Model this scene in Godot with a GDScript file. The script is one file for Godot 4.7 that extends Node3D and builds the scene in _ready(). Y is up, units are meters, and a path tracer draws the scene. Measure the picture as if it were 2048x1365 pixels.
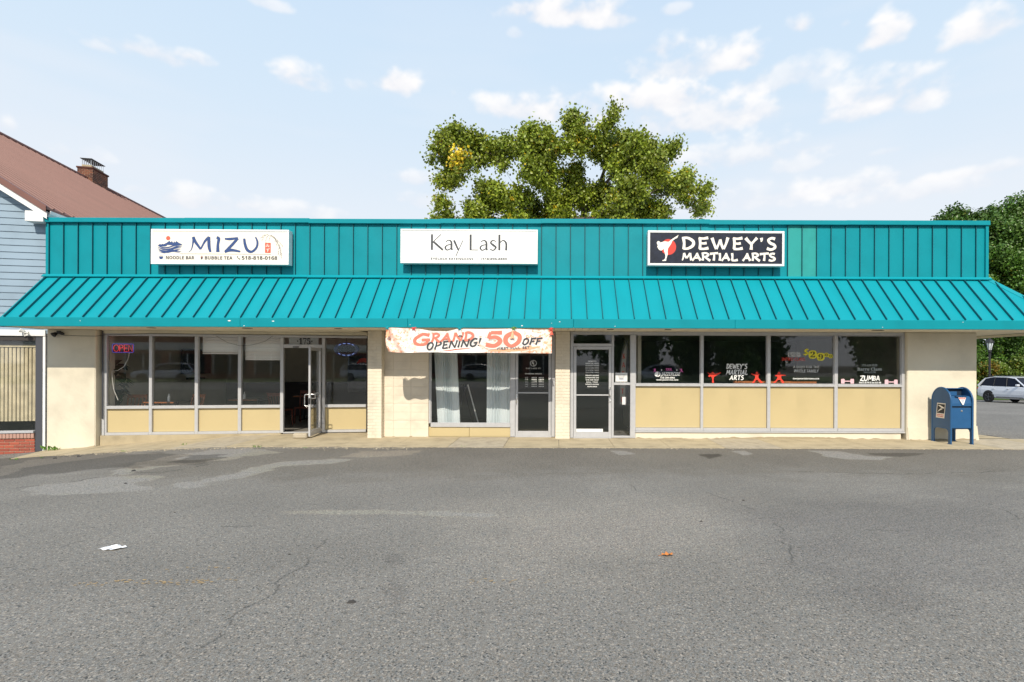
extends Node3D
# A single-storey strip of three shops with a teal standing-seam canopy, seen across its car park.
# Units are metres; y = 0 is the pavement in front of the shops, the facade stands at z = -12.33.

class MB:
	# collects triangles for one mesh
	var v := PackedVector3Array()
	var n := PackedVector3Array()
	var uv := PackedVector2Array()
	var uv2 := PackedVector2Array()
	var c := PackedColorArray()
	var t := Transform3D()
	var col := Color.WHITE
	func put(a: Vector3, nn: Vector3, u := Vector2.ZERO) -> void:
		v.append(t * a)
		n.append((t.basis * nn).normalized())
		uv.append(u)
		c.append(col)
	func tri(a: Vector3, b: Vector3, d: Vector3) -> void:
		var nn := (b - a).cross(d - a).normalized()
		put(a, nn); put(d, nn); put(b, nn)
	func quad(a: Vector3, b: Vector3, d: Vector3, e: Vector3) -> void:
		var nn := (b - a).cross(d - a)
		if nn.length() < 1e-12:
			nn = (d - a).cross(e - a)
		nn = nn.normalized()
		put(a, nn, Vector2(0, 1)); put(d, nn, Vector2(1, 0)); put(b, nn, Vector2(1, 1))
		put(a, nn, Vector2(0, 1)); put(e, nn, Vector2(0, 0)); put(d, nn, Vector2(1, 0))
	func out(pts: Array, centre: Vector3) -> void:
		var m := Vector3.ZERO
		for q in pts:
			m += q
		m /= pts.size()
		var nn: Vector3 = (pts[1] - pts[0]).cross(pts[2] - pts[0])
		if nn.dot(m - centre) < 0:
			pts.reverse()
		if pts.size() == 3:
			tri(pts[0], pts[1], pts[2])
		else:
			quad(pts[0], pts[1], pts[2], pts[3])
	func box(a: Vector3, b: Vector3, ch := 0.0) -> MB:
		# an axis-aligned box between two corners, its edges cut by ch
		var m := (a + b) / 2
		var h := ((b - a) / 2).abs()
		ch = minf(ch, minf(h.x, minf(h.y, h.z)) * 0.9)
		for i in 3:
			var j := (i + 1) % 3
			var k := (i + 2) % 3
			for s: int in [-1, 1]:
				var pts := []
				for q: Array in [[-1, -1], [1, -1], [1, 1], [-1, 1]]:
					var w := Vector3.ZERO
					w[i] = h[i] * s
					w[j] = (h[j] - ch) * q[0]
					w[k] = (h[k] - ch) * q[1]
					pts.append(m + w)
				out(pts, m)
			if ch > 0:
				for q: Array in [[-1, -1], [1, -1], [1, 1], [-1, 1]]:
					var pts := []
					for e: Array in [[1, 0, -1], [1, 0, 1], [0, 1, 1], [0, 1, -1]]:
						var w := Vector3.ZERO
						w[i] = (h[i] - ch) * e[2]
						w[j] = (h[j] - ch * e[1]) * q[0]
						w[k] = (h[k] - ch * e[0]) * q[1]
						pts.append(m + w)
					out(pts, m)
		if ch > 0:
			for q in 8:
				var s := Vector3(1 if q & 1 else -1, 1 if q & 2 else -1, 1 if q & 4 else -1)
				var pts := []
				for i in 3:
					var w := (h - Vector3.ONE * ch) * s
					w[i] = h[i] * s[i]
					pts.append(m + w)
				out(pts, m)
		return self
	func tube(pts: Array, radii: Variant, sides := 6, caps := true) -> MB:
		var up := Vector3(0.31, 0.2, 0.93)
		var rings := []
		for i in pts.size():
			var a: Vector3 = pts[maxi(i - 1, 0)]
			var b: Vector3 = pts[mini(i + 1, pts.size() - 1)]
			var dir := (b - a).normalized()
			var side := dir.cross(up)
			if side.length() < 0.05:
				side = dir.cross(Vector3.RIGHT)
			side = side.normalized()
			up = side.cross(dir).normalized()
			var r: float = radii[i] if radii is Array else radii
			var ring := []
			for s in sides:
				var ang := TAU * s / sides
				var nn := side * cos(ang) + up * sin(ang)
				ring.append([pts[i] + nn * r, nn])
			rings.append(ring)
		for i in pts.size() - 1:
			for s in sides:
				var q := (s + 1) % sides
				var a: Array = rings[i][s]
				var b: Array = rings[i][q]
				var d: Array = rings[i + 1][q]
				var e: Array = rings[i + 1][s]
				put(a[0], a[1]); put(b[0], b[1]); put(d[0], d[1])
				put(a[0], a[1]); put(d[0], d[1]); put(e[0], e[1])
		if caps:
			for k: int in [0, pts.size() - 1]:
				for s in range(1, sides - 1):
					var a: Vector3 = rings[k][0][0]
					var b: Vector3 = rings[k][s][0]
					var d: Vector3 = rings[k][s + 1][0]
					out([a, b, d], pts[1] if k == 0 else pts[pts.size() - 2])
		return self
	func lathe(prof: Array, o: Vector3, axis := Vector3.UP, sides := 16) -> MB:
		# prof: Vector2(radius, height along the axis), from bottom to top
		var x := axis.cross(Vector3(0.13, 0.42, 0.9)).normalized()
		var z := x.cross(axis).normalized()
		for i in prof.size() - 1:
			var a: Vector2 = prof[i]
			var b: Vector2 = prof[i + 1]
			var d := (b - a).normalized()
			for s in sides:
				var q := []
				for ang: float in [TAU * s / sides, TAU * (s + 1) / sides]:
					var r := x * cos(ang) + z * sin(ang)
					q.append([o + r * a.x + axis * a.y, o + r * b.x + axis * b.y, (r * d.y - axis * d.x)])
				if a.x > 1e-5:
					put(q[0][0], q[0][2]); put(q[1][0], q[1][2]); put(q[1][1], q[1][2])
				if b.x > 1e-5:
					put(q[0][0], q[0][2]); put(q[1][1], q[1][2]); put(q[0][1], q[0][2])
		return self
	func prism(poly: PackedVector2Array, z0: float, z1: float, sides := true) -> MB:
		# a polygon in x and y, z1 in front
		if Geometry2D.is_polygon_clockwise(poly):
			poly.reverse()
		var idx := Geometry2D.triangulate_polygon(poly)
		for i in range(0, idx.size(), 3):
			var a := poly[idx[i]]
			var b := poly[idx[i + 1]]
			var d := poly[idx[i + 2]]
			if (b - a).cross(d - a) < 0:
				var e := b; b = d; d = e
			tri(Vector3(a.x, a.y, z1), Vector3(b.x, b.y, z1), Vector3(d.x, d.y, z1))
			if sides:
				tri(Vector3(a.x, a.y, z0), Vector3(d.x, d.y, z0), Vector3(b.x, b.y, z0))
		if sides:
			for i in poly.size():
				var a := poly[i]
				var b := poly[(i + 1) % poly.size()]
				quad(Vector3(a.x, a.y, z0), Vector3(b.x, b.y, z0), Vector3(b.x, b.y, z1), Vector3(a.x, a.y, z1))
		return self
	func ribbon(ctrl: Array, width: Variant, z := 0.0, at := Vector2.ZERO, size := Vector2.ONE, slant := 0.0, steps := 6) -> MB:
		# a brush stroke: a smooth curve through control points, its width given at each of them
		var pts := []
		var wid := []
		var k := ctrl.size()
		for i in k - 1:
			var p0: Vector2 = ctrl[maxi(i - 1, 0)]
			var p1: Vector2 = ctrl[i]
			var p2: Vector2 = ctrl[i + 1]
			var p3: Vector2 = ctrl[mini(i + 2, k - 1)]
			var m := steps if k > 2 else 1
			for s in m + (1 if i == k - 2 else 0):
				var f := float(s) / m
				var q := p1.cubic_interpolate(p2, p0, p3, f)
				q = Vector2(q.x * size.x + q.y * size.y * slant, q.y * size.y) + at
				pts.append(q)
				wid.append(lerpf(width[i], width[i + 1], f) if width is Array else float(width))
		for i in pts.size() - 1:
			var d0: Vector2 = (pts[mini(i + 1, pts.size() - 1)] - pts[maxi(i - 1, 0)]).normalized().orthogonal() * wid[i] / 2
			var d1: Vector2 = (pts[mini(i + 2, pts.size() - 1)] - pts[i]).normalized().orthogonal() * wid[i + 1] / 2
			var a: Vector2 = pts[i]
			var b: Vector2 = pts[i + 1]
			# each piece lies a hair above the last, so that a stroke may cross itself
			var z0 := z + 0.00006 * i
			var z1 := z0 + 0.00006
			var q0 := Vector3(a.x - d0.x, a.y - d0.y, z0)
			var q2 := Vector3(b.x + d1.x, b.y + d1.y, z1)
			for e: Vector3 in [Vector3(a.x + d0.x, a.y + d0.y, z0), Vector3(b.x - d1.x, b.y - d1.y, z1)]:
				var area := (e - q0).cross(q2 - q0).z
				if absf(area) > 1e-12:
					tri(q0, e if area > 0 else q2, q2 if area > 0 else e)
		return self
	func disc(o: Vector2, r: Vector2, z := 0.0, sides := 20) -> MB:
		for s in sides:
			var a := TAU * s / sides
			var b := TAU * (s + 1) / sides
			tri(Vector3(o.x, o.y, z), Vector3(o.x + r.x * cos(a), o.y + r.y * sin(a), z), Vector3(o.x + r.x * cos(b), o.y + r.y * sin(b), z))
		return self
	func mesh() -> ArrayMesh:
		var m := ArrayMesh.new()
		if v.is_empty():
			return m
		var arr := []
		arr.resize(Mesh.ARRAY_MAX)
		arr[Mesh.ARRAY_VERTEX] = v
		arr[Mesh.ARRAY_NORMAL] = n
		arr[Mesh.ARRAY_TEX_UV] = uv
		if uv2.size() == v.size():
			arr[Mesh.ARRAY_TEX_UV2] = uv2
		arr[Mesh.ARRAY_COLOR] = c
		m.add_surface_from_arrays(Mesh.PRIMITIVE_TRIANGLES, arr)
		return m

var used := {}
var M := {}
var rng := RandomNumberGenerator.new()
var sans := SystemFont.new()
var sans_bold := SystemFont.new()
var serif := SystemFont.new()
var serif_bold := SystemFont.new()

func numbered(called: String) -> String:
	var k: int = used.get(called, -1) + 1
	used[called] = k
	return called if k == 0 else "%s_%03d" % [called, k]

func tag(o: Node, label := "", category := "", group := "", kind := "") -> Node:
	for kv: Array in [["label", label], ["category", category], ["group", group], ["kind", kind]]:
		if kv[1]:
			o.set_meta(kv[0], kv[1])
	return o

func thing(called: String, label: String, category: String, at := Vector3.ZERO, turn := 0.0, group := "") -> Node3D:
	var o := Node3D.new()
	o.name = numbered(called)
	add_child(o)
	o.position = at
	o.rotation.y = turn
	tag(o, label, category, group)
	return o

func part(called: String, parent: Node3D, at := Vector3.ZERO, turn := 0.0) -> Node3D:
	var o := Node3D.new()
	o.name = called
	parent.add_child(o, true)
	o.position = at
	o.rotation.y = turn
	return o

func obj(called: String, m: Variant, mat: Material, parent: Node3D = null, at := Vector3.ZERO) -> MeshInstance3D:
	var o := MeshInstance3D.new()
	o.mesh = m.mesh() if m is MB else m
	o.material_override = null
	for i in o.mesh.get_surface_count():
		o.set_surface_override_material(i, mat)
	if parent == null:
		o.name = numbered(called)
		add_child(o)
	else:
		o.name = called
		parent.add_child(o, true)
	o.position = at
	return o

func bx(called: String, a: Vector3, b: Vector3, mat: Material, parent: Node3D = null, ch := 0.004) -> MeshInstance3D:
	return obj(called, MB.new().box(a, b, ch), mat, parent)

func lin(r: float, g: float, b: float) -> Color:
	return Color(r, g, b).linear_to_srgb()

func mat(name_: String, c: Color, rough := 0.8, metal := 0.0) -> StandardMaterial3D:
	var m := StandardMaterial3D.new()
	m.resource_name = name_
	m.albedo_color = c
	m.roughness = rough
	m.metallic = metal
	M[name_] = m
	return m

func noise_tex(seed_: int, freq: float, stops: Array, size := 512, octaves := 4, kind := FastNoiseLite.TYPE_SIMPLEX_SMOOTH) -> NoiseTexture2D:
	# stops: [offset, grey or Color] pairs
	var f := FastNoiseLite.new()
	f.seed = seed_
	f.noise_type = kind
	f.frequency = freq
	f.fractal_octaves = octaves
	var g := Gradient.new()
	var offs := PackedFloat32Array()
	var cols := PackedColorArray()
	for s: Array in stops:
		offs.append(s[0])
		cols.append(s[1] if s[1] is Color else Color(s[1], s[1], s[1]))
	g.offsets = offs
	g.colors = cols
	var t := NoiseTexture2D.new()
	t.width = size
	t.height = size
	t.seamless = true
	t.noise = f
	t.color_ramp = g
	return t

func worn(m: StandardMaterial3D, tex: Texture2D, metres: float, second: Texture2D = null, metres2 := 1.0) -> StandardMaterial3D:
	# lays a texture over a material through three planes, and a second one multiplied on top
	m.albedo_texture = tex
	m.uv1_triplanar = true
	m.uv1_world_triplanar = true
	m.uv1_scale = Vector3.ONE / metres
	if second:
		m.detail_enabled = true
		m.detail_blend_mode = BaseMaterial3D.BLEND_MODE_MUL
		m.detail_uv_layer = BaseMaterial3D.DETAIL_UV_2
		m.uv2_triplanar = true
		m.uv2_world_triplanar = true
		m.uv2_scale = Vector3.ONE / metres2
		m.detail_albedo = second
	return m

func relief(m: StandardMaterial3D, tex: Texture2D, cm: float) -> StandardMaterial3D:
	m.heightmap_enabled = true
	m.heightmap_texture = tex
	m.heightmap_scale = cm
	return m

func text(called: String, s: String, font: Font, centre: Vector3, w: float, h: float, mt: Material, parent: Node3D, slant := 0.0, thick := 0.002) -> MeshInstance3D:
	# a line of lettering fitted into w by h metres
	var tm := TextMesh.new()
	tm.text = s
	tm.font = font
	tm.font_size = 64
	tm.pixel_size = 0.01
	tm.curve_step = 1.5
	tm.depth = thick
	var bb := tm.get_aabb()
	var o := MeshInstance3D.new()
	o.mesh = tm
	for i in tm.get_surface_count():
		o.set_surface_override_material(i, mt)
	o.name = called
	parent.add_child(o, true)
	var sx := w / bb.size.x
	var sy := h / bb.size.y
	var b := Basis(Vector3(sx, 0, 0), Vector3(slant * sy, sy, 0), Vector3(0, 0, 1))
	o.transform = Transform3D(b, centre - b * (bb.position + bb.size / 2))
	return o

# Hand lettering, drawn as strokes. Each stroke: control points x, y (0 to 1) and the width at each as a share of the stem.
const GLYPH := {
	"D": [0.85, [[[.1, 1.02], [.16, .5], [.13, 0]], [1.2, .9, 1.1]], [[[.0, .96], [.42, .97], [.8, .68], [.78, .32], [.45, .06], [.1, .02]], [.8, .9, 1.1, 1.1, .9, .7]]],
	"E": [0.72, [[[.12, 1], [.15, .5], [.12, .03]], [1.1, .9, 1]], [[[.04, .97], [.4, .93], [.74, 1]], [.8, .8, 1.1]], [[[.14, .52], [.42, .5], [.62, .54]], [.7, .8, 1]], [[[.08, .04], [.42, .02], [.76, .1]], [.9, .8, 1.1]]],
	"W": [1.12, [[[.0, 1], [.14, .5], [.3, .02]], [1.2, .9, 1]], [[[.3, .02], [.46, .45], [.56, .82]], [.9, .7, .8]], [[[.56, .86], [.66, .4], [.8, .02]], [1, .9, 1]], [[[.8, .02], [.98, .5], [1.1, 1.03]], [.9, .8, 1.2]]],
	"Y": [0.9, [[[.0, 1], [.2, .75], [.45, .48]], [1.3, 1, .9]], [[[.92, 1.02], [.68, .74], [.46, .46]], [1.1, .8, .8]], [[[.47, .5], [.46, .25], [.44, -.02]], [.9, .9, 1.2]]],
	"'": [0.3, [[[.12, 1.02], [.15, .85], [.1, .68]], [1.2, .9, .4]]],
	"S": [0.75, [[[.68, .93], [.42, 1], [.14, .84], [.28, .58], [.6, .42], [.68, .18], [.36, .0], [.02, .1]], [1.1, .9, .9, 1, 1, .9, .9, 1.1]]],
	"M": [1.1, [[[.0, -.03], [.12, .4], [.2, .98]], [.5, .8, 1]], [[[.2, 1], [.36, .55], [.5, .28]], [1.1, .9, .9]], [[[.5, .28], [.7, .62], [.9, .98]], [.8, .8, 1]], [[[.9, 1], [.96, .5], [1.04, -.02]], [1.1, 1, 1.2]]],
	"A": [0.95, [[[-.04, -.04], [.24, .4], [.5, 1]], [1, .8, .7]], [[[.46, 1.03], [.62, .5], [.86, -.02]], [.9, 1, 1.2]], [[[.12, .36], [.42, .33], [.72, .38]], [.7, .8, .8]]],
	"R": [0.86, [[[.1, 1], [.15, .5], [.11, -.02]], [1.1, .9, 1.1]], [[[.0, .96], [.44, 1], [.7, .78], [.5, .55], [.14, .48]], [.8, .9, 1, .9, .7]], [[[.3, .52], [.56, .24], [.88, -.05]], [.8, 1, 1.2]]],
	"T": [0.86, [[[.0, .9], [.4, .97], [.9, 1.02]], [1.2, .9, 1.1]], [[[.45, .98], [.47, .5], [.42, -.02]], [.9, .9, 1.2]]],
	"I": [0.32, [[[.14, 1.02], [.18, .5], [.14, -.02]], [1.2, .9, 1.2]]],
	"L": [0.72, [[[.12, 1.02], [.16, .5], [.12, .03]], [1.2, .9, 1]], [[[.06, .04], [.4, .0], [.76, .1]], [.9, .9, 1.2]]],
	"Z": [0.9, [[[.04, .86], [.45, .94], [.84, 1]], [1.1, 1, 1]], [[[.84, .98], [.45, .5], [.02, .04]], [.9, .9, 1]], [[[.02, .05], [.45, .06], [.96, -.03]], [1, 1.1, 1.2]]],
	"U": [0.95, [[[.08, 1], [.06, .45], [.22, .08], [.5, .0], [.78, .3], [.86, 1.03]], [1.2, 1.1, 1.1, 1, 1, .8]]],
	"G": [0.95, [[[.88, .92], [.5, 1.02], [.12, .62], [.14, .2], [.45, -.02], [.78, .12], [.84, .46]], [1, .9, 1.1, 1.1, .9, .9, 1]], [[[.48, .45], [.7, .47], [.98, .48]], [.8, .8, 1]]],
	"N": [0.95, [[[.08, -.03], [.12, .5], [.14, 1]], [1, .9, 1]], [[[.12, 1], [.45, .5], [.8, .0]], [1.1, 1, .9]], [[[.8, .0], [.86, .5], [.9, 1.03]], [.8, .8, 1]]],
	"O": [0.95, [[[.48, 1], [.14, .76], [.1, .3], [.42, .0], [.78, .26], [.8, .72], [.44, 1]], [.9, 1.1, 1.1, .8, 1, 1, .8]]],
	"P": [0.82, [[[.1, 1], [.15, .5], [.11, -.03]], [1.1, .9, 1.1]], [[[.0, .96], [.44, 1], [.74, .76], [.5, .48], [.14, .44]], [.8, .9, 1.1, .9, .7]]],
	"F": [0.75, [[[.12, 1], [.15, .5], [.11, -.03]], [1.1, .9, 1.1]], [[[.04, .96], [.4, .94], [.8, 1]], [.8, .9, 1]], [[[.14, .52], [.4, .5], [.64, .54]], [.7, .8, 1]]],
	"!": [0.35, [[[.2, 1.05], [.16, .6], [.13, .3]], [1.3, 1, .5]], [[[.1, .1], [.11, .02]], [1.1, 1.1]]],
	"5": [0.8, [[[.78, .97], [.4, .95], [.2, .96]], [1, .9, .8]], [[[.2, .98], [.14, .75], [.12, .56]], [.8, .8, .8]], [[[.12, .55], [.48, .64], [.76, .36], [.5, .02], [.02, .1]], [.7, .9, 1.2, 1, 1.1]]],
	"0": [0.9, [[[.48, 1], [.12, .7], [.12, .28], [.44, .0], [.78, .3], [.78, .74], [.46, 1]], [.9, 1.2, 1.2, .8, 1.1, 1.1, .8]]],
	" ": [0.45],
	"K": [0.8, [[[.06, 1], [.06, 0]], [1, 1]], [[[.62, 1], [.1, .48]], [.35, .35]], [[[.16, .52], [.74, .0]], [.95, .95]]],
	"a": [0.62, [[[.08, .52], [.26, .63], [.42, .5], [.43, .1], [.5, .02]], [.4, .45, .9, 1, .6]], [[[.42, .36], [.16, .3], [.05, .14], [.18, .0], [.42, .12]], [.4, .5, .8, .5, .4]]],
	"y": [0.62, [[[.04, .62], [.32, .02]], [1, .8]], [[[.62, .62], [.16, -.4]], [.35, .35]]],
	"s": [0.5, [[[.42, .56], [.22, .63], [.08, .48], [.26, .32], [.42, .18], [.24, .0], [.04, .08]], [.4, .5, .8, 1, .8, .5, .4]]],
	"h": [0.64, [[[.08, 1], [.08, 0]], [1, 1]], [[[.08, .44], [.3, .63], [.5, .46], [.5, .0]], [.35, .5, .9, 1]]],
	"l": [0.72, [[[.06, 1], [.06, 0]], [1, 1]], [[[.04, .015], [.6, .015]], [.35, .35]]],
}

func brush(mb: MB, s: String, left: float, base: float, w: float, h: float, stem: float, z := 0.0, slant := 0.0, gap := 0.2) -> MB:
	# writes a word in strokes, fitted between left and left + w
	var total := -gap
	for ch in s:
		total += GLYPH[ch][0] + gap
	var k := w / total
	var x := left
	var count := 0
	for ch in s:
		count += 1
		var g: Array = GLYPH[ch]
		for i in range(1, g.size()):
			var pts := []
			var wid := []
			for j in g[i][0].size():
				pts.append(Vector2(g[i][0][j][0], g[i][0][j][1]))
				wid.append(g[i][1][j] * stem)
			mb.ribbon(pts, wid, z + 0.0021 * (i - 1) + (0.001 if count % 2 == 0 else 0.0), Vector2(x, base), Vector2(k, h), slant, 5)
		x += (g[0] + gap) * k
	return mb

func _ready() -> void:
	rng.seed = 7
	var cam := Camera3D.new()
	cam.name = "camera"
	cam.projection = Camera3D.PROJECTION_FRUSTUM
	cam.near = 0.05
	cam.far = 900.0
	cam.size = 0.0643868
	cam.frustum_offset = Vector2(-0.0040566, 0.0022877)
	cam.position = Vector3(0, 1.72, 0)
	cam.rotation.z = 0.0035
	add_child(cam)
	cam.current = true
	var env := Environment.new()
	env.background_mode = Environment.BG_SKY
	env.sky = Sky.new()
	env.sky.sky_material = make_sky()
	env.background_energy_multiplier = 1.0
	env.tonemap_mode = Environment.TONE_MAPPER_LINEAR
	env.tonemap_exposure = 1.1
	env.sdfgi_enabled = true
	env.ssao_enabled = true
	env.ssil_enabled = true
	var we := WorldEnvironment.new()
	we.name = "surroundings"
	we.environment = env
	add_child(we)
	var sun := DirectionalLight3D.new()
	sun.name = "sun"
	sun.light_color = Color(1.0, 0.955, 0.88)
	sun.light_energy = 1.45
	sun.light_angular_distance = 0.5
	sun.shadow_enabled = true
	sun.rotation = Vector3(-atan(0.885), deg_to_rad(-0.6), 0)
	add_child(sun)
	for f: Array in [[sans, "Droid Sans", 400], [sans_bold, "Droid Sans", 700], [serif, "Droid Serif", 400], [serif_bold, "Droid Serif", 700]]:
		f[0].font_names = PackedStringArray([f[1]])
		f[0].font_weight = f[2]
	make_materials()
	make_ground()
	make_pavement()
	make_shops()
	make_house()
	make_signs()
	make_banner()
	make_mailbox()
	make_inside()
	make_car()
	make_lamp_post()
	make_greenery()
	make_litter()
	make_opposite()

func make_sky() -> PanoramaSkyMaterial:
	# a pale hazy blue with small fair-weather clouds, all round
	var w := 3072
	var h := 1536
	var fbm := FastNoiseLite.new()
	fbm.seed = 11
	fbm.noise_type = FastNoiseLite.TYPE_SIMPLEX_SMOOTH
	fbm.frequency = 9.5
	fbm.fractal_octaves = 5
	fbm.fractal_gain = 0.55
	var veil := FastNoiseLite.new()
	veil.seed = 5
	veil.noise_type = FastNoiseLite.TYPE_SIMPLEX_SMOOTH
	veil.frequency = 1.3
	veil.fractal_octaves = 4
	var data := PackedFloat32Array()
	data.resize(w * h * 3)
	var zen := Color(0.36, 0.53, 0.82)
	var mid := Color(0.60, 0.735, 0.875)
	var low := Color(0.80, 0.83, 0.875)
	for y in h:
		var el := (0.5 - (y + 0.5) / h) * PI
		var c := Color(0.23, 0.22, 0.2)
		if el >= 0:
			var s := sin(el)
			c = low.lerp(mid, smoothstep(0.08, 0.50, s)).lerp(zen, smoothstep(0.42, 1.0, s))
		var fade := smoothstep(0.02, 0.12, el) * (1.0 - smoothstep(0.5, 1.2, el))
		for x in w:
			var k := (y * w + x) * 3
			var q := c
			if el > 0.0:
				var az := (x + 0.5) / w * TAU
				# thin streaks, stretched along the horizon
				var v := veil.get_noise_3d(sin(az) * cos(el) * 1.2, el * 5.5, cos(az) * cos(el) * 1.2)
				var a := clampf(v * 0.8 + 0.02, 0.0, 0.3) * (1.0 - smoothstep(0.25, 0.75, el))
				q = c.lerp(Color(0.78, 0.81, 0.87), a)
			data[k] = q.r
			data[k + 1] = q.g
			data[k + 2] = q.b
	# clouds: azimuth from north (-z) and height above the horizon, half width, half height (all in degrees), density
	var clouds := []
	for q: Array in [[1.351, 33.661, 6.753, 1.404, 1.000], [-3.778, 33.860, 1.615, 0.744, 0.700], [5.389, 32.921, 2.947, 0.758, 0.800], [-37.385, 24.968, 3.924, 0.918, 0.850], [-34.371, 25.424, 1.473, 0.655, 0.800], [-40.646, 24.335, 1.089, 0.443, 0.550], [-25.694, 25.901, 2.304, 1.222, 0.950], [-16.550, 27.019, 2.185, 1.275, 1.000], [-20.580, 26.300, 0.947, 0.610, 0.400], [-10.946, 26.669, 0.521, 0.381, 0.400], [-4.424, 32.014, 0.806, 0.504, 0.400], [14.797, 28.850, 6.821, 1.804, 0.750], [19.242, 28.685, 2.650, 1.571, 0.800], [11.725, 30.464, 2.850, 0.983, 0.700], [23.003, 26.636, 4.351, 1.590, 0.600], [26.565, 25.405, 1.946, 0.986, 0.400], [7.524, 25.783, 8.766, 2.172, 0.950], [-3.778, 25.678, 4.844, 1.446, 0.900], [15.301, 24.335, 6.538, 2.381, 0.850], [21.146, 24.186, 2.116, 1.259, 0.600], [12.242, 26.331, 4.646, 1.273, 0.900], [18.759, 20.577, 7.269, 1.794, 0.700], [24.362, 19.089, 2.467, 0.879, 0.500], [31.908, 28.156, 1.948, 1.498, 1.000], [24.586, 30.283, 1.386, 0.843, 0.900], [28.686, 29.622, 0.499, 0.394, 0.400], [38.726, 26.552, 2.467, 1.485, 1.000], [36.172, 25.833, 0.634, 0.424, 0.700], [12.758, 33.297, 1.543, 0.479, 0.500], [31.517, 23.601, 4.714, 2.128, 0.850], [34.186, 22.414, 2.034, 1.146, 0.700], [29.100, 22.523, 2.682, 1.007, 0.700], [28.686, 16.505, 4.992, 1.090, 0.700], [34.919, 15.297, 5.996, 1.031, 0.600], [39.053, 16.101, 3.912, 0.542, 0.550], [20.200, 16.397, 7.141, 1.401, 0.450], [-34.554, 14.232, 4.766, 1.171, 0.750], [-27.423, 14.511, 5.536, 0.899, 0.600], [-37.385, 14.426, 1.877, 0.604, 0.500], [-14.544, 18.764, 2.785, 0.844, 0.600], [-13.782, 16.731, 3.314, 0.867, 0.500], [-42.166, 16.280, 1.930, 0.923, 0.550], [-46.061, 17.175, 0.521, 0.685, 0.600], [-28.478, 30.874, 1.671, 0.525, 0.600], [32.681, 18.990, 1.723, 0.407, 0.400]]:
		clouds.append(q)
	rng.seed = 21
	for i in 90:
		clouds.append([rng.randf_range(56, 304), rng.randf_range(11, 55), rng.randf_range(2.5, 7.5), rng.randf_range(1.4, 3.2), rng.randf_range(0.45, 1.0)])
	for q: Array in clouds:
		var ca := deg_to_rad(q[0])
		var ce := deg_to_rad(q[1])
		var wa: float = deg_to_rad(q[2]) * 1.25
		var ha: float = deg_to_rad(q[3]) * 1.25
		var y0 := int((0.5 - (ce + ha * 1.5) / PI) * h)
		var y1 := int((0.5 - (ce - ha * 1.5) / PI) * h)
		for y in range(maxi(y0, 0), mini(y1, h / 2 - 8)):
			var el := (0.5 - (y + 0.5) / h) * PI
			var x0 := int(floor((ca - wa * 1.5) / TAU * w))
			var x1 := int(ceil((ca + wa * 1.5) / TAU * w))
			for xx in range(x0, x1):
				var az := (xx + 0.5) / w * TAU
				var dx := (az - ca) / wa
				var dy := (el - ce) / (ha if el > ce else ha * 0.62)
				var d := 1.0 - dx * dx - dy * dy
				if d < -1.0:
					continue
				var nz := fbm.get_noise_3d(sin(az) * cos(el) * 1.3, sin(el) * 2.1, cos(az) * cos(el) * 1.3)
				var a: float = smoothstep(0.0, 0.95, d * 0.8 + nz * 1.2) * q[4]
				if a <= 0.002:
					continue
				var x := posmod(xx, w)
				var k := (y * w + x) * 3
				var lit := clampf(0.5 + (el - ce) / ha * 0.55 + nz * 0.9, 0.0, 1.0)
				var cc := Color(0.735, 0.755, 0.82).lerp(Color(0.935, 0.925, 0.925), lit)
				data[k] = lerpf(data[k], cc.r, a)
				data[k + 1] = lerpf(data[k + 1], cc.g, a)
				data[k + 2] = lerpf(data[k + 2], cc.b, a)
	var im := Image.create_from_data(w, h, false, Image.FORMAT_RGBF, data.to_byte_array())
	var sky := PanoramaSkyMaterial.new()
	sky.panorama = ImageTexture.create_from_image(im)
	return sky

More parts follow.
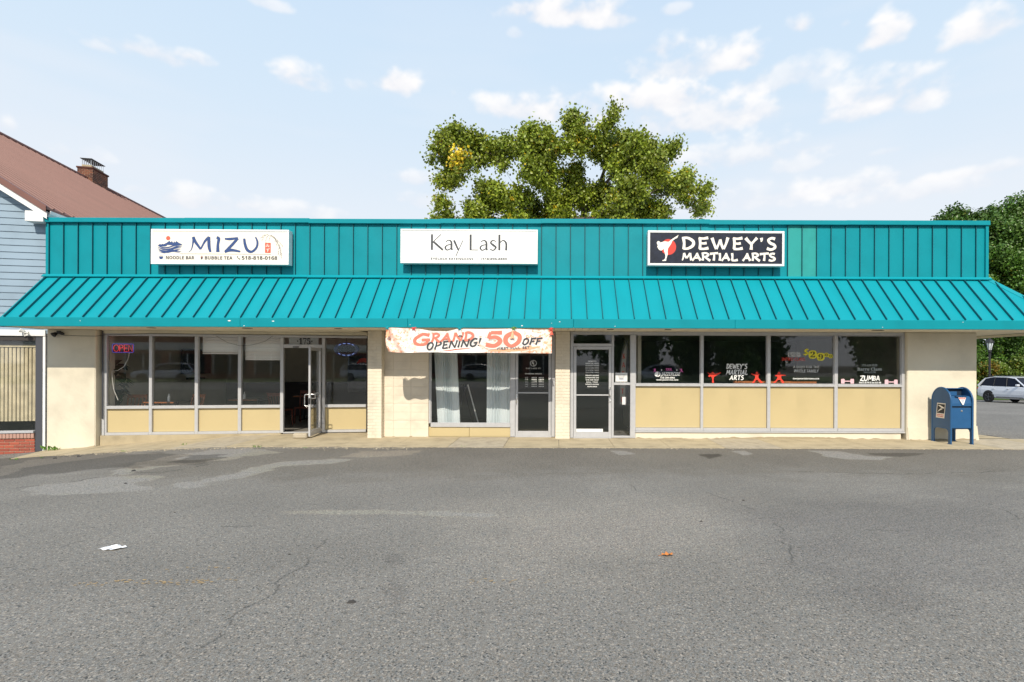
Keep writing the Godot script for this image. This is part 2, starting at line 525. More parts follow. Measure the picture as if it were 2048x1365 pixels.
func make_materials() -> void:
	var dirt := noise_tex(3, 0.006, [[0.0, 0.95], [0.5, 0.985], [1.0, 1.0]], 512, 5)
	var fine := noise_tex(4, 0.05, [[0.0, 0.95], [1.0, 1.0]], 512, 3)
	var bumps := noise_tex(8, 0.03, [[0.0, 0.0], [1.0, 1.0]], 512, 4)
	var speck := aggregate()
	var grit := noise_tex(19, 0.16, [[0.0, 0.72], [0.5, 0.92], [1.0, 1.0]], 1024, 2)
	# painted metal
	worn(mat("teal paint", lin(0.002, 0.248, 0.305), 0.5), dirt, 2.3)
	worn(mat("teal canopy paint", lin(0.002, 0.272, 0.335), 0.5), dirt, 2.9)
	mat("seam shade", lin(0.003, 0.125, 0.16), 0.6)  # teal darkened so the shade on the seam sides is in the colour
	mat("wall grime", lin(0.33, 0.275, 0.185), 0.95)
	mat("teal shadow gap", lin(0.004, 0.03, 0.045), 0.9)  # dark colour stands for the shade in the gaps beside the seams
	worn(mat("faded teal paint", lin(0.03, 0.32, 0.31), 0.6), noise_tex(31, 0.006, [[0.0, 0.94], [0.5, 0.98], [1.0, 1.0]], 256, 4), 0.9)
	mat("white enamel", lin(0.82, 0.82, 0.80), 0.4)
	mat("sign ivory", lin(0.80, 0.76, 0.68), 0.45)
	mat("sign white", lin(0.84, 0.85, 0.85), 0.45)
	worn(mat("sign navy", lin(0.016, 0.020, 0.040), 0.32), noise_tex(41, 0.02, [[0.0, 0.72], [0.6, 0.9], [1.0, 1.0]], 256, 4), 0.8)
	mat("ink navy", lin(0.028, 0.065, 0.20), 0.6)
	mat("ink black", lin(0.014, 0.014, 0.020), 0.6)
	mat("ink grey", lin(0.045, 0.05, 0.06), 0.6)
	mat("ink red", lin(0.62, 0.045, 0.030), 0.6)
	mat("ink coral", lin(0.66, 0.115, 0.07), 0.7)
	mat("print coral", lin(0.70, 0.20, 0.14), 0.8)
	mat("ink ivory", lin(0.82, 0.78, 0.71), 0.6)
	mat("print orange", lin(0.80, 0.42, 0.25), 0.8)
	for k: String in ["teal paint", "teal canopy paint", "faded teal paint"]:
		M[k].metallic_specular = 0.3
	# masonry
	var stain := noise_tex(14, 0.004, [[0.0, 0.885], [0.45, 0.965], [1.0, 1.0]], 512, 5)
	relief(worn(mat("cream render", lin(0.74, 0.685, 0.555), 0.9), stain, 3.1, fine, 0.7), bumps, 0.35)
	relief(worn(mat("cream brick", lin(0.78, 0.71, 0.58), 0.85), stain, 1.7, fine, 0.4), bumps, 0.2)
	worn(mat("cream mortar", lin(0.62, 0.55, 0.42), 0.95), fine, 0.5)
	worn(mat("cream block", lin(0.78, 0.70, 0.575), 0.9), stain, 1.9, fine, 0.5)
	worn(mat("yellow panel", lin(0.50, 0.41, 0.225), 0.7), noise_tex(15, 0.005, [[0.0, 0.96], [0.5, 0.99], [1.0, 1.0]], 256, 4), 1.6)
	worn(mat("soffit board", lin(0.82, 0.76, 0.60), 0.8), stain, 2.0)
	relief(worn(mat("concrete", lin(0.56, 0.475, 0.32), 0.95), noise_tex(16, 0.008, [[0.0, 0.84], [0.4, 0.94], [0.7, 0.985], [1.0, 1.0]], 512, 5), 2.6, grit, 0.8), bumps, 0.3)
	worn(mat("pale concrete", lin(0.55, 0.485, 0.37), 0.95), noise_tex(17, 0.01, [[0.0, 0.84], [0.5, 0.95], [1.0, 1.0]], 512, 5), 1.6, grit, 0.7)
	for k in 3:
		worn(mat("red brick %d" % k, lin([0.34, 0.40, 0.29][k], [0.085, 0.10, 0.075][k], [0.055, 0.06, 0.05][k]), 0.9), fine, 0.3)
	for k in 3:
		worn(mat("brown brick %d" % k, lin([0.15, 0.20, 0.10][k], [0.055, 0.075, 0.04][k], [0.034, 0.042, 0.028][k]), 0.9), fine, 0.3)
	worn(mat("brick mortar", lin(0.50, 0.44, 0.33), 0.95), fine, 0.3)
	worn(mat("ledge brick", lin(0.44, 0.27, 0.22), 0.9), fine, 0.3)
	# metal and glass
	var al := mat("aluminium", lin(0.50, 0.51, 0.535), 0.38, 0.15)
	al.roughness_texture = fine
	worn(al, noise_tex(18, 0.02, [[0.0, 0.95], [1.0, 1.0]], 256, 4), 0.8)
	mat("steel", lin(0.62, 0.62, 0.62), 0.25, 0.9)
	mat("black metal", lin(0.018, 0.018, 0.022), 0.5)
	mat("black rubber", lin(0.012, 0.012, 0.013), 0.9)
	mat("charcoal paint", lin(0.055, 0.06, 0.075), 0.6)
	mat("wire", lin(0.03, 0.028, 0.025), 0.7)
	mat("white wire", lin(0.7, 0.7, 0.66), 0.6)
	var glass := mat("window glass", Color(0.5, 0.6, 0.56, 0.012), 0.015)
	glass.transparency = BaseMaterial3D.TRANSPARENCY_ALPHA
	glass.metallic_specular = 0.9
	# house
	worn(mat("blue siding", lin(0.25, 0.345, 0.44), 0.6), stain, 2.2)
	worn(mat("brown roof metal", lin(0.185, 0.080, 0.064), 0.55), stain, 3.0)
	worn(mat("white trim", lin(0.80, 0.80, 0.80), 0.55), dirt, 1.5)
	mat("dark trim", lin(0.035, 0.03, 0.028), 0.6)
	worn(mat("beige blind", lin(0.60, 0.53, 0.36), 0.8), noise_tex(12, 0.01, [[0.0, 0.8], [1.0, 1.0]], 256, 4), 1.0)
	# indoors
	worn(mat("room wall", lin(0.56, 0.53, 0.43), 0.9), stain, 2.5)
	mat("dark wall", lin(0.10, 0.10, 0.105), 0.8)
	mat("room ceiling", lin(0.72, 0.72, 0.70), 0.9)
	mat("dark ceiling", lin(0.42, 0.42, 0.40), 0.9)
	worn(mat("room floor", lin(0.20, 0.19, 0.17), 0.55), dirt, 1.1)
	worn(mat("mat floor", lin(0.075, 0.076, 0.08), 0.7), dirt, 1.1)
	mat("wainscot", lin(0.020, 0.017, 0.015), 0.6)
	worn(mat("orange wood", lin(0.42, 0.135, 0.035), 0.45), noise_tex(22, 0.03, [[0.0, 0.7], [1.0, 1.0]], 256, 3), 0.5)
	worn(mat("red wood", lin(0.20, 0.045, 0.022), 0.45), noise_tex(23, 0.03, [[0.0, 0.7], [1.0, 1.0]], 256, 3), 0.5)
	mat("table top", lin(0.10, 0.09, 0.085), 0.35)
	mat("shade cloth", lin(0.70, 0.71, 0.70), 0.9)
	mat("screen", lin(0.010, 0.012, 0.018), 0.12)
	var cloth := mat("curtain cloth", lin(0.66, 0.74, 0.77), 0.9)
	cloth.backlight_enabled = true
	cloth.backlight = Color(0.5, 0.55, 0.56)
	mat("paper", lin(0.80, 0.80, 0.80), 0.8)
	mat("pink vinyl", lin(0.70, 0.46, 0.52), 0.6)
	mat("magenta vinyl", lin(0.62, 0.12, 0.38), 0.6)
	mat("red vinyl", lin(0.72, 0.045, 0.022), 0.6)
	mat("yellow vinyl", lin(0.72, 0.66, 0.035), 0.6)
	mat("white vinyl", lin(0.80, 0.82, 0.82), 0.6)
	mat("grey vinyl", lin(0.42, 0.47, 0.48), 0.6)
	mat("flag cloth", lin(0.40, 0.40, 0.38), 0.85)
	mat("flag edge", lin(0.10, 0.10, 0.115), 0.85)
	# post box, car
	worn(mat("post blue", lin(0.014, 0.088, 0.225), 0.45), dirt, 0.9)
	mat("post dark", lin(0.006, 0.022, 0.05), 0.6)
	var car := mat("silver paint", lin(0.60, 0.63, 0.69), 0.32, 0.15)
	car.clearcoat_enabled = true
	car.clearcoat = 0.6
	car.clearcoat_roughness = 0.06
	mat("car glass", lin(0.006, 0.009, 0.020), 0.08).metallic_specular = 0.22
	mat("lamp glass", lin(0.62, 0.68, 0.72), 0.2)
	# plants
	for k: Array in [["leaf", 0.215, 0.28, 0.022], ["dark leaf", 0.075, 0.15, 0.020], ["ivy leaf", 0.10, 0.15, 0.022], ["weed leaf", 0.10, 0.24, 0.02], ["indoor leaf", 0.012, 0.035, 0.012]]:
		var lf := mat(k[0], lin(k[1], k[2], k[3]), 0.42)
		lf.vertex_color_use_as_albedo = true
		lf.backlight_enabled = true
		lf.backlight = Color(0.5, 0.5, 0.5)
	worn(mat("bark", lin(0.10, 0.082, 0.064), 0.95), grit, 1.2)
	worn(mat("grass", lin(0.07, 0.13, 0.02), 0.95), grit, 1.0)
	# asphalt
	var asp := mat("asphalt", lin(0.425, 0.408, 0.375), 0.92)
	asp.albedo_texture = speck
	asp.uv1_triplanar = true
	asp.uv1_world_triplanar = true
	asp.uv1_scale = Vector3.ONE / 0.95
	relief(asp, speck, 0.10)
	var far := mat("far asphalt", lin(0.37, 0.355, 0.325), 0.95)
	worn(far, speck, 2.3, noise_tex(27, 0.006, [[0.0, 0.86], [0.5, 0.94], [1.0, 1.0]], 512, 4), 17.0)
	mat("crack", lin(0.045, 0.043, 0.042), 1.0)
	mat("old yellow paint", lin(0.36, 0.255, 0.13), 0.9)
	worn(mat("street asphalt", lin(0.46, 0.46, 0.45), 0.95), speck, 2.7)

func aggregate() -> ImageTexture:
	# crushed stone in tar: cells of two sizes over soft mottling, with a few pale and dark chips
	var size := 1024
	var layer := func(sd: int, freq: float, cells: bool) -> Image:
		var f := FastNoiseLite.new()
		f.seed = sd
		f.frequency = freq
		if cells:
			f.noise_type = FastNoiseLite.TYPE_CELLULAR
			f.cellular_return_type = FastNoiseLite.RETURN_CELL_VALUE
			f.cellular_jitter = 1.0
			f.fractal_type = FastNoiseLite.FRACTAL_NONE
		else:
			f.noise_type = FastNoiseLite.TYPE_SIMPLEX_SMOOTH
			f.fractal_octaves = 4
		return f.get_seamless_image(size, size, false, false, 0.06, false)
	var a: PackedByteArray = layer.call(9, 0.2, true).get_data()
	var b: PackedByteArray = layer.call(10, 0.085, true).get_data()
	var c: PackedByteArray = layer.call(11, 0.03, false).get_data()
	var o := PackedByteArray()
	o.resize(size * size * 3)
	for i in size * size:
		var fa := a[i] / 255.0
		var fb := b[i] / 255.0
		var v := 0.735 + (fa - 0.5) * 0.34 + (fb - 0.5) * 0.11 + (c[i] / 255.0 - 0.5) * 0.20
		if fb > 0.955:
			v = 0.96
		elif fb < 0.035:
			v = 0.45
		var warm := (fb * 7.0 - floorf(fb * 7.0) - 0.5) * 0.05
		o[i * 3] = int(clampf(v + warm, 0.0, 1.0) * 255)
		o[i * 3 + 1] = int(clampf(v, 0.0, 1.0) * 255)
		o[i * 3 + 2] = int(clampf(v - warm, 0.0, 1.0) * 255)
	return ImageTexture.create_from_image(Image.create_from_data(size, size, false, Image.FORMAT_RGB8, o))

func ground_y(x: float, d: float) -> float:
	# d: metres in front of the camera. The lot falls away to the left and, past the shops, to the right rear.
	var y := 0.0
	var q := clampf((-6.3 - x) / 5.4, 0.0, 1.25)
	y -= 0.30 * pow(q, 1.45) * smoothstep(2.0, 9.5, d) * (1.0 - smoothstep(14.0, 20.0, d))
	if x > 7.0:
		y -= clampf((d - 12.6) * 0.0302, 0.0, 0.82) * smoothstep(7.0, 9.9, x)
	return y

func sheet(called: String, x0: float, x1: float, d0: float, d1: float, step: float, lift: float, mt: Material, uv_from := Vector2.ZERO, uv_size := Vector2.ZERO, parent: Node3D = null) -> MeshInstance3D:
	var mb := MB.new()
	var nx := maxi(1, int(ceil((x1 - x0) / step)))
	var nd := maxi(1, int(ceil((d1 - d0) / step)))
	for i in nx:
		for j in nd:
			var q := []
			for e: Array in [[i, j], [i + 1, j], [i + 1, j + 1], [i, j + 1]]:
				var x := lerpf(x0, x1, float(e[0]) / nx)
				var d := lerpf(d0, d1, float(e[1]) / nd)
				q.append(Vector3(x, ground_y(x, d) + lift, -d))
			for a: Vector3 in [q[0], q[2], q[1], q[0], q[3], q[2]]:
				var e := 0.05
				var nn := Vector3(ground_y(a.x - e, -a.z) - ground_y(a.x + e, -a.z), 2 * e, -(ground_y(a.x, -a.z - e) - ground_y(a.x, -a.z + e))).normalized()
				mb.put(a, nn)
				mb.uv2.append(Vector2((a.x - uv_from.x) / maxf(uv_size.x, 0.1), (-a.z - uv_from.y) / maxf(uv_size.y, 0.1)))
	return obj(called, mb, mt, parent)

func splat(im: Image, outline: Array, tone: Color, soft: float, ragged: float, f: FastNoiseLite, strength := 1.0) -> void:
	# an irregular worn area, in map pixels: x from -14 to 14 m, d from 1 to 11.3 m
	var poly := PackedVector2Array()
	for q: Array in outline:
		poly.append(Vector2(q[0], q[1]))
	var lo := poly[0]
	var hi := poly[0]
	for q in poly:
		lo = lo.min(q)
		hi = hi.max(q)
	var w := im.get_width()
	var h := im.get_height()
	var grow := soft + ragged
	for py in range(maxi(0, int((lo.y - grow - 1.0) / 10.3 * h)), mini(h, int((hi.y + grow - 1.0) / 10.3 * h) + 1)):
		for px in range(maxi(0, int((lo.x - grow + 14.0) / 28.0 * w)), mini(w, int((hi.x + grow + 14.0) / 28.0 * w) + 1)):
			var p := Vector2((px + 0.5) / w * 28.0 - 14.0, (py + 0.5) / h * 10.3 + 1.0)
			var dist := 99.0
			for i in poly.size():
				dist = minf(dist, Geometry2D.get_closest_point_to_segment(p, poly[i], poly[(i + 1) % poly.size()]).distance_to(p))
			if not Geometry2D.is_point_in_polygon(p, poly):
				dist = -dist
			dist += f.get_noise_2d(p.x, p.y * 2.0) * ragged
			var a := smoothstep(-soft, soft, dist) * strength
			if a > 0.01:
				var c := im.get_pixel(px, py)
				im.set_pixel(px, py, c.lerp(Color(c.r * tone.r, c.g * tone.g, c.b * tone.b), a))

func streak(im: Image, pts: Array, width: float, tone: float, f: FastNoiseLite, wob := 0.06, broken := 0.0) -> void:
	# a crack or a scuffed line along points (x, d)
	var w := im.get_width()
	var h := im.get_height()
	for i in pts.size() - 1:
		var a := Vector2(pts[i][0], pts[i][1])
		var b := Vector2(pts[i + 1][0], pts[i + 1][1])
		var k := int(a.distance_to(b) / 0.006)
		for s in k:
			var p := a.lerp(b, float(s) / k)
			p += (b - a).normalized().orthogonal() * (f.get_noise_2d(p.x * 1.7, p.y * 1.7 + i) * wob * 2.0)
			if broken > 0.0 and f.get_noise_2d(p.x * 2.0 + 40, p.y * 2.0) < broken - 0.5:
				continue
			var r := int(width / 28.0 * w) + 1
			for q in r:
				var px := int((p.x + 14.0) / 28.0 * w) + q - r / 2
				var py := int((p.y - 1.0) / 10.3 * h)
				if px < 0 or py < 0 or px >= w or py >= h:
					continue
				var c := im.get_pixel(px, py)
				var m := maxf(c.r * (1.0 - 0.36 * (1.0 - tone)), 0.4) if tone < 1.0 else minf(c.r * tone, 1.0)
				im.set_pixel(px, py, Color(m, m, m))

func make_ground() -> void:
	sheet("ground", -260, 260, -220, 620, 40, -1.4, M["far asphalt"])
	tag(get_node("ground"), "wide grey ground reaching to the horizon round the shops", "ground", "", "structure")
	# wear of the car park: tone map of large blotches, worn patches and cracks, multiplied over the aggregate
	var f := FastNoiseLite.new()
	f.seed = 61
	f.frequency = 0.9
	f.fractal_octaves = 5
	var w := 2048
	var h := 752
	var tones := FastNoiseLite.new()
	tones.seed = 62
	tones.frequency = 0.0052
	tones.fractal_octaves = 5
	tones.domain_warp_enabled = true
	var im := tones.get_image(w, h, false, false, false)
	im.convert(Image.FORMAT_RGB8)
	for y in h:
		for x in w:
			var v := im.get_pixel(x, y).r
			v = 0.895 + (v - 0.5) * 0.15
			im.set_pixel(x, y, Color(v, v * 0.995, v * 0.985))
	# the older strip along the pavement
	splat(im, [[-4.6, 11.5], [14.5, 11.5], [14.5, 8.7], [9, 8.25], [4, 8.55], [0, 8.45], [-3.2, 8.1], [-6.5, 7.75], [-7.5, 9.0]], Color(0.91, 0.90, 0.88), 0.7, 0.8, f)
	splat(im, [[-14, 11.5], [-9.6, 11.2], [-7.5, 10.3], [-6.0, 9.2], [-9.0, 8.2], [-14, 8.6]], Color(0.76, 0.755, 0.75), 0.12, 0.4, f)
	# pale bare patches at the left
	splat(im, [[-9.015, 8.609], [-9.429, 9.519], [-8.585, 10.460], [-7.877, 10.437], [-8.988, 10.951], [-10.426, 10.525], [-10.173, 9.715]], Color(1.32, 1.30, 1.27), 0.04, 0.22, f, 0.7)
	splat(im, [[-7.321, 7.186], [-7.350, 7.491], [-6.992, 7.641], [-7.003, 7.982], [-6.900, 8.264], [-6.523, 8.153], [-6.051, 8.223], [-5.958, 7.797], [-5.978, 7.473], [-5.554, 7.269], [-6.086, 7.089], [-6.617, 7.014]], Color(1.25, 1.235, 1.21), 0.05, 0.34, f, 0.9)
	splat(im, [[-5.372, 7.301], [-5.308, 7.707], [-5.091, 8.431], [-4.828, 9.306], [-4.104, 9.668], [-3.416, 9.787], [-3.937, 9.275], [-4.572, 8.811], [-4.697, 8.438], [-4.957, 7.615], [-5.168, 7.304]], Color(1.32, 1.30, 1.27), 0.06, 0.34, f, 0.9)
	splat(im, [[-7.220, 8.503], [-7.255, 9.155], [-7.292, 9.910], [-6.984, 10.729], [-5.967, 10.721], [-5.377, 10.364], [-5.819, 9.791], [-6.292, 9.136], [-6.593, 8.628], [-6.754, 8.324]], Color(1.36, 1.34, 1.31), 0.05, 0.3, f, 0.75)
	splat(im, [[-6.767, 9.316], [-6.888, 10.002], [-6.431, 10.174], [-6.015, 9.735], [-6.247, 9.327]], Color(0.72, 0.72, 0.72), 0.04, 0.2, f, 0.9)
	splat(im, [[-3.895, 9.830], [-3.869, 10.517], [-2.531, 10.733], [-2.706, 10.244], [-3.250, 9.843]], Color(1.25, 1.22, 1.18), 0.06, 0.25, f, 0.7)
	# pale spots by the kerb line at the right
	splat(im, [[1.129, 10.686], [1.412, 10.693], [1.570, 10.275], [1.245, 10.155]], Color(1.5, 1.46, 1.42), 0.02, 0.08, f)
	splat(im, [[3.586, 10.677], [3.852, 10.746], [3.879, 10.382], [3.639, 10.204]], Color(1.5, 1.46, 1.42), 0.02, 0.06, f)
	splat(im, [[5.194, 10.712], [5.767, 10.724], [5.963, 10.195], [6.440, 10.039], [5.956, 9.712], [5.429, 9.753], [5.176, 10.068]], Color(1.45, 1.42, 1.36), 0.03, 0.1, f)
	splat(im, [[2.802, 10.244], [3.228, 10.368], [3.234, 10.084], [2.868, 9.807]], Color(0.66, 0.65, 0.63), 0.05, 0.12, f)
	splat(im, [[6.170, 10.549], [7.298, 10.454], [6.572, 10.096], [6.158, 10.199]], Color(0.74, 0.73, 0.72), 0.05, 0.12, f)
	# long scuff and a darker tyre mark
	splat(im, [[-3.229, 6.224], [-2.074, 6.282], [-0.638, 6.151], [-0.624, 6.010], [-2.005, 6.073], [-3.165, 6.099]], Color(1.17, 1.15, 1.11), 0.05, 0.1, f)
	splat(im, [[-1.493, 4.796], [-1.421, 4.797], [-1.025, 3.506], [-1.071, 3.505]], Color(0.88, 0.88, 0.885), 0.07, 0.12, f, 0.8)
	splat(im, [[-1.291, 6.518], [2.506, 6.812], [1.400, 4.364], [-0.441, 4.246]], Color(1.07, 1.06, 1.05), 0.7, 0.6, f)
	splat(im, [[2.032, 6.335], [6.435, 7.272], [3.464, 3.915], [2.077, 4.078]], Color(0.92, 0.92, 0.93), 0.6, 0.7, f)
	for s: Array in [[[[-7.529, 7.390], [-7.032, 7.846], [-6.840, 8.333], [-6.190, 8.412], [-5.892, 9.052]], 0.02, 0.35], [[[2.040, 7.208], [2.270, 6.685], [2.486, 6.129], [2.238, 5.102], [2.143, 4.589]], 0.012, 0.62], [[[-2.220, 5.230], [-2.145, 4.135], [-2.153, 3.566], [-2.137, 3.190]], 0.012, 0.6], [[[-3.531, 5.587], [-3.026, 5.627]], 0.012, 0.5], [[[-4.634, 4.962], [-4.614, 5.175], [-4.455, 5.491]], 0.012, 0.6],
			[[[3.970, 8.588], [5.774, 8.501], [7.700, 8.776]], 0.015, 0.5], [[[5.201, 7.254], [5.486, 6.608], [5.266, 5.964]], 0.012, 0.6], [[[1.000, 8.156], [1.120, 7.194]], 0.012, 0.65], [[[3.012, 5.411], [3.422, 5.580], [3.725, 5.484]], 0.012, 0.65], [[[-4.624, 4.416], [-4.171, 4.377]], 0.012, 0.6], [[[-2.359, 7.144], [-1.871, 7.931], [-0.784, 8.312]], 0.012, 0.7]]:
		streak(im, s[0], s[1], s[2], f, 0.05, 0.34)
	var asp: StandardMaterial3D = M["asphalt"]
	asp.detail_enabled = true
	asp.detail_blend_mode = BaseMaterial3D.BLEND_MODE_MUL
	asp.detail_uv_layer = BaseMaterial3D.DETAIL_UV_2
	asp.detail_albedo = ImageTexture.create_from_image(im)
	var lot := sheet("car_park", -14, 14, 1.0, 11.3, 0.35, 0.0, asp, Vector2(-14, 1.0), Vector2(28, 10.3))
	tag(lot, "grey worn asphalt car park in front of the shops", "car park", "", "structure")
	tag(sheet("side_lot", 10.2, 60, 11.3, 60, 1.5, -0.012, M["far asphalt"]), "grey asphalt lot falling away beside the shops at right", "road", "", "structure")
	tag(sheet("side_drive", -30, -11.2, 11.3, 60, 1.2, -0.012, M["far asphalt"]), "strip of grey asphalt at the foot of the blue house", "road", "", "structure")
	tag(sheet("car_park_edge", 14, 60, -13.0, 11.3, 3.0, -0.006, M["far asphalt"]), "grey asphalt of the car park out to the right", "car park", "", "structure")
	tag(sheet("car_park_edge", -60, -14, -13.0, 11.3, 3.0, -0.006, M["far asphalt"]), "grey asphalt of the car park out to the left", "car park", "", "structure")
	tag(sheet("car_park_rear", -14, 14, -13.0, 1.0, 3.0, -0.004, M["far asphalt"]), "grey asphalt of the car park on the street side", "car park", "", "structure")
	# worn yellow paint flakes of an old bay line
	rng.seed = 91
	var mb := MB.new()
	for run: Array in [[[-3.716, 4.103], [-3.283, 4.192], 26], [[-3.455, 4.162], [-2.732, 4.197], 44], [[-3.037, 4.127], [-2.513, 4.228], 20], [[-0.676, 4.215], [0.020, 4.201], 26], [[-3.258, 4.428], [-2.690, 4.455], 8]]:
		for i in run[2]:
			var fr := rng.randf()
			var px: float = lerpf(run[0][0], run[1][0], fr) + rng.randf_range(-0.02, 0.02)
			var pd: float = lerpf(run[0][1], run[1][1], fr) + rng.randf_range(-0.045, 0.045)
			var r := rng.randf_range(0.002, 0.009)
			var q := []
			var a0 := rng.randf() * TAU
			for s in 5:
				var rr := r * rng.randf_range(0.5, 1.3)
				q.append(Vector3(px + cos(a0 - TAU * s / 5) * rr * 2.2, ground_y(px, pd) + 0.004, -(pd + sin(a0 - TAU * s / 5) * rr)))
			for s in range(1, 4):
				mb.tri(q[0], q[s + 1], q[s])
	tag(obj("bay_line_paint", mb, M["old yellow paint"]), "scattered flakes of worn yellow bay line paint on the asphalt", "road marking", "", "stuff")

func make_pavement() -> void:
	var root := thing("pavement", "tan concrete pavement along the front of the shops", "pavement")
	tag(root, "", "", "", "structure")
	rng.seed = 33
	# slabs from the left end to the right corner, joints open by 9 mm
	var edge := [-11.2]
	var x := -10.35
	while x < 10.7:
		edge.append(x)
		x += 1.16
	edge.append(11.2)
	for i in edge.size() - 1:
		var x0: float = edge[i] + 0.0045
		var x1: float = edge[i + 1] - 0.0045
		var mb := MB.new()
		var tilt := rng.randf_range(-0.003, 0.003)
		var back := 12.55 if x0 > -4.1 or x0 < -11 else 13.5
		var nx := 4
		var nd := 5
		var at := func(u: float, v: float) -> Vector3:
			var fx := lerpf(x0, x1, u)
			var d0 := 11.03 + (0.02 * sin(fx * 2.3)) + (0.05 * sin(fx * 5.1) if fx < -3 else 0.0)
			var dd := lerpf(d0, back, v)
			if i == 0:   # the first slab is cut on the skew
				fx = lerpf(lerpf(-11.3, -11.98, v), x1, u)
			return Vector3(fx, ground_y(fx, dd) + 0.012 + tilt * (u - 0.5), -dd)
		for a in nx:
			for b in nd:
				mb.quad(at.call(float(a) / nx, float(b) / nd), at.call(float(a + 1) / nx, float(b) / nd), at.call(float(a + 1) / nx, float(b + 1) / nd), at.call(float(a) / nx, float(b + 1) / nd))
		for a in nx:
			var p: Vector3 = at.call(float(a) / nx, 0.0)
			var q: Vector3 = at.call(float(a + 1) / nx, 0.0)
			mb.quad(p + Vector3.DOWN * 0.1, q + Vector3.DOWN * 0.1, q, p)
		for b in nd:
			for u: float in [0.0, 1.0]:
				var p: Vector3 = at.call(u, float(b) / nd)
				var q: Vector3 = at.call(u, float(b + 1) / nd)
				mb.quad(p, q, q + Vector3.DOWN * 0.1, p + Vector3.DOWN * 0.1)
		obj("slab", mb, M["concrete"] if i % 5 != 3 else M["pale concrete"], root)
	# the apron round the right-hand corner
	for k in 4:
		var d0 := 12.555 + k * 2.9
		var mb := MB.new()
		for j in 4:
			var a := d0 + j * 0.72
			var b := a + 0.72
			mb.quad(Vector3(9.7, ground_y(9.7, a) + 0.02, -a), Vector3(10.78, ground_y(10.78, a) + 0.02, -a), Vector3(10.78, ground_y(10.78, b) + 0.02, -b), Vector3(9.7, ground_y(9.7, b) + 0.02, -b))
			mb.quad(Vector3(10.78, ground_y(10.78, a) - 0.1, -a), Vector3(10.78, ground_y(10.78, b) - 0.1, -b), Vector3(10.78, ground_y(10.78, b) + 0.02, -b), Vector3(10.78, ground_y(10.78, a) + 0.02, -a))
		obj("slab", mb, M["concrete"], root)
	# dark bed seen in the joints
	var bed := MB.new()
	for i in 46:
		var a := -11.4 + i * 0.49
		var b := a + 0.49
		bed.quad(Vector3(a, ground_y(a, 11.12) - 0.006, -11.12), Vector3(b, ground_y(b, 11.12) - 0.006, -11.12), Vector3(b, ground_y(b, 13.6) - 0.006, -13.6), Vector3(a, ground_y(a, 13.6) - 0.006, -13.6))
	obj("joint_bed", bed, M["crack"], root)

const PITCH := 0.3372      # spacing of the standing seams
const CANOPY_TOP := Vector2(3.735, 12.295)     # y, d
const CANOPY_LOW := Vector2(2.705, 11.335)

func seam_mesh(a: Vector3, b: Vector3, up: Vector3, high: float, thick: float) -> MB:
	# a folded upstand running from a to b
	var dir := (b - a).normalized()
	var side := dir.cross(up).normalized() * thick / 2
	var mb := MB.new()
	var top := up * high
	mb.quad(a + side, b + side, b + side + top, a + side + top)
	mb.quad(b - side, a - side, a - side + top, b - side + top)
	mb.quad(a + side + top, b + side + top, b - side + top, a - side + top)
	mb.quad(a - side, a + side, a + side + top, a - side + top)
	mb.quad(b + side, b - side, b - side + top, b + side + top)
	return mb

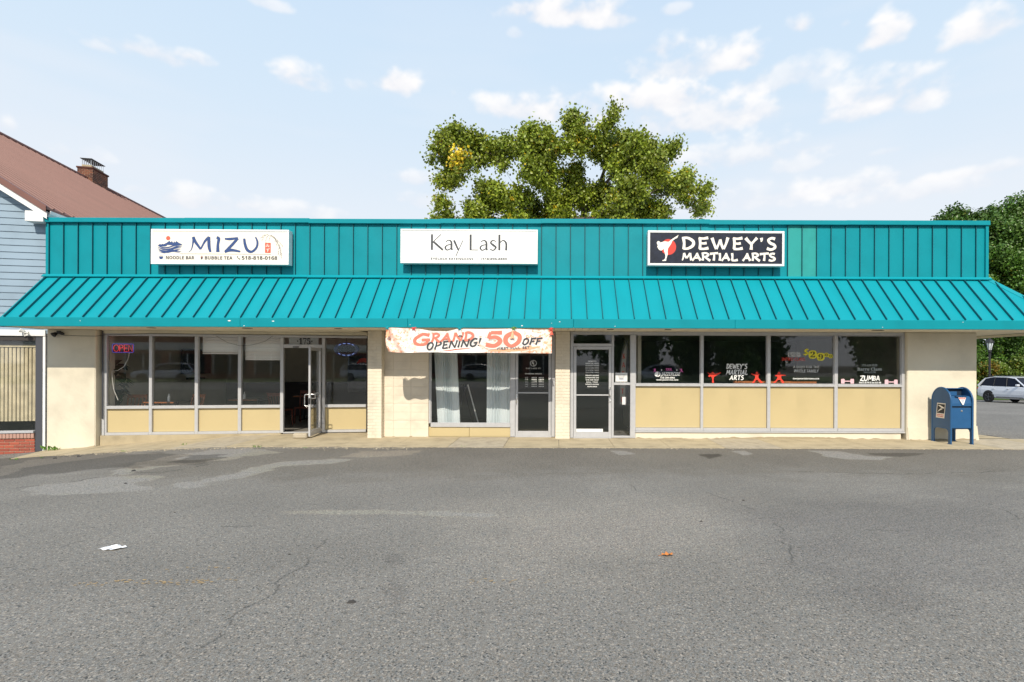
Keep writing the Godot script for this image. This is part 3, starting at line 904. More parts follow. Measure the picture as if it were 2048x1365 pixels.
func make_shops() -> void:
	var root := thing("shop_building", "low cream building of three shops under a teal metal canopy", "building")
	var cream: Material = M["cream render"]
	# --- masonry shell: rendered piers at both ends, side and back walls, roof
	var end_pier := part("wall", root)
	bx("render", Vector3(-11.84, -0.5, -12.6), Vector3(-10.702, 2.515, -12.33), cream, end_pier, 0.02)
	bx("render", Vector3(-11.84, -0.5, -24), Vector3(-11.6, 4.9, -12.605), cream, end_pier, 0.01)
	var right_pier := part("wall", root)
	var mb := MB.new()
	mb.box(Vector3(8.201, -0.1, -12.62), Vector3(9.829, 2.515, -12.33), 0.02)
	obj("render", mb, cream, right_pier)
	# the flared foot of the rendered corner
	mb = MB.new()
	mb.prism(PackedVector2Array([Vector2(8.236, -0.02), Vector2(9.852 + 0.03, -0.02), Vector2(9.841 + 0.012, 0.12), Vector2(9.829, 0.34), Vector2(8.212, 0.3)]), -12.5, -12.318)
	obj("foot", mb, cream, right_pier)
	bx("render", Vector3(9.829 - 0.24, -1.2, -24), Vector3(9.829 - 0.004, 4.9, -12.625), cream, right_pier, 0.01)
	bx("back_wall", Vector3(-11.6, -1, -24.2), Vector3(9.83, 4.9, -24.0), cream, root)
	bx("roof", Vector3(-11.8, 4.72, -24), Vector3(9.9, 4.88, -12.75), M["room ceiling"], root)
	# wall above the shop fronts, hidden behind canopy and soffit
	bx("lintel", Vector3(-11.6, 2.53, -12.72), Vector3(9.83, 4.9, -12.42), cream, root)

	# --- brick piers, painted cream
	for q: Array in [[-4.362, -4.036, 13.42], [0.012, 0.349, 12.6]]:
		brick_pier(root, q[0], q[1], q[2])

	# --- block wall of the middle shop: stacked 16 by 8 inch blocks, faces moulded as low pyramids
	var blocks := part("block_wall", root)
	var bl := -4.036 + 0.0
	var br := -2.991
	bx("backing", Vector3(bl, -0.03, -12.75), Vector3(br, 2.515, -12.56), M["cream mortar"], blocks, 0)
	var cols := [br, br - 0.414, br - 0.828, bl]
	var face := MB.new()
	for row in 13:
		for k in 3:
			var x1: float = cols[k]
			var x0: float = cols[k + 1]
			var y0 := 0.0 + row * 0.2
			var y1 := minf(y0 + 0.1985, 2.512)
			if y1 - y0 < 0.05:
				continue
			var m := MB.new()
			m.box(Vector3(x0 + 0.0012, y0, -12.6), Vector3(x1 - 0.0012, y1, -12.53), 0.0025)
			# every block carries half of a raised triangle
			var cx := x0 + 0.207 if x1 - x0 < 0.4 else (x0 + x1) / 2
			var r := minf((x1 - x0) / 2 - 0.012, 0.2)
			cx = (x0 + x1) / 2
			var z := -12.529
			var lo := y0 + 0.012
			var hi := y1 - 0.012
			if row % 2 == 1:
				var e := lo; lo = hi; hi = e
			var apex := Vector3(cx, hi, z + 0.003)
			var a := Vector3(cx - r, lo, z)
			var b := Vector3(cx + r, lo, z)
			var top := Vector3(cx, lerpf(lo, hi, 0.3), z + 0.006)
			var mid := Vector3(cx, (lo + hi) / 2, z - 0.3)
			m.out([a, b, top], mid)
			m.out([b, apex, top], mid)
			m.out([apex, a, top], mid)
			obj("block", m, M["cream block"], blocks)

	# --- the parapet: vertical panels between seams, coping over, flashing under
	var parapet := part("parapet", root)
	var px0 := -11.84
	var px1 := 10.068
	var teal: Material = M["teal paint"]
	rng.seed = 5
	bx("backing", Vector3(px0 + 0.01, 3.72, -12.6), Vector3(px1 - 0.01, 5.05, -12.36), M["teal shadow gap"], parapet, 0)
	for k in range(-36, 30):
		var a := maxf(0.014 + PITCH * k + 0.011, px0)
		var b := minf(0.014 + PITCH * (k + 1) - 0.011, px1 - 0.03)
		if b - a < 0.03:
			continue
		var bow := rng.randf_range(0.0, 0.005)
		var m := MB.new()
		# a pan, very slightly oil-canned
		for s in 6:
			for r in 4:
				var q := []
				for e: Array in [[s, r], [s + 1, r], [s + 1, r + 1], [s, r + 1]]:
					var u: float = e[0] / 6.0
					var vv: float = e[1] / 4.0
					q.append(Vector3(lerpf(a, b, u), lerpf(3.78, 5.03, vv), -12.345 + bow * sin(u * PI) * (0.4 + 0.6 * sin(vv * 5.0 + k))))
				m.quad(q[0], q[1], q[2], q[3])
		obj("parapet_panel", m, M["faded teal paint"] if k == 16 or k == 17 else teal, parapet)
		if a > px0 + 0.05:
			obj("standing_seam", seam_mesh(Vector3(a - 0.011, 3.80, -12.352), Vector3(a - 0.011, 5.02, -12.352), Vector3(0, 0, 1), 0.038, 0.008), M["seam shade"], parapet)
	bx("corner_trim", Vector3(px1 - 0.07, 3.78, -12.6), Vector3(px1, 5.02, -12.30), teal, parapet)
	bx("corner_trim", Vector3(px0 - 0.02, 3.78, -12.6), Vector3(px0 + 0.045, 5.02, -12.318), teal, parapet)
	var joints := [px0 - 0.035, -8.6, -5.735, -2.675, -0.349, 3.559, 6.747, px1 + 0.012]
	for i in joints.size() - 1:
		var dy: float = [0.0, 0.004, -0.008, 0.002, 0.01, -0.004, 0.0][i]
		var a: float = joints[i]
		var b: float = joints[i + 1] + (0.03 if i < joints.size() - 2 else 0.0)
		var pr: float = [0.0, 0.003, 0.0, 0.004, 0.0, 0.003, 0.0][i]
		bx("coping", Vector3(a, 5.0 + dy, -12.66), Vector3(b, 5.105 + dy, -12.268 + pr), teal, parapet, 0.006)
	bx("side_panel", Vector3(px1 - 0.03, 3.7, -24), Vector3(px1 - 0.012, 5.0, -12.602), teal, parapet, 0)
	bx("side_panel", Vector3(px0 + 0.005, 2.6, -24), Vector3(px0 + 0.03, 5.0, -12.602), teal, parapet, 0)
	bx("side_coping", Vector3(px1 - 0.2, 5.0, -24), Vector3(px1 + 0.012, 5.105, -12.662), teal, parapet, 0.006)
	bx("side_coping", Vector3(px0 - 0.035, 5.0, -24), Vector3(px0 + 0.2, 5.105, -12.662), teal, parapet, 0.006)

	# --- the canopy: sloping pans and seams, hip at the right, fascia, boarded soffit
	var canopy := part("canopy", root)
	var cm: Material = M["teal canopy paint"]
	var run := CANOPY_TOP.y - CANOPY_LOW.y
	var cx0 := -11.88
	var cx1 := px1 + run
	var up := Vector3(0, run, CANOPY_TOP.x - CANOPY_LOW.x).normalized()
	var on := func(x: float, s: float) -> Vector3:
		# s runs from 0 at the wall to 1 at the fascia
		return Vector3(x, lerpf(CANOPY_TOP.x, CANOPY_LOW.x, s), -lerpf(CANOPY_TOP.y, CANOPY_LOW.y, s))
	for k in range(-36, 34):
		var a := maxf(0.014 + PITCH * k + 0.011, cx0)
		var b := minf(0.014 + PITCH * (k + 1) - 0.011, cx1)
		if b - a < 0.02:
			continue
		var m := MB.new()
		var bow := rng.randf_range(-0.001, 0.005)
		for s in 5:
			for r in 6:
				var q := []
				for e: Array in [[s, r], [s + 1, r], [s + 1, r + 1], [s, r + 1]]:
					var x: float = lerpf(a, b, e[0] / 5.0)
					var from := clampf((x - px1) / run, 0.0, 1.0)
					q.append(on.call(x, lerpf(from, 1.0, e[1] / 6.0)) + up * bow * sin(e[0] / 5.0 * PI) * (0.5 + 0.5 * sin(e[1] * 0.9 + k)))
				if (q[0] - q[3]).length() > 1e-4 or (q[1] - q[2]).length() > 1e-4:
					m.quad(q[3], q[2], q[1], q[0])
		obj("canopy_panel", m, cm, canopy)
		if a > cx0 + 0.02:
			var from := clampf((a - px1) / run, 0.0, 1.0)
			if from < 0.97:
				obj("standing_seam", seam_mesh(on.call(a - 0.011, from) - up * 0.01, on.call(a - 0.011, 1.0) - up * 0.01, up, 0.052, 0.009), M["seam shade"], canopy)
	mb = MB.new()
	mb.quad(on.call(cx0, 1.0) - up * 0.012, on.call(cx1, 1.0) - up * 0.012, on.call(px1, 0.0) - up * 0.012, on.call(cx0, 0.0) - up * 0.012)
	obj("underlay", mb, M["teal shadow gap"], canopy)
	# closing strips along the top, broken at the panel joints
	for i in joints.size() - 1:
		var a: float = joints[i] if i > 0 else cx0
		var b: float = joints[i + 1] if i < joints.size() - 2 else px1 + 0.03
		var m := MB.new()
		var o := on.call(0, 0.0) as Vector3
		var lift: float = [0.0, 0.003, -0.002, 0.002, 0.0, 0.003, 0.001][i]
		for q: Array in [[Vector3(0, 3.795 + lift, -12.338), Vector3(0, 3.795 + lift, -12.286)], [Vector3(0, 3.795 + lift, -12.286), Vector3(0, 3.742 + lift, -12.232)], [Vector3(0, 3.742 + lift, -12.232), Vector3(0, 3.725 + lift, -12.24)]]:
			m.quad(Vector3(a, q[1].y, q[1].z), Vector3(b, q[1].y, q[1].z), Vector3(b, q[0].y, q[0].z), Vector3(a, q[0].y, q[0].z))
		obj("flashing", m, cm, canopy)
	# hip cap and the return slope down the right-hand side
	var hip_a := Vector3(px1, CANOPY_TOP.x + 0.05, -CANOPY_TOP.y)
	var hip_b := Vector3(cx1, CANOPY_LOW.x + 0.05, -CANOPY_LOW.y)
	var mh := MB.new()
	var l := Vector3(-0.085, -0.032, 0.0)
	var rr := Vector3(0.0, -0.032, -0.085)
	mh.quad(hip_a + l, hip_b + l, hip_b, hip_a)
	mh.quad(hip_a, hip_b, hip_b + rr, hip_a + rr)
	mh.quad(hip_a + l + Vector3(0, -0.03, 0), hip_b + l + Vector3(0, -0.03, 0), hip_b + l, hip_a + l)
	mh.quad(hip_b + rr + Vector3(0, -0.03, 0), hip_a + rr + Vector3(0, -0.03, 0), hip_a + rr, hip_b + rr)
	obj("hip_cap", mh, cm, canopy)
	var upr := Vector3(CANOPY_TOP.x - CANOPY_LOW.x, run, 0).normalized()
	for k in 36:
		var d0 := CANOPY_LOW.y + k * PITCH
		var d1 := d0 + PITCH - 0.003
		var m := MB.new()
		var q := []
		for e: Array in [[d0, 0], [d1, 0], [d1, 1], [d0, 1]]:
			var s: float = clampf((e[0] - CANOPY_LOW.y) / run, 0.0, 1.0) if e[1] == 1 else 0.0
			q.append(Vector3(lerpf(cx1, px1, s), lerpf(CANOPY_LOW.x, CANOPY_TOP.x, s), -e[0]))
		m.quad(q[0], q[1], q[2], q[3])
		obj("canopy_panel", m, cm, canopy)
		if k > 0:
			obj("standing_seam", seam_mesh(q[3], q[0], upr, 0.04, 0.012), cm, canopy)
	# fascia: boxed edge in long lengths
	var fj := [cx0 - 0.012, -6.734, -3.153, 0.395, 3.848, cx1 + 0.012]
	for i in fj.size() - 1:
		bx("fascia", Vector3(fj[i] + 0.002, 2.514, -11.36), Vector3(fj[i + 1] - 0.002, 2.712, -11.318 + [0.0, 0.003, 0.001, 0.003, 0.0][i]), teal, canopy, 0.006)
	bx("fascia", Vector3(cx1 - 0.03, 2.514, -23.8), Vector3(cx1 + 0.012, 2.712, -11.363), teal, canopy, 0.006)
	# chips in the fascia paint
	rng.seed = 19
	for q: Array in [[-6.963, 2.646, 0.022], [-6.023, 2.639, 0.02], [-6.642, 2.540, 0.012], [-0.705, 2.561, 0.016], [0.096, 2.649, 0.012], [-0.075, 2.617, 0.009], [1.282, 2.557, 0.01], [-10.145, 2.635, 0.008], [-3.097, 2.574, 0.008], [6.995, 2.556, 0.009], [8.714, 2.669, 0.01]]:
		var pl := PackedVector2Array()
		for i in 6:
			var a := TAU * i / 6
			pl.append(Vector2(q[0] + cos(a) * q[2] * rng.randf_range(0.9, 1.8), q[1] + sin(a) * q[2] * rng.randf_range(0.4, 0.8)))
		obj("paint_chip", MB.new().prism(pl, -11.314, -11.3125, false), M["white enamel"], canopy)
	mb = MB.new()
	mb.tri(Vector3(cx0, 3.74, -12.3), Vector3(cx0, 2.51, -12.3), Vector3(cx0, 2.51, -11.33))
	mb.tri(Vector3(cx0, 3.74, -12.3), Vector3(cx0, 2.51, -11.33), Vector3(cx0, 2.70, -11.33))
	obj("end_panel", mb, cm, canopy)
	# soffit boards, each running from the fascia back to the shop fronts
	var bw := 0.156
	rng.seed = 12
	var sx := cx0 + 0.004
	while sx < cx1 - 0.03:
		var back := 12.5
		if sx > -10.75 and sx < -4.75:
			back = 13.42
		elif sx > -4.85 and sx < 0.05:
			back = 12.62
		if sx > 9.8:
			back = 23.7
		var dy := rng.randf_range(-0.0015, 0.0015)
		bx("soffit_board", Vector3(sx + 0.003, 2.516 + dy, -back), Vector3(minf(sx + bw - 0.003, cx1 - 0.032), 2.532, -11.362), M["soffit board"], canopy, 0.004)
		sx += bw
	bx("soffit_backing", Vector3(cx0 + 0.01, 2.540, -12.42), Vector3(cx1 - 0.04, 2.55, -11.37), M["dark trim"], canopy, 0)
	bx("soffit_backing", Vector3(-10.7, 2.5405, -13.5), Vector3(-4.3, 2.5505, -12.73), M["dark trim"], canopy, 0)
	bx("side_soffit_trim", Vector3(cx1 - 0.034, 2.45, -23.7), Vector3(cx1 + 0.004, 2.512, -11.6), M["soffit board"], canopy, 0.004)
	for q: Array in [[2.419, 2.550], [-6.865, -6.690], [-4.837, -4.706], [-8.952, -8.820], [1.144, 1.286], [6.998, 7.215]]:
		bx("soffit_vent", Vector3(q[0], 2.507, -11.72), Vector3(q[1], 2.5155, -11.6), M["dark trim"], canopy, 0.002)

	# grime thrown up along the foot of the walls
	for q: Array in [[-11.807, -10.702, -12.3285, 0.0], [-4.043, -3.014, -12.5285, 0.0], [1.910, 8.085, -12.4185, 0.0], [8.259, 9.794, -12.3155, 0.0]]:
		mb = MB.new()
		var gx: float = q[0]
		var hy := 0.03
		while gx < q[1]:
			var ge := minf(gx + rng.randf_range(0.03, 0.09), q[1])
			var h2 := clampf(hy + rng.randf_range(-0.016, 0.016), 0.012, 0.06)
			var g0 := ground_y(gx, 12.3)
			var g1 := ground_y(ge, 12.3)
			mb.quad(Vector3(gx, g0 - 0.02, q[2]), Vector3(ge, g1 - 0.02, q[2]), Vector3(ge, g1 + h2, q[2]), Vector3(gx, g0 + hy, q[2]))
			hy = h2
			gx = ge
		tag(obj("grime", mb, M["wall grime"], root), "", "", "", "stuff")
	mizu_front(root)
	middle_front(root)
	right_front(root)
	rooms(root)

func brick_pier(root: Node3D, x0: float, x1: float, back: float) -> void:
	var pier := part("brick_pier", root)
	bx("core", Vector3(x0 + 0.008, -0.05, -back), Vector3(x1 - 0.008, 2.513, -12.3385), M["cream brick"], pier, 0)
	var row := 0
	var y := 0.008
	var full: ArrayMesh
	while y < 2.45:
		# running bond: a stretcher and a half, turned about from course to course
		var cut := x0 + (0.2 if row % 2 == 0 else x1 - x0 - 0.2)
		var pieces := [[x0, cut - 0.0025], [cut + 0.0025, x1]]
		for q: Array in pieces:
			var m := MB.new()
			var pr := rng.randf_range(0.0, 0.002)
			m.box(Vector3(q[0], y, -12.5), Vector3(q[1], y + 0.069, -12.332 + pr), 0.004)
			obj("brick", m, M["cream brick"], pier)
		# the returns
		for s: float in [x0, x1]:
			var z := -12.502
			var k := 0
			while z > -back + 0.1 and k < 4:
				var e := maxf(z - 0.195, -back)
				if row % 2 == 1 and k == 0:
					e = z - 0.1
				if s == x1:
					var m := MB.new()
					m.box(Vector3(s - 0.03, y, e + 0.003), Vector3(s - 0.0005, y + 0.069, z), 0.003)
					obj("brick", m, M["cream brick"], pier)
				z = e
				k += 1
		y += 0.0735
		row += 1

func bar(root: Node3D, called: String, x0: float, x1: float, y0: float, y1: float, z0: float, z1: float, mt: Material = null) -> MeshInstance3D:
	return bx(called, Vector3(x0, y0, z0), Vector3(x1, y1, z1), mt if mt else M["aluminium"], root, 0.003)

func pane(w: Node3D, x0: float, x1: float, y0: float, y1: float, z: float) -> void:
	var mb := MB.new()
	# a second sheet of glass is added behind the first to strengthen reflections
	for k in 2:
		var zz := z - 0.006 * k
		mb.quad(Vector3(x0, y0, zz), Vector3(x1, y0, zz), Vector3(x1, y1, zz), Vector3(x0, y1, zz))
	obj("pane", mb, M["window glass"], w)

func glazing_beads(w: Node3D, x0: float, x1: float, y0: float, y1: float, z: float, r := 0.014) -> void:
	# the thin inner frame that holds a pane
	var m := MB.new()
	m.box(Vector3(x0, y0, z), Vector3(x0 + r, y1, z + 0.02), 0.002)
	m.box(Vector3(x1 - r, y0, z), Vector3(x1, y1, z + 0.02), 0.002)
	m.box(Vector3(x0 + r, y0, z), Vector3(x1 - r, y0 + r, z + 0.02), 0.002)
	m.box(Vector3(x0 + r, y1 - r, z), Vector3(x1 - r, y1, z + 0.02), 0.002)
	obj("frame", m, M["aluminium"], w)

func mizu_front(root: Node3D) -> void:
	# the left shop front stands at an angle: its frame of reference has x along the glass and z outwards
	var fr := part("left_shop_front", root, Vector3(-10.64, 0, -12.46), atan2(0.84, 5.91))
	# jambs and mullions
	bar(fr, "jamb", -0.019, 0.034, 0.03, 2.43, -0.09, 0.0)
	bar(fr, "jamb", 0.034 + 0.003, 0.076, 0.03, 2.43, -0.08, -0.012)
	bx("drain_pipe", Vector3(-0.002, 0.42, 0.003), Vector3(0.023, 2.49, 0.035), M["charcoal paint"], fr, 0.008)
	var mull := [[0.992, 1.057], [1.994, 2.066], [2.962, 3.035], [3.927, 4.003], [4.902, 4.973]]
	for q: Array in mull:
		bar(fr, "mullion", q[0], q[1], 0.03, 2.38, -0.09, 0.004)
	bar(fr, "head_rail", 0.076 + 0.002, 5.982, 2.383, 2.435, -0.09, 0.0)
	bar(fr, "head_trim", -0.019, 5.982, 2.438, 2.512, -0.12, -0.01, M["soffit board"])
	bar(fr, "jamb", 5.957, 5.988, 0.03, 2.38, -0.08, -0.02, M["dark trim"])
	var bays := [[0.076, mull[0][0]], [mull[0][1], mull[1][0]], [mull[1][1], mull[2][0]], [mull[2][1], mull[3][0]], [mull[4][1], 5.957]]
	for i in bays.size():
		var a: float = bays[i][0] + 0.002
		var b: float = bays[i][1] - 0.002
		bar(fr, "sill_rail", a, b, 0.652, 0.722, -0.09, 0.006)
		bar(fr, "base_rail", a, b, 0.03, 0.092, -0.09, 0.006)
		bx("lower_panel", Vector3(a, 0.094, -0.075), Vector3(b, 0.65, -0.05), M["yellow panel"], fr, 0.003)
		pane(fr, a, b, 0.724, 2.381, -0.06)
	# concrete footing under the frame, showing where the pavement falls away
	mb_foot(fr)
	# transom and door frame
	var da: float = mull[3][1] + 0.002
	var db: float = mull[4][0] - 0.002
	bar(fr, "transom_rail", da, db, 2.125, 2.21, -0.09, 0.0)
	pane(fr, da, db, 2.212, 2.381, -0.06)
	bx("added_pale_sheet", Vector3(da + 0.1, 2.214, -0.072), Vector3(db - 0.1, 2.379, -0.070), M["grey vinyl"], fr, 0)  # added pale sheet in place of the bright ceiling and reflection behind the digits
	text("lettering", "·175·", serif_bold, Vector3((da + db) / 2 + 0.03, 2.295, -0.05), 0.36, 0.155, M["ink black"], fr)
	bar(fr, "threshold", da, db, 0.022, 0.05, -0.12, 0.02)
	bx("door_closer", Vector3(da + 0.22, 2.135, 0.002), Vector3(da + 0.36, 2.16, 0.02), M["dark trim"], fr)
	# the door leaf, swung outwards on its right-hand hinges
	var leaf := Node3D.new()
	leaf.name = "open_door"
	root.add_child(leaf, true)
	leaf.position = Vector3(-5.815, 0, -13.13)
	leaf.rotation.y = deg_to_rad(-81.0)
	tag(leaf, "aluminium glass door swung open, propped by a stone")
	door_leaf(leaf, 0.90, 2.10, 0.05, 1.0)
	var pull := MB.new()
	pull.tube([Vector3(0.84, 1.02, 0.025), Vector3(0.84, 1.02, 0.10), Vector3(0.84, 0.99, 0.12), Vector3(0.84, 0.78, 0.12), Vector3(0.84, 0.75, 0.10), Vector3(0.84, 0.75, 0.025)], 0.012, 8)
	pull.tube([Vector3(0.84, 1.02, -0.025), Vector3(0.84, 1.02, -0.11), Vector3(0.84, 0.93, -0.11), Vector3(0.84, 0.93, -0.025)], 0.012, 8)
	obj("door_pull", pull, M["steel"], leaf)
	var lock := MB.new()
	lock.lathe([Vector2(0, 0.045), Vector2(0.018, 0.04), Vector2(0.02, 0.02)], Vector3(0.87, 0.92, 0), Vector3(0, 0, 1), 10)
	lock.box(Vector3(0.885, 0.8, -0.018), Vector3(0.9085, 0.94, 0.018), 0.002)
	obj("lock", lock, M["black metal"], leaf)

func mb_foot(fr: Node3D) -> void:
	var m := MB.new()
	m.box(Vector3(-0.019 - 0.03, -0.4, -0.12), Vector3(3.951, 0.027, 0.016), 0.008)
	obj("footing", m, M["concrete"], fr)

func door_leaf(leaf: Node3D, w: float, h: float, y0: float, mid: float) -> void:
	# hinges at x = 0, the leaf runs to x = w; z = 0 is its middle
	var s := 0.062
	bar(leaf, "stile", 0.0, s, y0, y0 + h - 0.03, -0.022, 0.022)
	bar(leaf, "stile", w - s, w, y0, y0 + h - 0.03, -0.022, 0.022)
	bar(leaf, "bottom_rail", s + 0.001, w - s - 0.001, y0, y0 + 0.12, -0.021, 0.021)
	bar(leaf, "top_rail", s + 0.001, w - s - 0.001, y0 + h - 0.1, y0 + h - 0.03, -0.021, 0.021)
	bar(leaf, "push_bar", s + 0.001, w - s - 0.001, mid, mid + 0.03, 0.012, 0.035)
	pane(leaf, s, w - s, y0 + 0.12, y0 + h - 0.1, 0.0)

func middle_front(root: Node3D) -> void:
	var fr := part("middle_shop_front", root, Vector3(0, 0, -12.57))
	var x0 := -3.006
	var x1 := -2.947
	var x2 := -1.055
	var x3 := -0.943
	var x4 := -0.142
	var x5 := 0.000
	bar(fr, "jamb", x0, x1, 0.33, 2.44, -0.09, 0.0)
	bar(fr, "mullion", x2, x3, 0.02, 2.44, -0.09, 0.003)
	bar(fr, "jamb", x4 + 0.06, x5, 0.02, 2.44, -0.09, 0.003)
	bar(fr, "head_rail", x0, x5, 2.443, 2.51, -0.09, 0.0)
	bar(fr, "sill_rail", x1 + 0.002, x2 - 0.002, 0.245, 0.335, -0.12, 0.012)
	pane(fr, x1, x2, 0.337, 2.441, -0.05)
	glazing_beads(fr, x1 + 0.001, x2 - 0.001, 0.336, 2.442, -0.045, 0.012)
	var mid := -2.030
	bx("lower_panel", Vector3(x0 - 0.02, 0.01, -0.1), Vector3(mid - 0.003, 0.242, -0.015), M["yellow panel"], fr)
	bx("lower_panel", Vector3(mid + 0.003, 0.01, -0.1), Vector3(x2 - 0.002, 0.242, -0.015), M["yellow panel"], fr)
	bar(fr, "transom_rail", x3 + 0.002, x4 + 0.058, 2.13, 2.2, -0.09, 0.0)
	pane(fr, x3, x4 + 0.06, 2.2, 2.441, -0.05)
	bar(fr, "threshold", x3 + 0.002, x4 + 0.058, 0.012, 0.035, -0.1, 0.03)
	var leaf := part("shop_door", root, Vector3(x3 + 0.008, 0, -12.585))
	var w := x4 + 0.052 - x3 - 0.008
	door_leaf(leaf, w, 2.11, 0.036, 1.05)
	var m := MB.new()
	m.tube([Vector3(0.03, 0.82, 0.02), Vector3(0.03, 0.82, 0.07), Vector3(0.03, 1.0, 0.07), Vector3(0.03, 1.0, 0.02)], 0.011, 8)
	obj("door_pull", m, M["steel"], leaf)
	bx("lock_box", Vector3(0.005, 0.92, 0.024), Vector3(0.05, 1.03, 0.05), M["white enamel"], leaf)
	# monogram and opening hours on the glass
	var ix := w * 0.5
	var ring := MB.new()
	for s in 28:
		var a := TAU * s / 28
		var b := TAU * (s + 1) / 28
		ring.quad(Vector3(ix + cos(a) * 0.075, 1.765 + sin(a) * 0.075, 0.004), Vector3(ix + cos(a) * 0.067, 1.765 + sin(a) * 0.067, 0.004), Vector3(ix + cos(b) * 0.067, 1.765 + sin(b) * 0.067, 0.004), Vector3(ix + cos(b) * 0.075, 1.765 + sin(b) * 0.075, 0.004))
	obj("monogram_ring", ring, M["white vinyl"], leaf)
	text("lettering", "K", serif, Vector3(ix - 0.014, 1.785, 0.004), 0.05, 0.065, M["white vinyl"], leaf)
	text("lettering", "L", serif, Vector3(ix + 0.018, 1.745, 0.004), 0.045, 0.065, M["white vinyl"], leaf)
	text("lettering", "KAY LASH NY", serif, Vector3(ix, 1.645, 0.004), 0.36, 0.027, M["white vinyl"], leaf)
	text("lettering", "OPENING HOURS", sans_bold, Vector3(ix, 1.515, 0.004), 0.40, 0.028, M["white vinyl"], leaf)
	var days := ["MON", "TUE", "WED", "THU", "FRI", "SAT"]
	for i in 6:
		text("lettering", days[i], sans, Vector3(ix - 0.16, 1.425 - i * 0.042, 0.004), 0.07, 0.018, M["white vinyl"], leaf)
		for k in 2:
			var row := MB.new()
			for j in 4:
				row.box(Vector3(ix - 0.04 + k * 0.17 + j * 0.032, 1.418 - i * 0.042, 0.003), Vector3(ix - 0.018 + k * 0.17 + j * 0.032, 1.434 - i * 0.042, 0.005), 0)
			obj("lettering", row, M["white vinyl"], leaf)

func right_front(root: Node3D) -> void:
	var fr := part("right_shop_front", root, Vector3(0, 0, -12.42))
	var d := 12.42
	var a0 := 0.363
	var a1 := 0.434
	var a2 := 1.331
	var a3 := 1.383
	var a4 := 1.769
	var a5 := 1.892
	var top := 2.44
	bar(fr, "jamb", a0, a1, 0.02, top, -0.1, 0.0)
	bar(fr, "mullion", a2, a3, 0.02, top, -0.1, 0.0)
	bar(fr, "mullion", a4, a5, 0.02, top, -0.1, 0.004)
	bar(fr, "head_rail", a0, 8.202, top + 0.003, 2.512, -0.1, 0.0)
	bar(fr, "transom_rail", a1 + 0.002, a2 - 0.002, 2.165, 2.232, -0.1, 0.0)
	pane(fr, a1, a2, 2.232, top, -0.05)
	bar(fr, "threshold", a1 + 0.002, a2 - 0.002, 0.012, 0.034, -0.1, 0.03)
	bar(fr, "sidelight_rail", a3 + 0.002, a4 - 0.002, 1.262, 1.32, -0.09, -0.004)
	bar(fr, "base_rail", a3 + 0.002, a4 - 0.002, 0.022, 0.068, -0.09, -0.004)
	pane(fr, a3, a4, 1.32, top, -0.05)
	pane(fr, a3, a4, 0.068, 1.262, -0.05)
	# door leaf, hung at the left, with the notices of the martial arts school
	var leaf := part("shop_door", root, Vector3(a1 + 0.006, 0, -12.435))
	var w := a2 - a1 - 0.012
	door_leaf(leaf, w, 2.155, 0.036, 1.01)
	var m := MB.new()
	m.tube([Vector3(w - 0.03, 1.18, 0.02), Vector3(w - 0.03, 1.2, 0.075), Vector3(w - 0.055, 1.17, 0.085), Vector3(w - 0.055, 1.04, 0.085), Vector3(w - 0.03, 1.0, 0.075), Vector3(w - 0.03, 1.0, 0.02)], 0.012, 8)
	m.lathe([Vector2(0, 0.05), Vector2(0.016, 0.045), Vector2(0.018, 0.02)], Vector3(w - 0.03, 0.88, 0), Vector3(0, 0, 1), 10)
	obj("door_pull", m, M["steel"], leaf)
	text("lettering", "PULL", sans, Vector3(w * 0.37, 2.055, 0.004), 0.16, 0.022, M["ink black"], leaf)
	var lines := ["DEWEY'S", "MARTIAL ARTS", "BUSINESS HOURS", "M-W 4:15PM-7:00PM", "TH 4:15PM-7:00PM", "FRI 4:15PM-7:00PM", "PRIVATE LESSONS", "SATURDAY 9AM-12PM", "518-428-9526", "CALL / TEXT", "PRIVATE LESSONS", "AVAILABLE"]
	for i in lines.size():
		var ww: float = minf(0.025 * lines[i].length(), 0.31) if i > 1 else [0.19, 0.31][i]
		text("lettering", lines[i], sans_bold, Vector3(w * 0.49, 1.815 - i * 0.052 - (0.02 if i > 5 else 0.0), 0.004), ww, 0.034 if i < 2 else 0.026, M["white vinyl"], leaf)
	bx("kick_plate", Vector3(0.064, 0.16, 0.002), Vector3(w * 0.78, 0.23, 0.006), M["white enamel"], leaf)
	# the four big windows
	var mull := [[a4, a5], [3.417, 3.480], [4.980, 5.054], [6.556, 6.635], [8.132, 8.202]]
	for i in range(1, 5):
		bar(fr, "mullion", mull[i][0], mull[i][1], 0.19, top, -0.1, 0.002)
	for i in 4:
		var x0: float = mull[i][1] + 0.002
		var x1: float = mull[i + 1][0] - 0.002
		bar(fr, "sill_rail", x0, x1, 1.236, 1.292, -0.1, 0.008)
		bar(fr, "base_rail", x0, x1, 0.19, 0.262, -0.1, 0.012)
		bx("lower_panel", Vector3(x0, 0.264, -0.09), Vector3(x1, 1.234, -0.045), M["yellow panel"], fr)
		pane(fr, x0, x1, 1.292, top, -0.05)
		glazing_beads(fr, x0 + 0.001, x1 - 0.001, 1.293, top - 0.001, -0.046, 0.012)
	bar(fr, "base_trim", a5 + 0.002, 8.225, 0.155, 0.187, -0.1, 0.03)
	bx("plinth", Vector3(a5 + 0.002, -0.02, -0.16), Vector3(8.120, 0.153, 0.0), M["cream render"], fr)
	bar(fr, "jamb", 8.202 + 0.002, 8.272, 0.0, 2.512, -0.1, -0.03, M["aluminium"])
	window_lettering(fr)

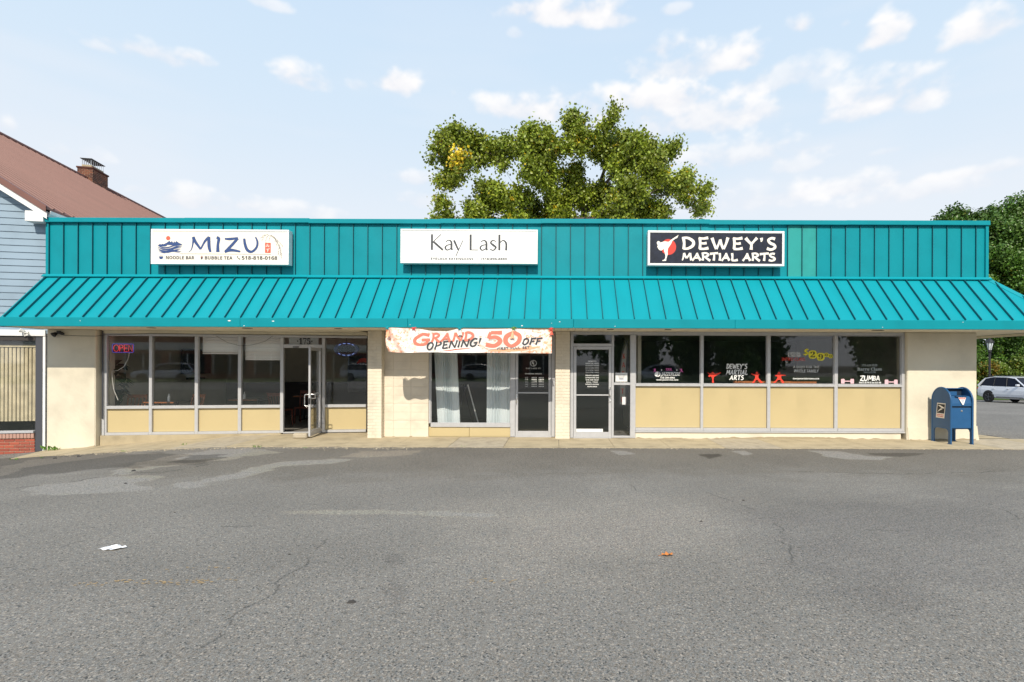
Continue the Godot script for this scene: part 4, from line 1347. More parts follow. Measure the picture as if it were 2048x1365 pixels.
func fighter(kind: int, s: float) -> PackedVector2Array:
	# outline of a martial artist in a stance, about one unit high
	var a := []
	if kind == 0:   # high side kick to the right
		a = [[-.05, 0], [.12, 0], [.1, .06], [.07, .3], [.12, .52], [.3, .62], [.56, .78], [.72, .86], [.7, .93], [.52, .87], [.2, .78], [.08, .9], [.0, .96], [-.08, .93], [-.1, .84], [-.28, .82], [-.42, .9], [-.45, .85], [-.3, .72], [-.4, .58], [-.3, .5], [-.18, .58], [-.1, .5], [-.04, .3], [-.06, .08]]
	elif kind == 1:   # deep stance, arms out
		a = [[-.42, .0], [-.22, .0], [-.08, .24], [.04, .3], [.2, .16], [.34, .0], [.56, .02], [.42, .16], [.16, .42], [.14, .62], [.2, .7], [.28, .76], [.2, .8], [.1, .78], [.12, .9], [.05, .98], [-.06, .97], [-.1, .86], [-.06, .8], [-.24, .76], [-.48, .84], [-.5, .78], [-.3, .68], [-.12, .64], [-.14, .42], [-.26, .2]]
	else:
		a = [[-.56, .02], [-.32, .02], [-.12, .26], [.06, .3], [.2, .14], [.24, .0], [.44, .0], [.4, .14], [.18, .42], [.16, .6], [.44, .66], [.56, .64], [.56, .7], [.34, .76], [.1, .78], [.1, .9], [.02, .98], [-.1, .96], [-.12, .84], [-.2, .74], [-.36, .66], [-.3, .58], [-.16, .6], [-.16, .42], [-.3, .22]]
	var p := PackedVector2Array()
	for q: Array in a:
		p.append(Vector2(q[0], q[1]) * s)
	return p

func moved(p: PackedVector2Array, by: Vector2) -> PackedVector2Array:
	var o := PackedVector2Array()
	for q in p:
		o.append(q + by)
	return o

func window_lettering(fr: Node3D) -> void:
	var z := -0.047
	var white: Material = M["white vinyl"]
	var put := func(s: String, f: Font, x0: float, x1: float, y0: float, y1: float, mt: Material, slant := 0.0) -> void:
		text("lettering", s, f, Vector3((x0 + x1) / 2, (y0 + y1) / 2, z), x1 - x0, absf(y1 - y0), mt, fr, slant)
	# first window
	put.call("JAZZERCISE", sans_bold, 2.504, 2.939, 1.465, 1.565, white, 0.2)
	put.call("518-209-4984", sans_bold, 2.480, 2.821, 1.414, 1.457, white)
	put.call("www.jazzercise.com", sans_bold, 2.386, 2.903, 1.359, 1.407, white)
	var m := MB.new()
	m.disc(Vector2(2.416, 1.517), Vector2(0.07, 0.06), z, 20)
	obj("emblem", m, white, fr)
	m = MB.new()
	m.ribbon([Vector2(2.445, 1.570), Vector2(2.445, 1.505), Vector2(2.398, 1.470)], [0.02, 0.02, 0.008], z + 0.001)
	obj("emblem", m, M["ink black"], fr)
	for q: Array in [[2.351, 0.09], [2.633, 0.065], [2.680, 0.065], [2.727, 0.065], [2.974, 0.09]]:
		m = MB.new()
		m.prism(moved(fighter(1, q[1]), Vector2(q[0], 1.565 if q[1] > 0.07 else 1.600)), z, z + 0.001, false)
		obj("dancer_decal", m, M["magenta vinyl"], fr)
	for x: float in [2.510, 2.868]:
		m = MB.new()
		m.disc(Vector2(x, 1.617), Vector2(0.014, 0.014), z, 8)
		obj("dot_decal", m, white, fr)
	# second window
	var wo := [["DEWEY'S", 4.032, 4.514, 1.653, 1.764], ["MARTIAL", 4.032, 4.526, 1.517, 1.623], ["ARTS", 4.114, 4.432, 1.394, 1.494]]
	for q: Array in wo:
		m = MB.new()
		brush(m, q[0], q[1], q[3], q[2] - q[1], q[4] - q[3], 0.021, z, 0.16)
		obj("lettering", m, white, fr)
	for q: Array in [[0, 3.714, 0.27], [1, 4.749, 0.27], [2, 5.278, 0.27]]:
		m = MB.new()
		m.prism(moved(fighter(q[0], q[2]), Vector2(q[1], 1.319)), z, z + 0.001, false)
		obj("fighter_decal", m, M["red vinyl"], fr)
	# third window
	put.call("3 LESSONS", sans, 5.484, 5.772, 1.996, 2.045, white)
	put.call("& UNIFORM", sans, 5.484, 5.772, 1.937, 1.987, white)
	put.call("INTRO CLASS", sans, 5.337, 5.889, 1.846, 1.918, M["red vinyl"])
	put.call("$", sans_bold, 5.860, 5.966, 1.958, 2.140, M["yellow vinyl"], 0.2)
	# stout numerals with a dark line inside
	for q: Array in [["2", 5.966, 6.165, 1.894, 2.094], ["9", 6.159, 6.348, 1.848, 2.036], ["0", 6.336, 6.442, 1.936, 2.036], ["0", 6.436, 6.536, 1.907, 2.007]]:
		m = MB.new()
		var c := Vector2((q[1] + q[2]) / 2, (q[3] + q[4]) / 2)
		var r := Vector2((q[2] - q[1]) / 2, (q[4] - q[3]) / 2)
		var poly := PackedVector2Array()
		for k in 20:
			var a := TAU * k / 20
			poly.append(c + Vector2(signf(cos(a)) * pow(absf(cos(a)), 0.7) * r.x, signf(sin(a)) * pow(absf(sin(a)), 0.7) * r.y))
		m.prism(poly, z - 0.001, z, false)
		obj("numeral_decal", m, M["yellow vinyl"], fr)
		text("lettering", q[0], serif_bold, Vector3(c.x, c.y, z + 0.002), r.x * 1.1, r.y * 1.3, M["ink black"], fr, 0.0, 0.001)
	put.call("A DOJO FOR THE", sans, 5.607, 6.218, 1.658, 1.729, white)
	put.call("WHOLE FAMILY", sans, 5.625, 6.206, 1.571, 1.642, white)
	put.call("deweysmartialartsrens.com", sans_bold, 5.601, 6.218, 1.395, 1.449, white)
	# fourth window
	put.call("518-428-9526", sans, 7.223, 7.588, 1.720, 1.772, M["grey vinyl"])
	put.call("Barre Class", serif_bold, 7.117, 7.693, 1.617, 1.694, M["grey vinyl"])
	put.call("Tues 5:30 PM", sans, 7.264, 7.547, 1.560, 1.600, M["grey vinyl"])
	m = MB.new()
	brush(m, "ZUM", 7.182, 1.382, 7.476 - 7.182, 0.12, 0.023, z, 0.06, 0.12)
	obj("lettering", m, white, fr)
	put.call("BA", sans_bold, 7.482, 7.652, 1.382, 1.499, white, 0.06)
	put.call("Wed 5:30 PM & Sat 8:55 AM", sans_bold, 7.159, 7.676, 1.318, 1.360, white)
	for q: Array in [[6.888, 1.368], [7.917, 1.354]]:
		m = MB.new()
		for k: float in [-0.11, 0.11]:
			m.prism(moved(PackedVector2Array([Vector2(-.035, -.055), Vector2(.035, -.055), Vector2(.042, -.04), Vector2(.042, .04), Vector2(.035, .055), Vector2(-.035, .055), Vector2(-.042, .04), Vector2(-.042, -.04)]), Vector2(q[0] + k, q[1])), z - .001, z, false)
		m.prism(moved(PackedVector2Array([Vector2(-.07, -.012), Vector2(.07, -.012), Vector2(.07, .012), Vector2(-.07, .012)]), Vector2(q[0], q[1])), z - .001, z + 0.0006, false)
		obj("dumbbell_decal", m, M["pink vinyl"], fr)

func rooms(root: Node3D) -> void:
	# the three shops' interiors: floors, ceilings and walls with thickness
	var r := part("left_room", root)
	bx("floor", Vector3(-11.55, -0.15, -23.9), Vector3(-4.42, 0.018, -13.62), M["room floor"], r, 0)
	var mb := MB.new()
	mb.quad(Vector3(-10.62, 0.019, -12.56), Vector3(-4.42, 0.019, -13.43), Vector3(-4.42, 0.019, -13.62), Vector3(-10.62, 0.019, -13.62))
	obj("floor", mb, M["room floor"], r)
	bx("ceiling", Vector3(-11.55, 2.75, -23.9), Vector3(-4.42, 2.85, -12.73), M["room ceiling"], r, 0)
	bx("back_wall", Vector3(-11.55, 0, -18.6), Vector3(-4.42, 2.75, -18.4), M["room wall"], r, 0)
	bx("wainscot", Vector3(-11.5, 0.02, -18.4), Vector3(-7.2, 1.08, -18.34), M["wainscot"], r, 0)
	bx("side_wall", Vector3(-11.55, 0, -18.4), Vector3(-11.4, 2.75, -12.62), M["room wall"], r, 0)
	bx("side_wall", Vector3(-10.78, 0, -12.76), Vector3(-10.6, 2.75, -12.61), M["room wall"], r, 0)
	bx("side_wall", Vector3(-4.42, 0, -24), Vector3(-4.2, 2.75, -13.44), M["room wall"], r, 0)
	bx("lintel", Vector3(-10.6, 2.552, -13.6), Vector3(-4.42, 2.749, -13.44), M["room wall"], r, 0)
	r = part("middle_room", root)
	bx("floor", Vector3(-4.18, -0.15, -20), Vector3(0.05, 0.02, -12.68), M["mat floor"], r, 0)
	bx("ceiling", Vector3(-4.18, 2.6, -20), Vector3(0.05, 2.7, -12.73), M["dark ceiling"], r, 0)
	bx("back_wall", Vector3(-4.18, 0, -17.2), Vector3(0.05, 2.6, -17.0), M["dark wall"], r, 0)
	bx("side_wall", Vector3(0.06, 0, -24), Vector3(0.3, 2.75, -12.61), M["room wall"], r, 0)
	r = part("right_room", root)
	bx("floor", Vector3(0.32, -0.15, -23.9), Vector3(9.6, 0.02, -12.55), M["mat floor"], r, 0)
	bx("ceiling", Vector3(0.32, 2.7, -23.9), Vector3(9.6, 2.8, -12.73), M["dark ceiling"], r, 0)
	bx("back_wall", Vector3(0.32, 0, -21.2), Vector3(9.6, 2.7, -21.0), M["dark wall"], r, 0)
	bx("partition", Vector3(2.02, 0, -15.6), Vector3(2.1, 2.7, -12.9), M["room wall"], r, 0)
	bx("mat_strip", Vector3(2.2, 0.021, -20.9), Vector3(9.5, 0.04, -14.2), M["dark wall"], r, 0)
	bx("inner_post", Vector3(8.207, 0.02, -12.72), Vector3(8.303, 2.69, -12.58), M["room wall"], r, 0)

func make_house() -> void:
	# frame of reference: x along the street front (0 at the right-hand corner), z outwards
	var root := thing("blue_house", "blue clapboard house with brown ribbed metal roof, left of the shops", "house", Vector3(-11.93, 0, -12.46), atan2(0.194, 0.98))
	var w := 14.6
	var slope := 0.67
	var eave := 5.36
	var ridge_x := -7.3
	var wall := part("wall", root)
	var mb := MB.new()
	mb.prism(PackedVector2Array([Vector2(-w, 2.4), Vector2(-0.02, 2.4), Vector2(-0.02, eave - 0.1), Vector2(ridge_x, eave + slope * 7.3 - 0.15), Vector2(-w, eave - 0.1)]), -26, -0.03)
	obj("sheathing", mb, M["blue siding"], wall)
	bx("lower_wall", Vector3(-w, -0.6, -26), Vector3(-1.6, 2.4, -0.05), M["charcoal paint"], wall)
	bx("lower_wall", Vector3(-0.2, -0.6, -26), Vector3(-0.02, 2.4, -0.25), M["charcoal paint"], wall)
	bx("inner_wall", Vector3(-4, -0.5, -2.2), Vector3(-0.2, 2.4, -2.1), M["dark wall"], wall)
	# lapped clapboards
	var y := 2.42
	while y < 9.5:
		var right := -0.005
		if y > eave - 0.1:
			right = -(y - eave + 0.12) / slope
		if right < -7.0:
			break
		var left := maxf(-w, -w - right)
		var m := MB.new()
		var h := 0.158
		m.quad(Vector3(left, y, 0.006), Vector3(right, y, 0.006), Vector3(right, y + h, -0.012), Vector3(left, y + h, -0.012))
		m.quad(Vector3(left, y, -0.012), Vector3(right, y, -0.012), Vector3(right, y, 0.006), Vector3(left, y, 0.006))
		m.quad(Vector3(right, y, -0.02), Vector3(right, y + h, -0.02), Vector3(right, y + h, -0.012), Vector3(right, y, 0.006))
		obj("siding_board", m, M["blue siding"], wall)
		y += h
	# roof: two slopes of ribbed sheet, trims, white boxed eaves
	var roof := part("roof", root)
	var top := eave + 0.06
	var back := -26.5
	for s: int in [1, -1]:
		var m := MB.new()
		var e := Vector3(0.14 if s == 1 else -w - 0.14, top - slope * 0.14, 0)
		var r := Vector3(ridge_x, top + slope * 7.3, 0)
		m.out([e + Vector3(0, 0, 0.28), e + Vector3(0, 0, back), r + Vector3(0, 0, back), r + Vector3(0, 0, 0.28)], Vector3(ridge_x, 0, -10))
		m.out([e + Vector3(0, -0.05, 0.28), e + Vector3(0, -0.05, back), r + Vector3(0, -0.05, back), r + Vector3(0, -0.05, 0.28)], Vector3(ridge_x, 20, -10))
		m.out([e + Vector3(0, 0, 0.28), e + Vector3(0, 0, back), e + Vector3(0, -0.05, back), e + Vector3(0, -0.05, 0.28)], Vector3(ridge_x, 0, -10))
		obj("roof_sheet", m, M["brown roof metal"], roof)
		m = MB.new()
		var z := 0.06
		var up := Vector3(slope * s, 1, 0).normalized()
		while z > back + 0.1:
			var a := e + Vector3(0, 0, z)
			var b := r + Vector3(0, 0, z)
			var q := Vector3(0, 0, 0.02)
			m.quad(a + q * 1.6, b + q * 1.6, b + q * 0.7 + up * 0.034, a + q * 0.7 + up * 0.034)
			m.quad(b - q * 1.6, a - q * 1.6, a - q * 0.7 + up * 0.034, b - q * 0.7 + up * 0.034)
			m.quad(a + q * 0.7 + up * 0.02, b + q * 0.7 + up * 0.02, b - q * 0.7 + up * 0.02, a - q * 0.7 + up * 0.02)
			m.quad(a - q * 1.6, a + q * 1.6, a + q * 0.7 + up * 0.02, a - q * 0.7 + up * 0.02)
			z -= 0.33
		tag(obj("roof_ribs", m, M["brown roof metal"], roof), "", "", "", "stuff")
		# rake trim and white barge board along the gable
		var mm := MB.new()
		var f0 := e + Vector3(0, 0, 0.3)
		var f1 := r + Vector3(0, 0, 0.3)
		mm.out([f0 + Vector3(0, 0.03, 0), f1 + Vector3(0, 0.03, 0), f1 + Vector3(0, -0.12, 0), f0 + Vector3(0, -0.12, 0)], Vector3(ridge_x, eave, -5))
		mm.out([f0 + Vector3(0, 0.03, 0), f1 + Vector3(0, 0.03, 0), f1 + Vector3(0, 0.03, -0.14), f0 + Vector3(0, 0.03, -0.14)], Vector3(ridge_x, eave, -5))
		obj("rake_trim", mm, M["brown roof metal"], roof)
		mm = MB.new()
		var g0 := e + Vector3(0, 0, 0.27)
		var g1 := r + Vector3(0, 0, 0.27)
		mm.out([g0 + Vector3(0, -0.11, 0), g1 + Vector3(0, -0.11, 0), g1 + Vector3(0, -0.27, 0), g0 + Vector3(0, -0.27, 0)], Vector3(ridge_x, eave, -5))
		mm.out([g0 + Vector3(0, -0.27, 0), g1 + Vector3(0, -0.27, 0), g1 + Vector3(0, -0.27, -0.29), g0 + Vector3(0, -0.27, -0.29)], Vector3(ridge_x, eave + 20, -5))
		obj("barge_board", mm, M["white trim"], roof)
	bx("ridge_cap", Vector3(ridge_x - 0.16, top + slope * 7.3 - 0.08, back), Vector3(ridge_x + 0.16, top + slope * 7.3 + 0.035, 0.3), M["brown roof metal"], roof, 0.03)
	# boxed eave and gutter
	bx("eave_return", Vector3(-0.30, eave - 0.37, -0.02), Vector3(0.06, eave - 0.13, 0.262), M["white trim"], roof, 0.006)
	bx("eave_board", Vector3(-0.02, eave - 0.24, -26), Vector3(0.06, eave - 0.1, -0.022), M["white trim"], roof, 0.004)
	mb = MB.new()
	mb.prism(PackedVector2Array([Vector2(0.062, eave - 0.1), Vector2(0.062, eave - 0.24), Vector2(0.12, eave - 0.24), Vector2(0.16, eave - 0.17), Vector2(0.175, eave - 0.1), Vector2(0.165, eave - 0.1), Vector2(0.15, eave - 0.165), Vector2(0.115, eave - 0.228), Vector2(0.072, eave - 0.228)]), -26, 0.2)
	obj("gutter", mb, M["white trim"], roof)
	# chimney with its brick courses and wire-sided cap
	var ch := part("chimney", root, Vector3(ridge_x + 0.05, 0, -13.6))
	bx("core", Vector3(-0.30, 9.2, -1.12), Vector3(0.30, 10.74, -0.012), M["brick mortar"], ch, 0)
	var row := 0
	y = 9.75
	while y < 10.72:
		for face in 2:
			var along := 0.0
			var length: float = 0.62 if face == 0 else 1.12
			along = 0.0
			while along < length - 0.02:
				var l := 0.2 if not (row % 2 == 1 and along == 0.0) else 0.1
				var e := minf(along + l, length)
				var a := Vector3(-0.31 + along, y, -0.05) if face == 0 else Vector3(0.25, y, -e)
				var b := Vector3(-0.31 + e - 0.01, y + 0.065, 0.0) if face == 0 else Vector3(0.31, y + 0.065, -along - 0.01)
				bx("brick", a, b, M["brown brick %d" % (rng.randi() % 3)], ch, 0.004)
				along += l
		y += 0.076
		row += 1
	bx("crown", Vector3(-0.34, 10.73, -1.16), Vector3(0.34, 10.80, 0.03), M["brown brick 2"], ch)
	bx("crown", Vector3(-0.20, 10.80, -1.0), Vector3(0.20, 10.93, -0.12), M["concrete"], ch)
	mb = MB.new()
	for k in 7:
		var zz := -0.14 - k * 0.14
		mb.tube([Vector3(-0.19, 10.93, zz), Vector3(-0.19, 11.19, zz)], 0.008, 4)
		mb.tube([Vector3(0.19, 10.93, zz), Vector3(0.19, 11.19, zz)], 0.008, 4)
	for k in 5:
		mb.tube([Vector3(-0.16 + k * 0.08, 10.93, -0.13), Vector3(-0.16 + k * 0.08, 11.19, -0.13)], 0.008, 4)
	obj("cap_screen", mb, M["steel"], ch)
	bx("cap_lid", Vector3(-0.24, 11.19, -1.05), Vector3(0.24, 11.215, -0.06), M["black metal"], ch)
	# ground floor: white band, charcoal frame, shop window over a brick sill
	bx("band", Vector3(-6, 2.36, -0.04), Vector3(-0.035, 2.50, 0.035), M["white trim"], root)
	bx("corner_board", Vector3(-0.092, -0.34, -0.04), Vector3(-0.04, 2.357, 0.02), M["white trim"], root)
	bx("window_frame", Vector3(-0.252, -0.34, -0.06), Vector3(-0.096, 2.357, 0.0), M["charcoal paint"], root)
	bx("window_frame", Vector3(-1.6, 2.25, -0.06), Vector3(-0.255, 2.357, 0.0), M["dark trim"], root)
	var win := part("window", root)
	pane(win, -1.6, -0.255, 0.15, 2.25, -0.03)
	bx("sill", Vector3(-1.6, 0.095, -0.1), Vector3(-0.26, 0.15, 0.05), M["aluminium"], win)
	bx("window_head", Vector3(-1.6, 2.15, -0.14), Vector3(-0.26, 2.248, -0.1), M["dark trim"], win)
	var base := part("brick_base", root)
	bx("core", Vector3(-1.6, -0.5, -0.3), Vector3(-0.262, 0.09, -0.012), M["brick mortar"], base, 0)
	var x := -0.262
	while x > -1.55:
		bx("brick", Vector3(x - 0.062, -0.025, -0.08), Vector3(x, 0.088, 0.03), M["ledge brick"], base, 0.004)
		x -= 0.07
	row = 0
	y = -0.105
	while y > -0.45:
		x = -0.262 - (0.1 if row % 2 == 1 else 0.0)
		if row % 2 == 1:
			bx("brick", Vector3(-0.352, y, -0.08), Vector3(-0.262, y + 0.062, 0.0), M["red brick 0"], base, 0.004)
		while x > -1.55:
			bx("brick", Vector3(x - 0.192, y, -0.08), Vector3(x, y + 0.062, 0.0), M["red brick %d" % (rng.randi() % 3)], base, 0.004)
			x -= 0.202
		y -= 0.073
		row += 1
	# blind
	var bl := thing("vertical_blind", "beige vertical slat blind inside the window of the blue house", "blind", root.transform * Vector3(-0.26, 0, -0.12), root.rotation.y)
	bx("head_track", Vector3(-1.3, 2.10, -0.05), Vector3(0, 2.15, 0.0), M["beige blind"], bl)
	for k in 16:
		var m := MB.new()
		var sx := -0.045 - k * 0.08
		m.t = Transform3D(Basis(Vector3.UP, -0.30 + 0.05 * sin(k * 2.3)), Vector3(sx, 0, -0.025))
		# a slat with a shallow curve across
		for e in 4:
			var a := lerpf(-0.043, 0.043, e / 4.0)
			var b := lerpf(-0.043, 0.043, (e + 1) / 4.0)
			m.quad(Vector3(a, 0.36, -a * a * 7.0), Vector3(b, 0.36, -b * b * 7.0), Vector3(b, 2.10, -b * b * 7.0), Vector3(a, 2.10, -a * a * 7.0))
		obj("slat", m, M["beige blind"], bl)
	# floodlight on the white band
	var fl := thing("security_light", "small white security light on the white band of blue house", "light fitting", root.transform * Vector3(-0.40, 2.44, 0.035), root.rotation.y)
	mb = MB.new()
	mb.lathe([Vector2(0.0, 0.0), Vector2(0.05, 0.0), Vector2(0.045, 0.03), Vector2(0, 0.035)], Vector3.ZERO, Vector3(0, 0, 1), 12)
	obj("base", mb, M["white enamel"], fl)
	mb = MB.new()
	mb.lathe([Vector2(0.0, -0.02), Vector2(0.03, 0.0), Vector2(0.052, 0.08), Vector2(0.045, 0.085), Vector2(0, 0.06)], Vector3(-0.02, 0.02, 0.05), Vector3(-0.75, 0.35, 0.55).normalized(), 12)
	mb.lathe([Vector2(0.0, -0.02), Vector2(0.03, 0.0), Vector2(0.045, 0.06), Vector2(0.04, 0.065), Vector2(0, 0.05)], Vector3(0.02, -0.02, 0.05), Vector3(0.45, -0.35, 0.8).normalized(), 12)
	obj("lamp_head", mb, M["white enamel"], fl)
	mb = MB.new()
	mb.tube([Vector3(0, 0, 0.03), Vector3(-0.01, -0.06, 0.05), Vector3(0.0, -0.09, 0.06)], 0.012, 6)
	obj("sensor", mb, M["white enamel"], fl)

func sign_box(called: String, label: String, at: Vector3, w: float, h: float, face: Material, rim: float, frame: Material) -> Node3D:
	var s := thing(called, label, "sign", at, 0.0, "")
	s.rotation.z = -0.003
	bx("cabinet", Vector3(-w / 2 + 0.004, -h / 2 + 0.004, -0.178), Vector3(w / 2 - 0.004, h / 2 - 0.004, -0.012), M["white enamel"], s)
	bx("face", Vector3(-w / 2 + rim * 0.6, -h / 2 + rim * 0.6, -0.011), Vector3(w / 2 - rim * 0.6, h / 2 - rim * 0.6, -0.006), face, s, 0)
	bx("frame", Vector3(-w / 2, h / 2 - rim, -0.03), Vector3(w / 2, h / 2, 0.006), frame, s, 0.005)
	bx("frame", Vector3(-w / 2, -h / 2, -0.03), Vector3(w / 2, -h / 2 + rim, 0.006), frame, s, 0.005)
	bx("frame", Vector3(-w / 2, -h / 2 + rim + 0.001, -0.03), Vector3(-w / 2 + rim, h / 2 - rim - 0.001, 0.006), frame, s, 0.005)
	bx("frame", Vector3(w / 2 - rim, -h / 2 + rim + 0.001, -0.03), Vector3(w / 2, h / 2 - rim - 0.001, 0.006), frame, s, 0.005)
	return s

func make_signs() -> void:
	var d := 12.12
	var z := -0.004
	# --- noodle bar
	var k := 0.002345
	var s := sign_box("noodle_bar_sign", "ivory sign lettered MIZU with a blue mountain and red sun", Vector3(-7.679, 4.401, -d), 3.155, 0.80, M["sign ivory"], 0.042, M["sign white"])
	var p := func(zx: float, zy: float) -> Vector2:
		return Vector2((zx - 772.0) * k, (362.0 - zy) * k)
	var poly := func(pts: Array, zz: float, mt: Material, called: String) -> void:
		var pl := PackedVector2Array()
		for q: Array in pts:
			pl.append(p.call(q[0], q[1]))
		obj(called, MB.new().prism(pl, zz - 0.001, zz, false), mt, s)
	obj("sun_disc", MB.new().disc(p.call(266, 279), Vector2(21, 21) * k, z), M["ink coral"], s)
	poly.call([[205, 348], [250, 325], [285, 300], [318, 284], [345, 306], [372, 325], [408, 341], [370, 346], [330, 350], [260, 345]], z + 0.0006, M["ink navy"], "mountain")
	poly.call([[285, 300], [318, 284], [345, 306], [336, 322], [326, 308], [316, 326], [304, 306], [292, 318], [280, 306]], z + 0.0012, M["ink ivory"], "snow_cap")
	poly.call([[166, 350], [205, 322], [232, 334], [258, 350], [240, 360], [196, 362]], z + 0.0008, M["ink navy"], "mountain")
	poly.call([[186, 336], [205, 322], [232, 334], [222, 340], [210, 333], [200, 342]], z + 0.0014, M["ink ivory"], "snow_cap")
	var mb := MB.new()
	for q: Array in [[[166, 352], [215, 372], [275, 368], [330, 350], [402, 346], 12], [[162, 364], [220, 388], [290, 384], [350, 362], [400, 358], 14], [[164, 380], [210, 402], [262, 404], [330, 378], [396, 370], 13], [[172, 396], [222, 416], [268, 416], [340, 394], [390, 384], 11], [[250, 416], [300, 398], [350, 402], [398, 412], 12], [[262, 424], [310, 410], [352, 414], [384, 422], 7], [[176, 410], [210, 422], [240, 426], 6]]:
		var pts := []
		var wd := []
		for i in q.size() - 1:
			pts.append(p.call(q[i][0], q[i][1]))
			wd.append((q[q.size() - 1] if i > 0 and i < q.size() - 2 else 2.0) * k)
		mb.ribbon(pts, wd, z + 0.0009)
	obj("waves", mb, M["ink navy"], s)
	# the four brushed letters
	mb = MB.new()
	var st := func(pts: Array, zz: float, on: MB) -> void:
		var a := []
		var wd := []
		for q: Array in pts:
			a.append(p.call(q[0], q[1]))
			wd.append(q[2] * k)
		on.ribbon(a, wd, zz)
	st.call([[466, 416, 3], [492, 390, 9], [506, 340, 14], [516, 266, 26]], z, mb)
	st.call([[508, 266, 30], [534, 316, 28], [560, 352, 24], [584, 386, 20]], z + 0.0004, mb)
	st.call([[584, 384, 16], [612, 330, 18], [634, 296, 24], [666, 266, 26]], z + 0.0008, mb)
	st.call([[664, 264, 26], [664, 320, 32], [668, 370, 30], [680, 412, 20]], z + 0.0012, mb)
	obj("lettering", mb, M["ink navy"], s)
	mb = MB.new()
	st.call([[738, 270, 26], [760, 282, 30], [752, 340, 26], [752, 412, 34]], z, mb)
	obj("lettering", mb, M["ink navy"], s)
	mb = MB.new()
	st.call([[818, 282, 16], [870, 284, 26], [948, 274, 20]], z, mb)
	st.call([[946, 276, 26], [900, 330, 28], [826, 408, 28]], z + 0.0004, mb)
	st.call([[818, 410, 24], [880, 392, 30], [972, 406, 16]], z + 0.0008, mb)
	obj("lettering", mb, M["ink navy"], s)
	mb = MB.new()
	st.call([[1008, 278, 22], [1018, 340, 28], [1042, 392, 30], [1084, 406, 24], [1128, 366, 22], [1138, 310, 20], [1118, 262, 12]], z, mb)
	obj("lettering", mb, M["ink navy"], s)
	mb = MB.new()
	mb.ribbon([p.call(386, 431), p.call(1272, 431)], 3.0 * k, z)
	obj("rule_line", mb, M["ink grey"], s)
	# red seal with two brushed characters
	poly.call([[1216, 318], [1264, 318], [1268, 322], [1268, 414], [1264, 418], [1216, 418], [1212, 414], [1212, 322]], z, M["ink coral"], "seal")
	mb = MB.new()
	for q: Array in [[[1226, 335], [1240, 333], [1232, 352], [1222, 356], [1226, 347], [1242, 350], [1256, 356]], [[1250, 338], [1251, 348], [1242, 361]], [[1222, 381], [1258, 379]], [[1241, 373], [1242, 392], [1236, 394], [1237, 386], [1243, 390], [1240, 402], [1233, 409]], [[1252, 371], [1254, 375]], [[1257, 369], [1259, 373]]]:
		var pts := []
		for e: Array in q:
			pts.append(p.call(e[0], e[1]))
		mb.ribbon(pts, 3.6 * k, z + 0.001)
	obj("lettering", mb, M["ink ivory"], s)
	# hanging willow: tiny leaves along drooping stems
	mb = MB.new()
	rng.seed = 77
	for q: Array in [[[1170, 270], [1200, 240], [1240, 236]], [[1182, 300], [1196, 262], [1226, 240]], [[1216, 310], [1226, 268], [1250, 240]], [[1256, 290], [1258, 262], [1266, 240]], [[1240, 236], [1300, 262], [1352, 312], [1390, 358]], [[1270, 240], [1320, 290], [1356, 350], [1372, 420], [1376, 472]], [[1300, 262], [1322, 300], [1330, 352]], [[1330, 300], [1352, 360], [1344, 412], [1336, 440]], [[1350, 340], [1366, 392], [1360, 452]], [[1290, 256], [1312, 280], [1310, 310]]]:
		for i in q.size() - 1:
			var n := int(Vector2(q[i][0], q[i][1]).distance_to(Vector2(q[i + 1][0], q[i + 1][1])) / 7.0)
			for j in n:
				var c := Vector2(lerpf(q[i][0], q[i + 1][0], float(j) / n) + rng.randf_range(-4, 4), lerpf(q[i][1], q[i + 1][1], float(j) / n) + rng.randf_range(-3, 3))
				var dir := Vector2(rng.randf_range(-0.7, 0.3), 1).normalized() * rng.randf_range(4, 8)
				mb.ribbon([p.call(c.x, c.y), p.call(c.x + dir.x, c.y + dir.y)], [5.0 * k, 1.6 * k], z + 0.0002)
	tag(obj("willow_print", mb, M["ink black"], s), "", "", "", "stuff")
	text("lettering", "NOODLE BAR", sans_bold, Vector3((384.0 - 772) * k, (362.0 - 469) * k, z), 276 * k, 32 * k, M["ink black"], s)
	text("lettering", "BUBBLE TEA", sans_bold, Vector3((760.0 - 772) * k, (362.0 - 469) * k, z), 270 * k, 32 * k, M["ink black"], s)
	text("lettering", "518-818-0168", sans_bold, Vector3((1159.0 - 772) * k, (362.0 - 467) * k, z), 346 * k, 36 * k, M["ink black"], s)
	# small icons: bowl, cup, telephone
	poly.call([[176, 458], [220, 458], [214, 478], [206, 484], [190, 484], [182, 478]], z, M["ink navy"], "bowl_icon")
	mb = MB.new()
	for q: Array in [[188, 444], [198, 444], [208, 444]]:
		mb.ribbon([p.call(q[0], q[1]), p.call(q[0] + 2, q[1] + 11)], 2.5 * k, z)
	obj("bowl_icon", mb, M["ink grey"], s)
	poly.call([[584, 456], [606, 456], [602, 484], [588, 484]], z, M["ink grey"], "cup_icon")
	mb = MB.new()
	mb.ribbon([p.call(596, 444), p.call(594, 470)], 3 * k, z + 0.001)
	obj("cup_icon", mb, M["ink coral"], s)
	mb = MB.new()
	mb.ribbon([p.call(942, 452), p.call(950, 470), p.call(970, 481)], [11 * k, 5 * k, 11 * k], z)
	obj("telephone_icon", mb, M["ink black"], s)
	# --- eyelash studio
	k = 0.001954
	s = sign_box("eyelash_studio_sign", "plain white sign reading Kay Lash in thin dark letters", Vector3(-1.975, 4.432, -d), 3.14, 0.785, M["sign white"], 0.036, M["white enamel"])
	var stem := 24.0 * k
	# cap height runs from y = 228 to 412 on the face
	var base_y := (369.0 - 412.0) * k
	var cap := 184.0 * k
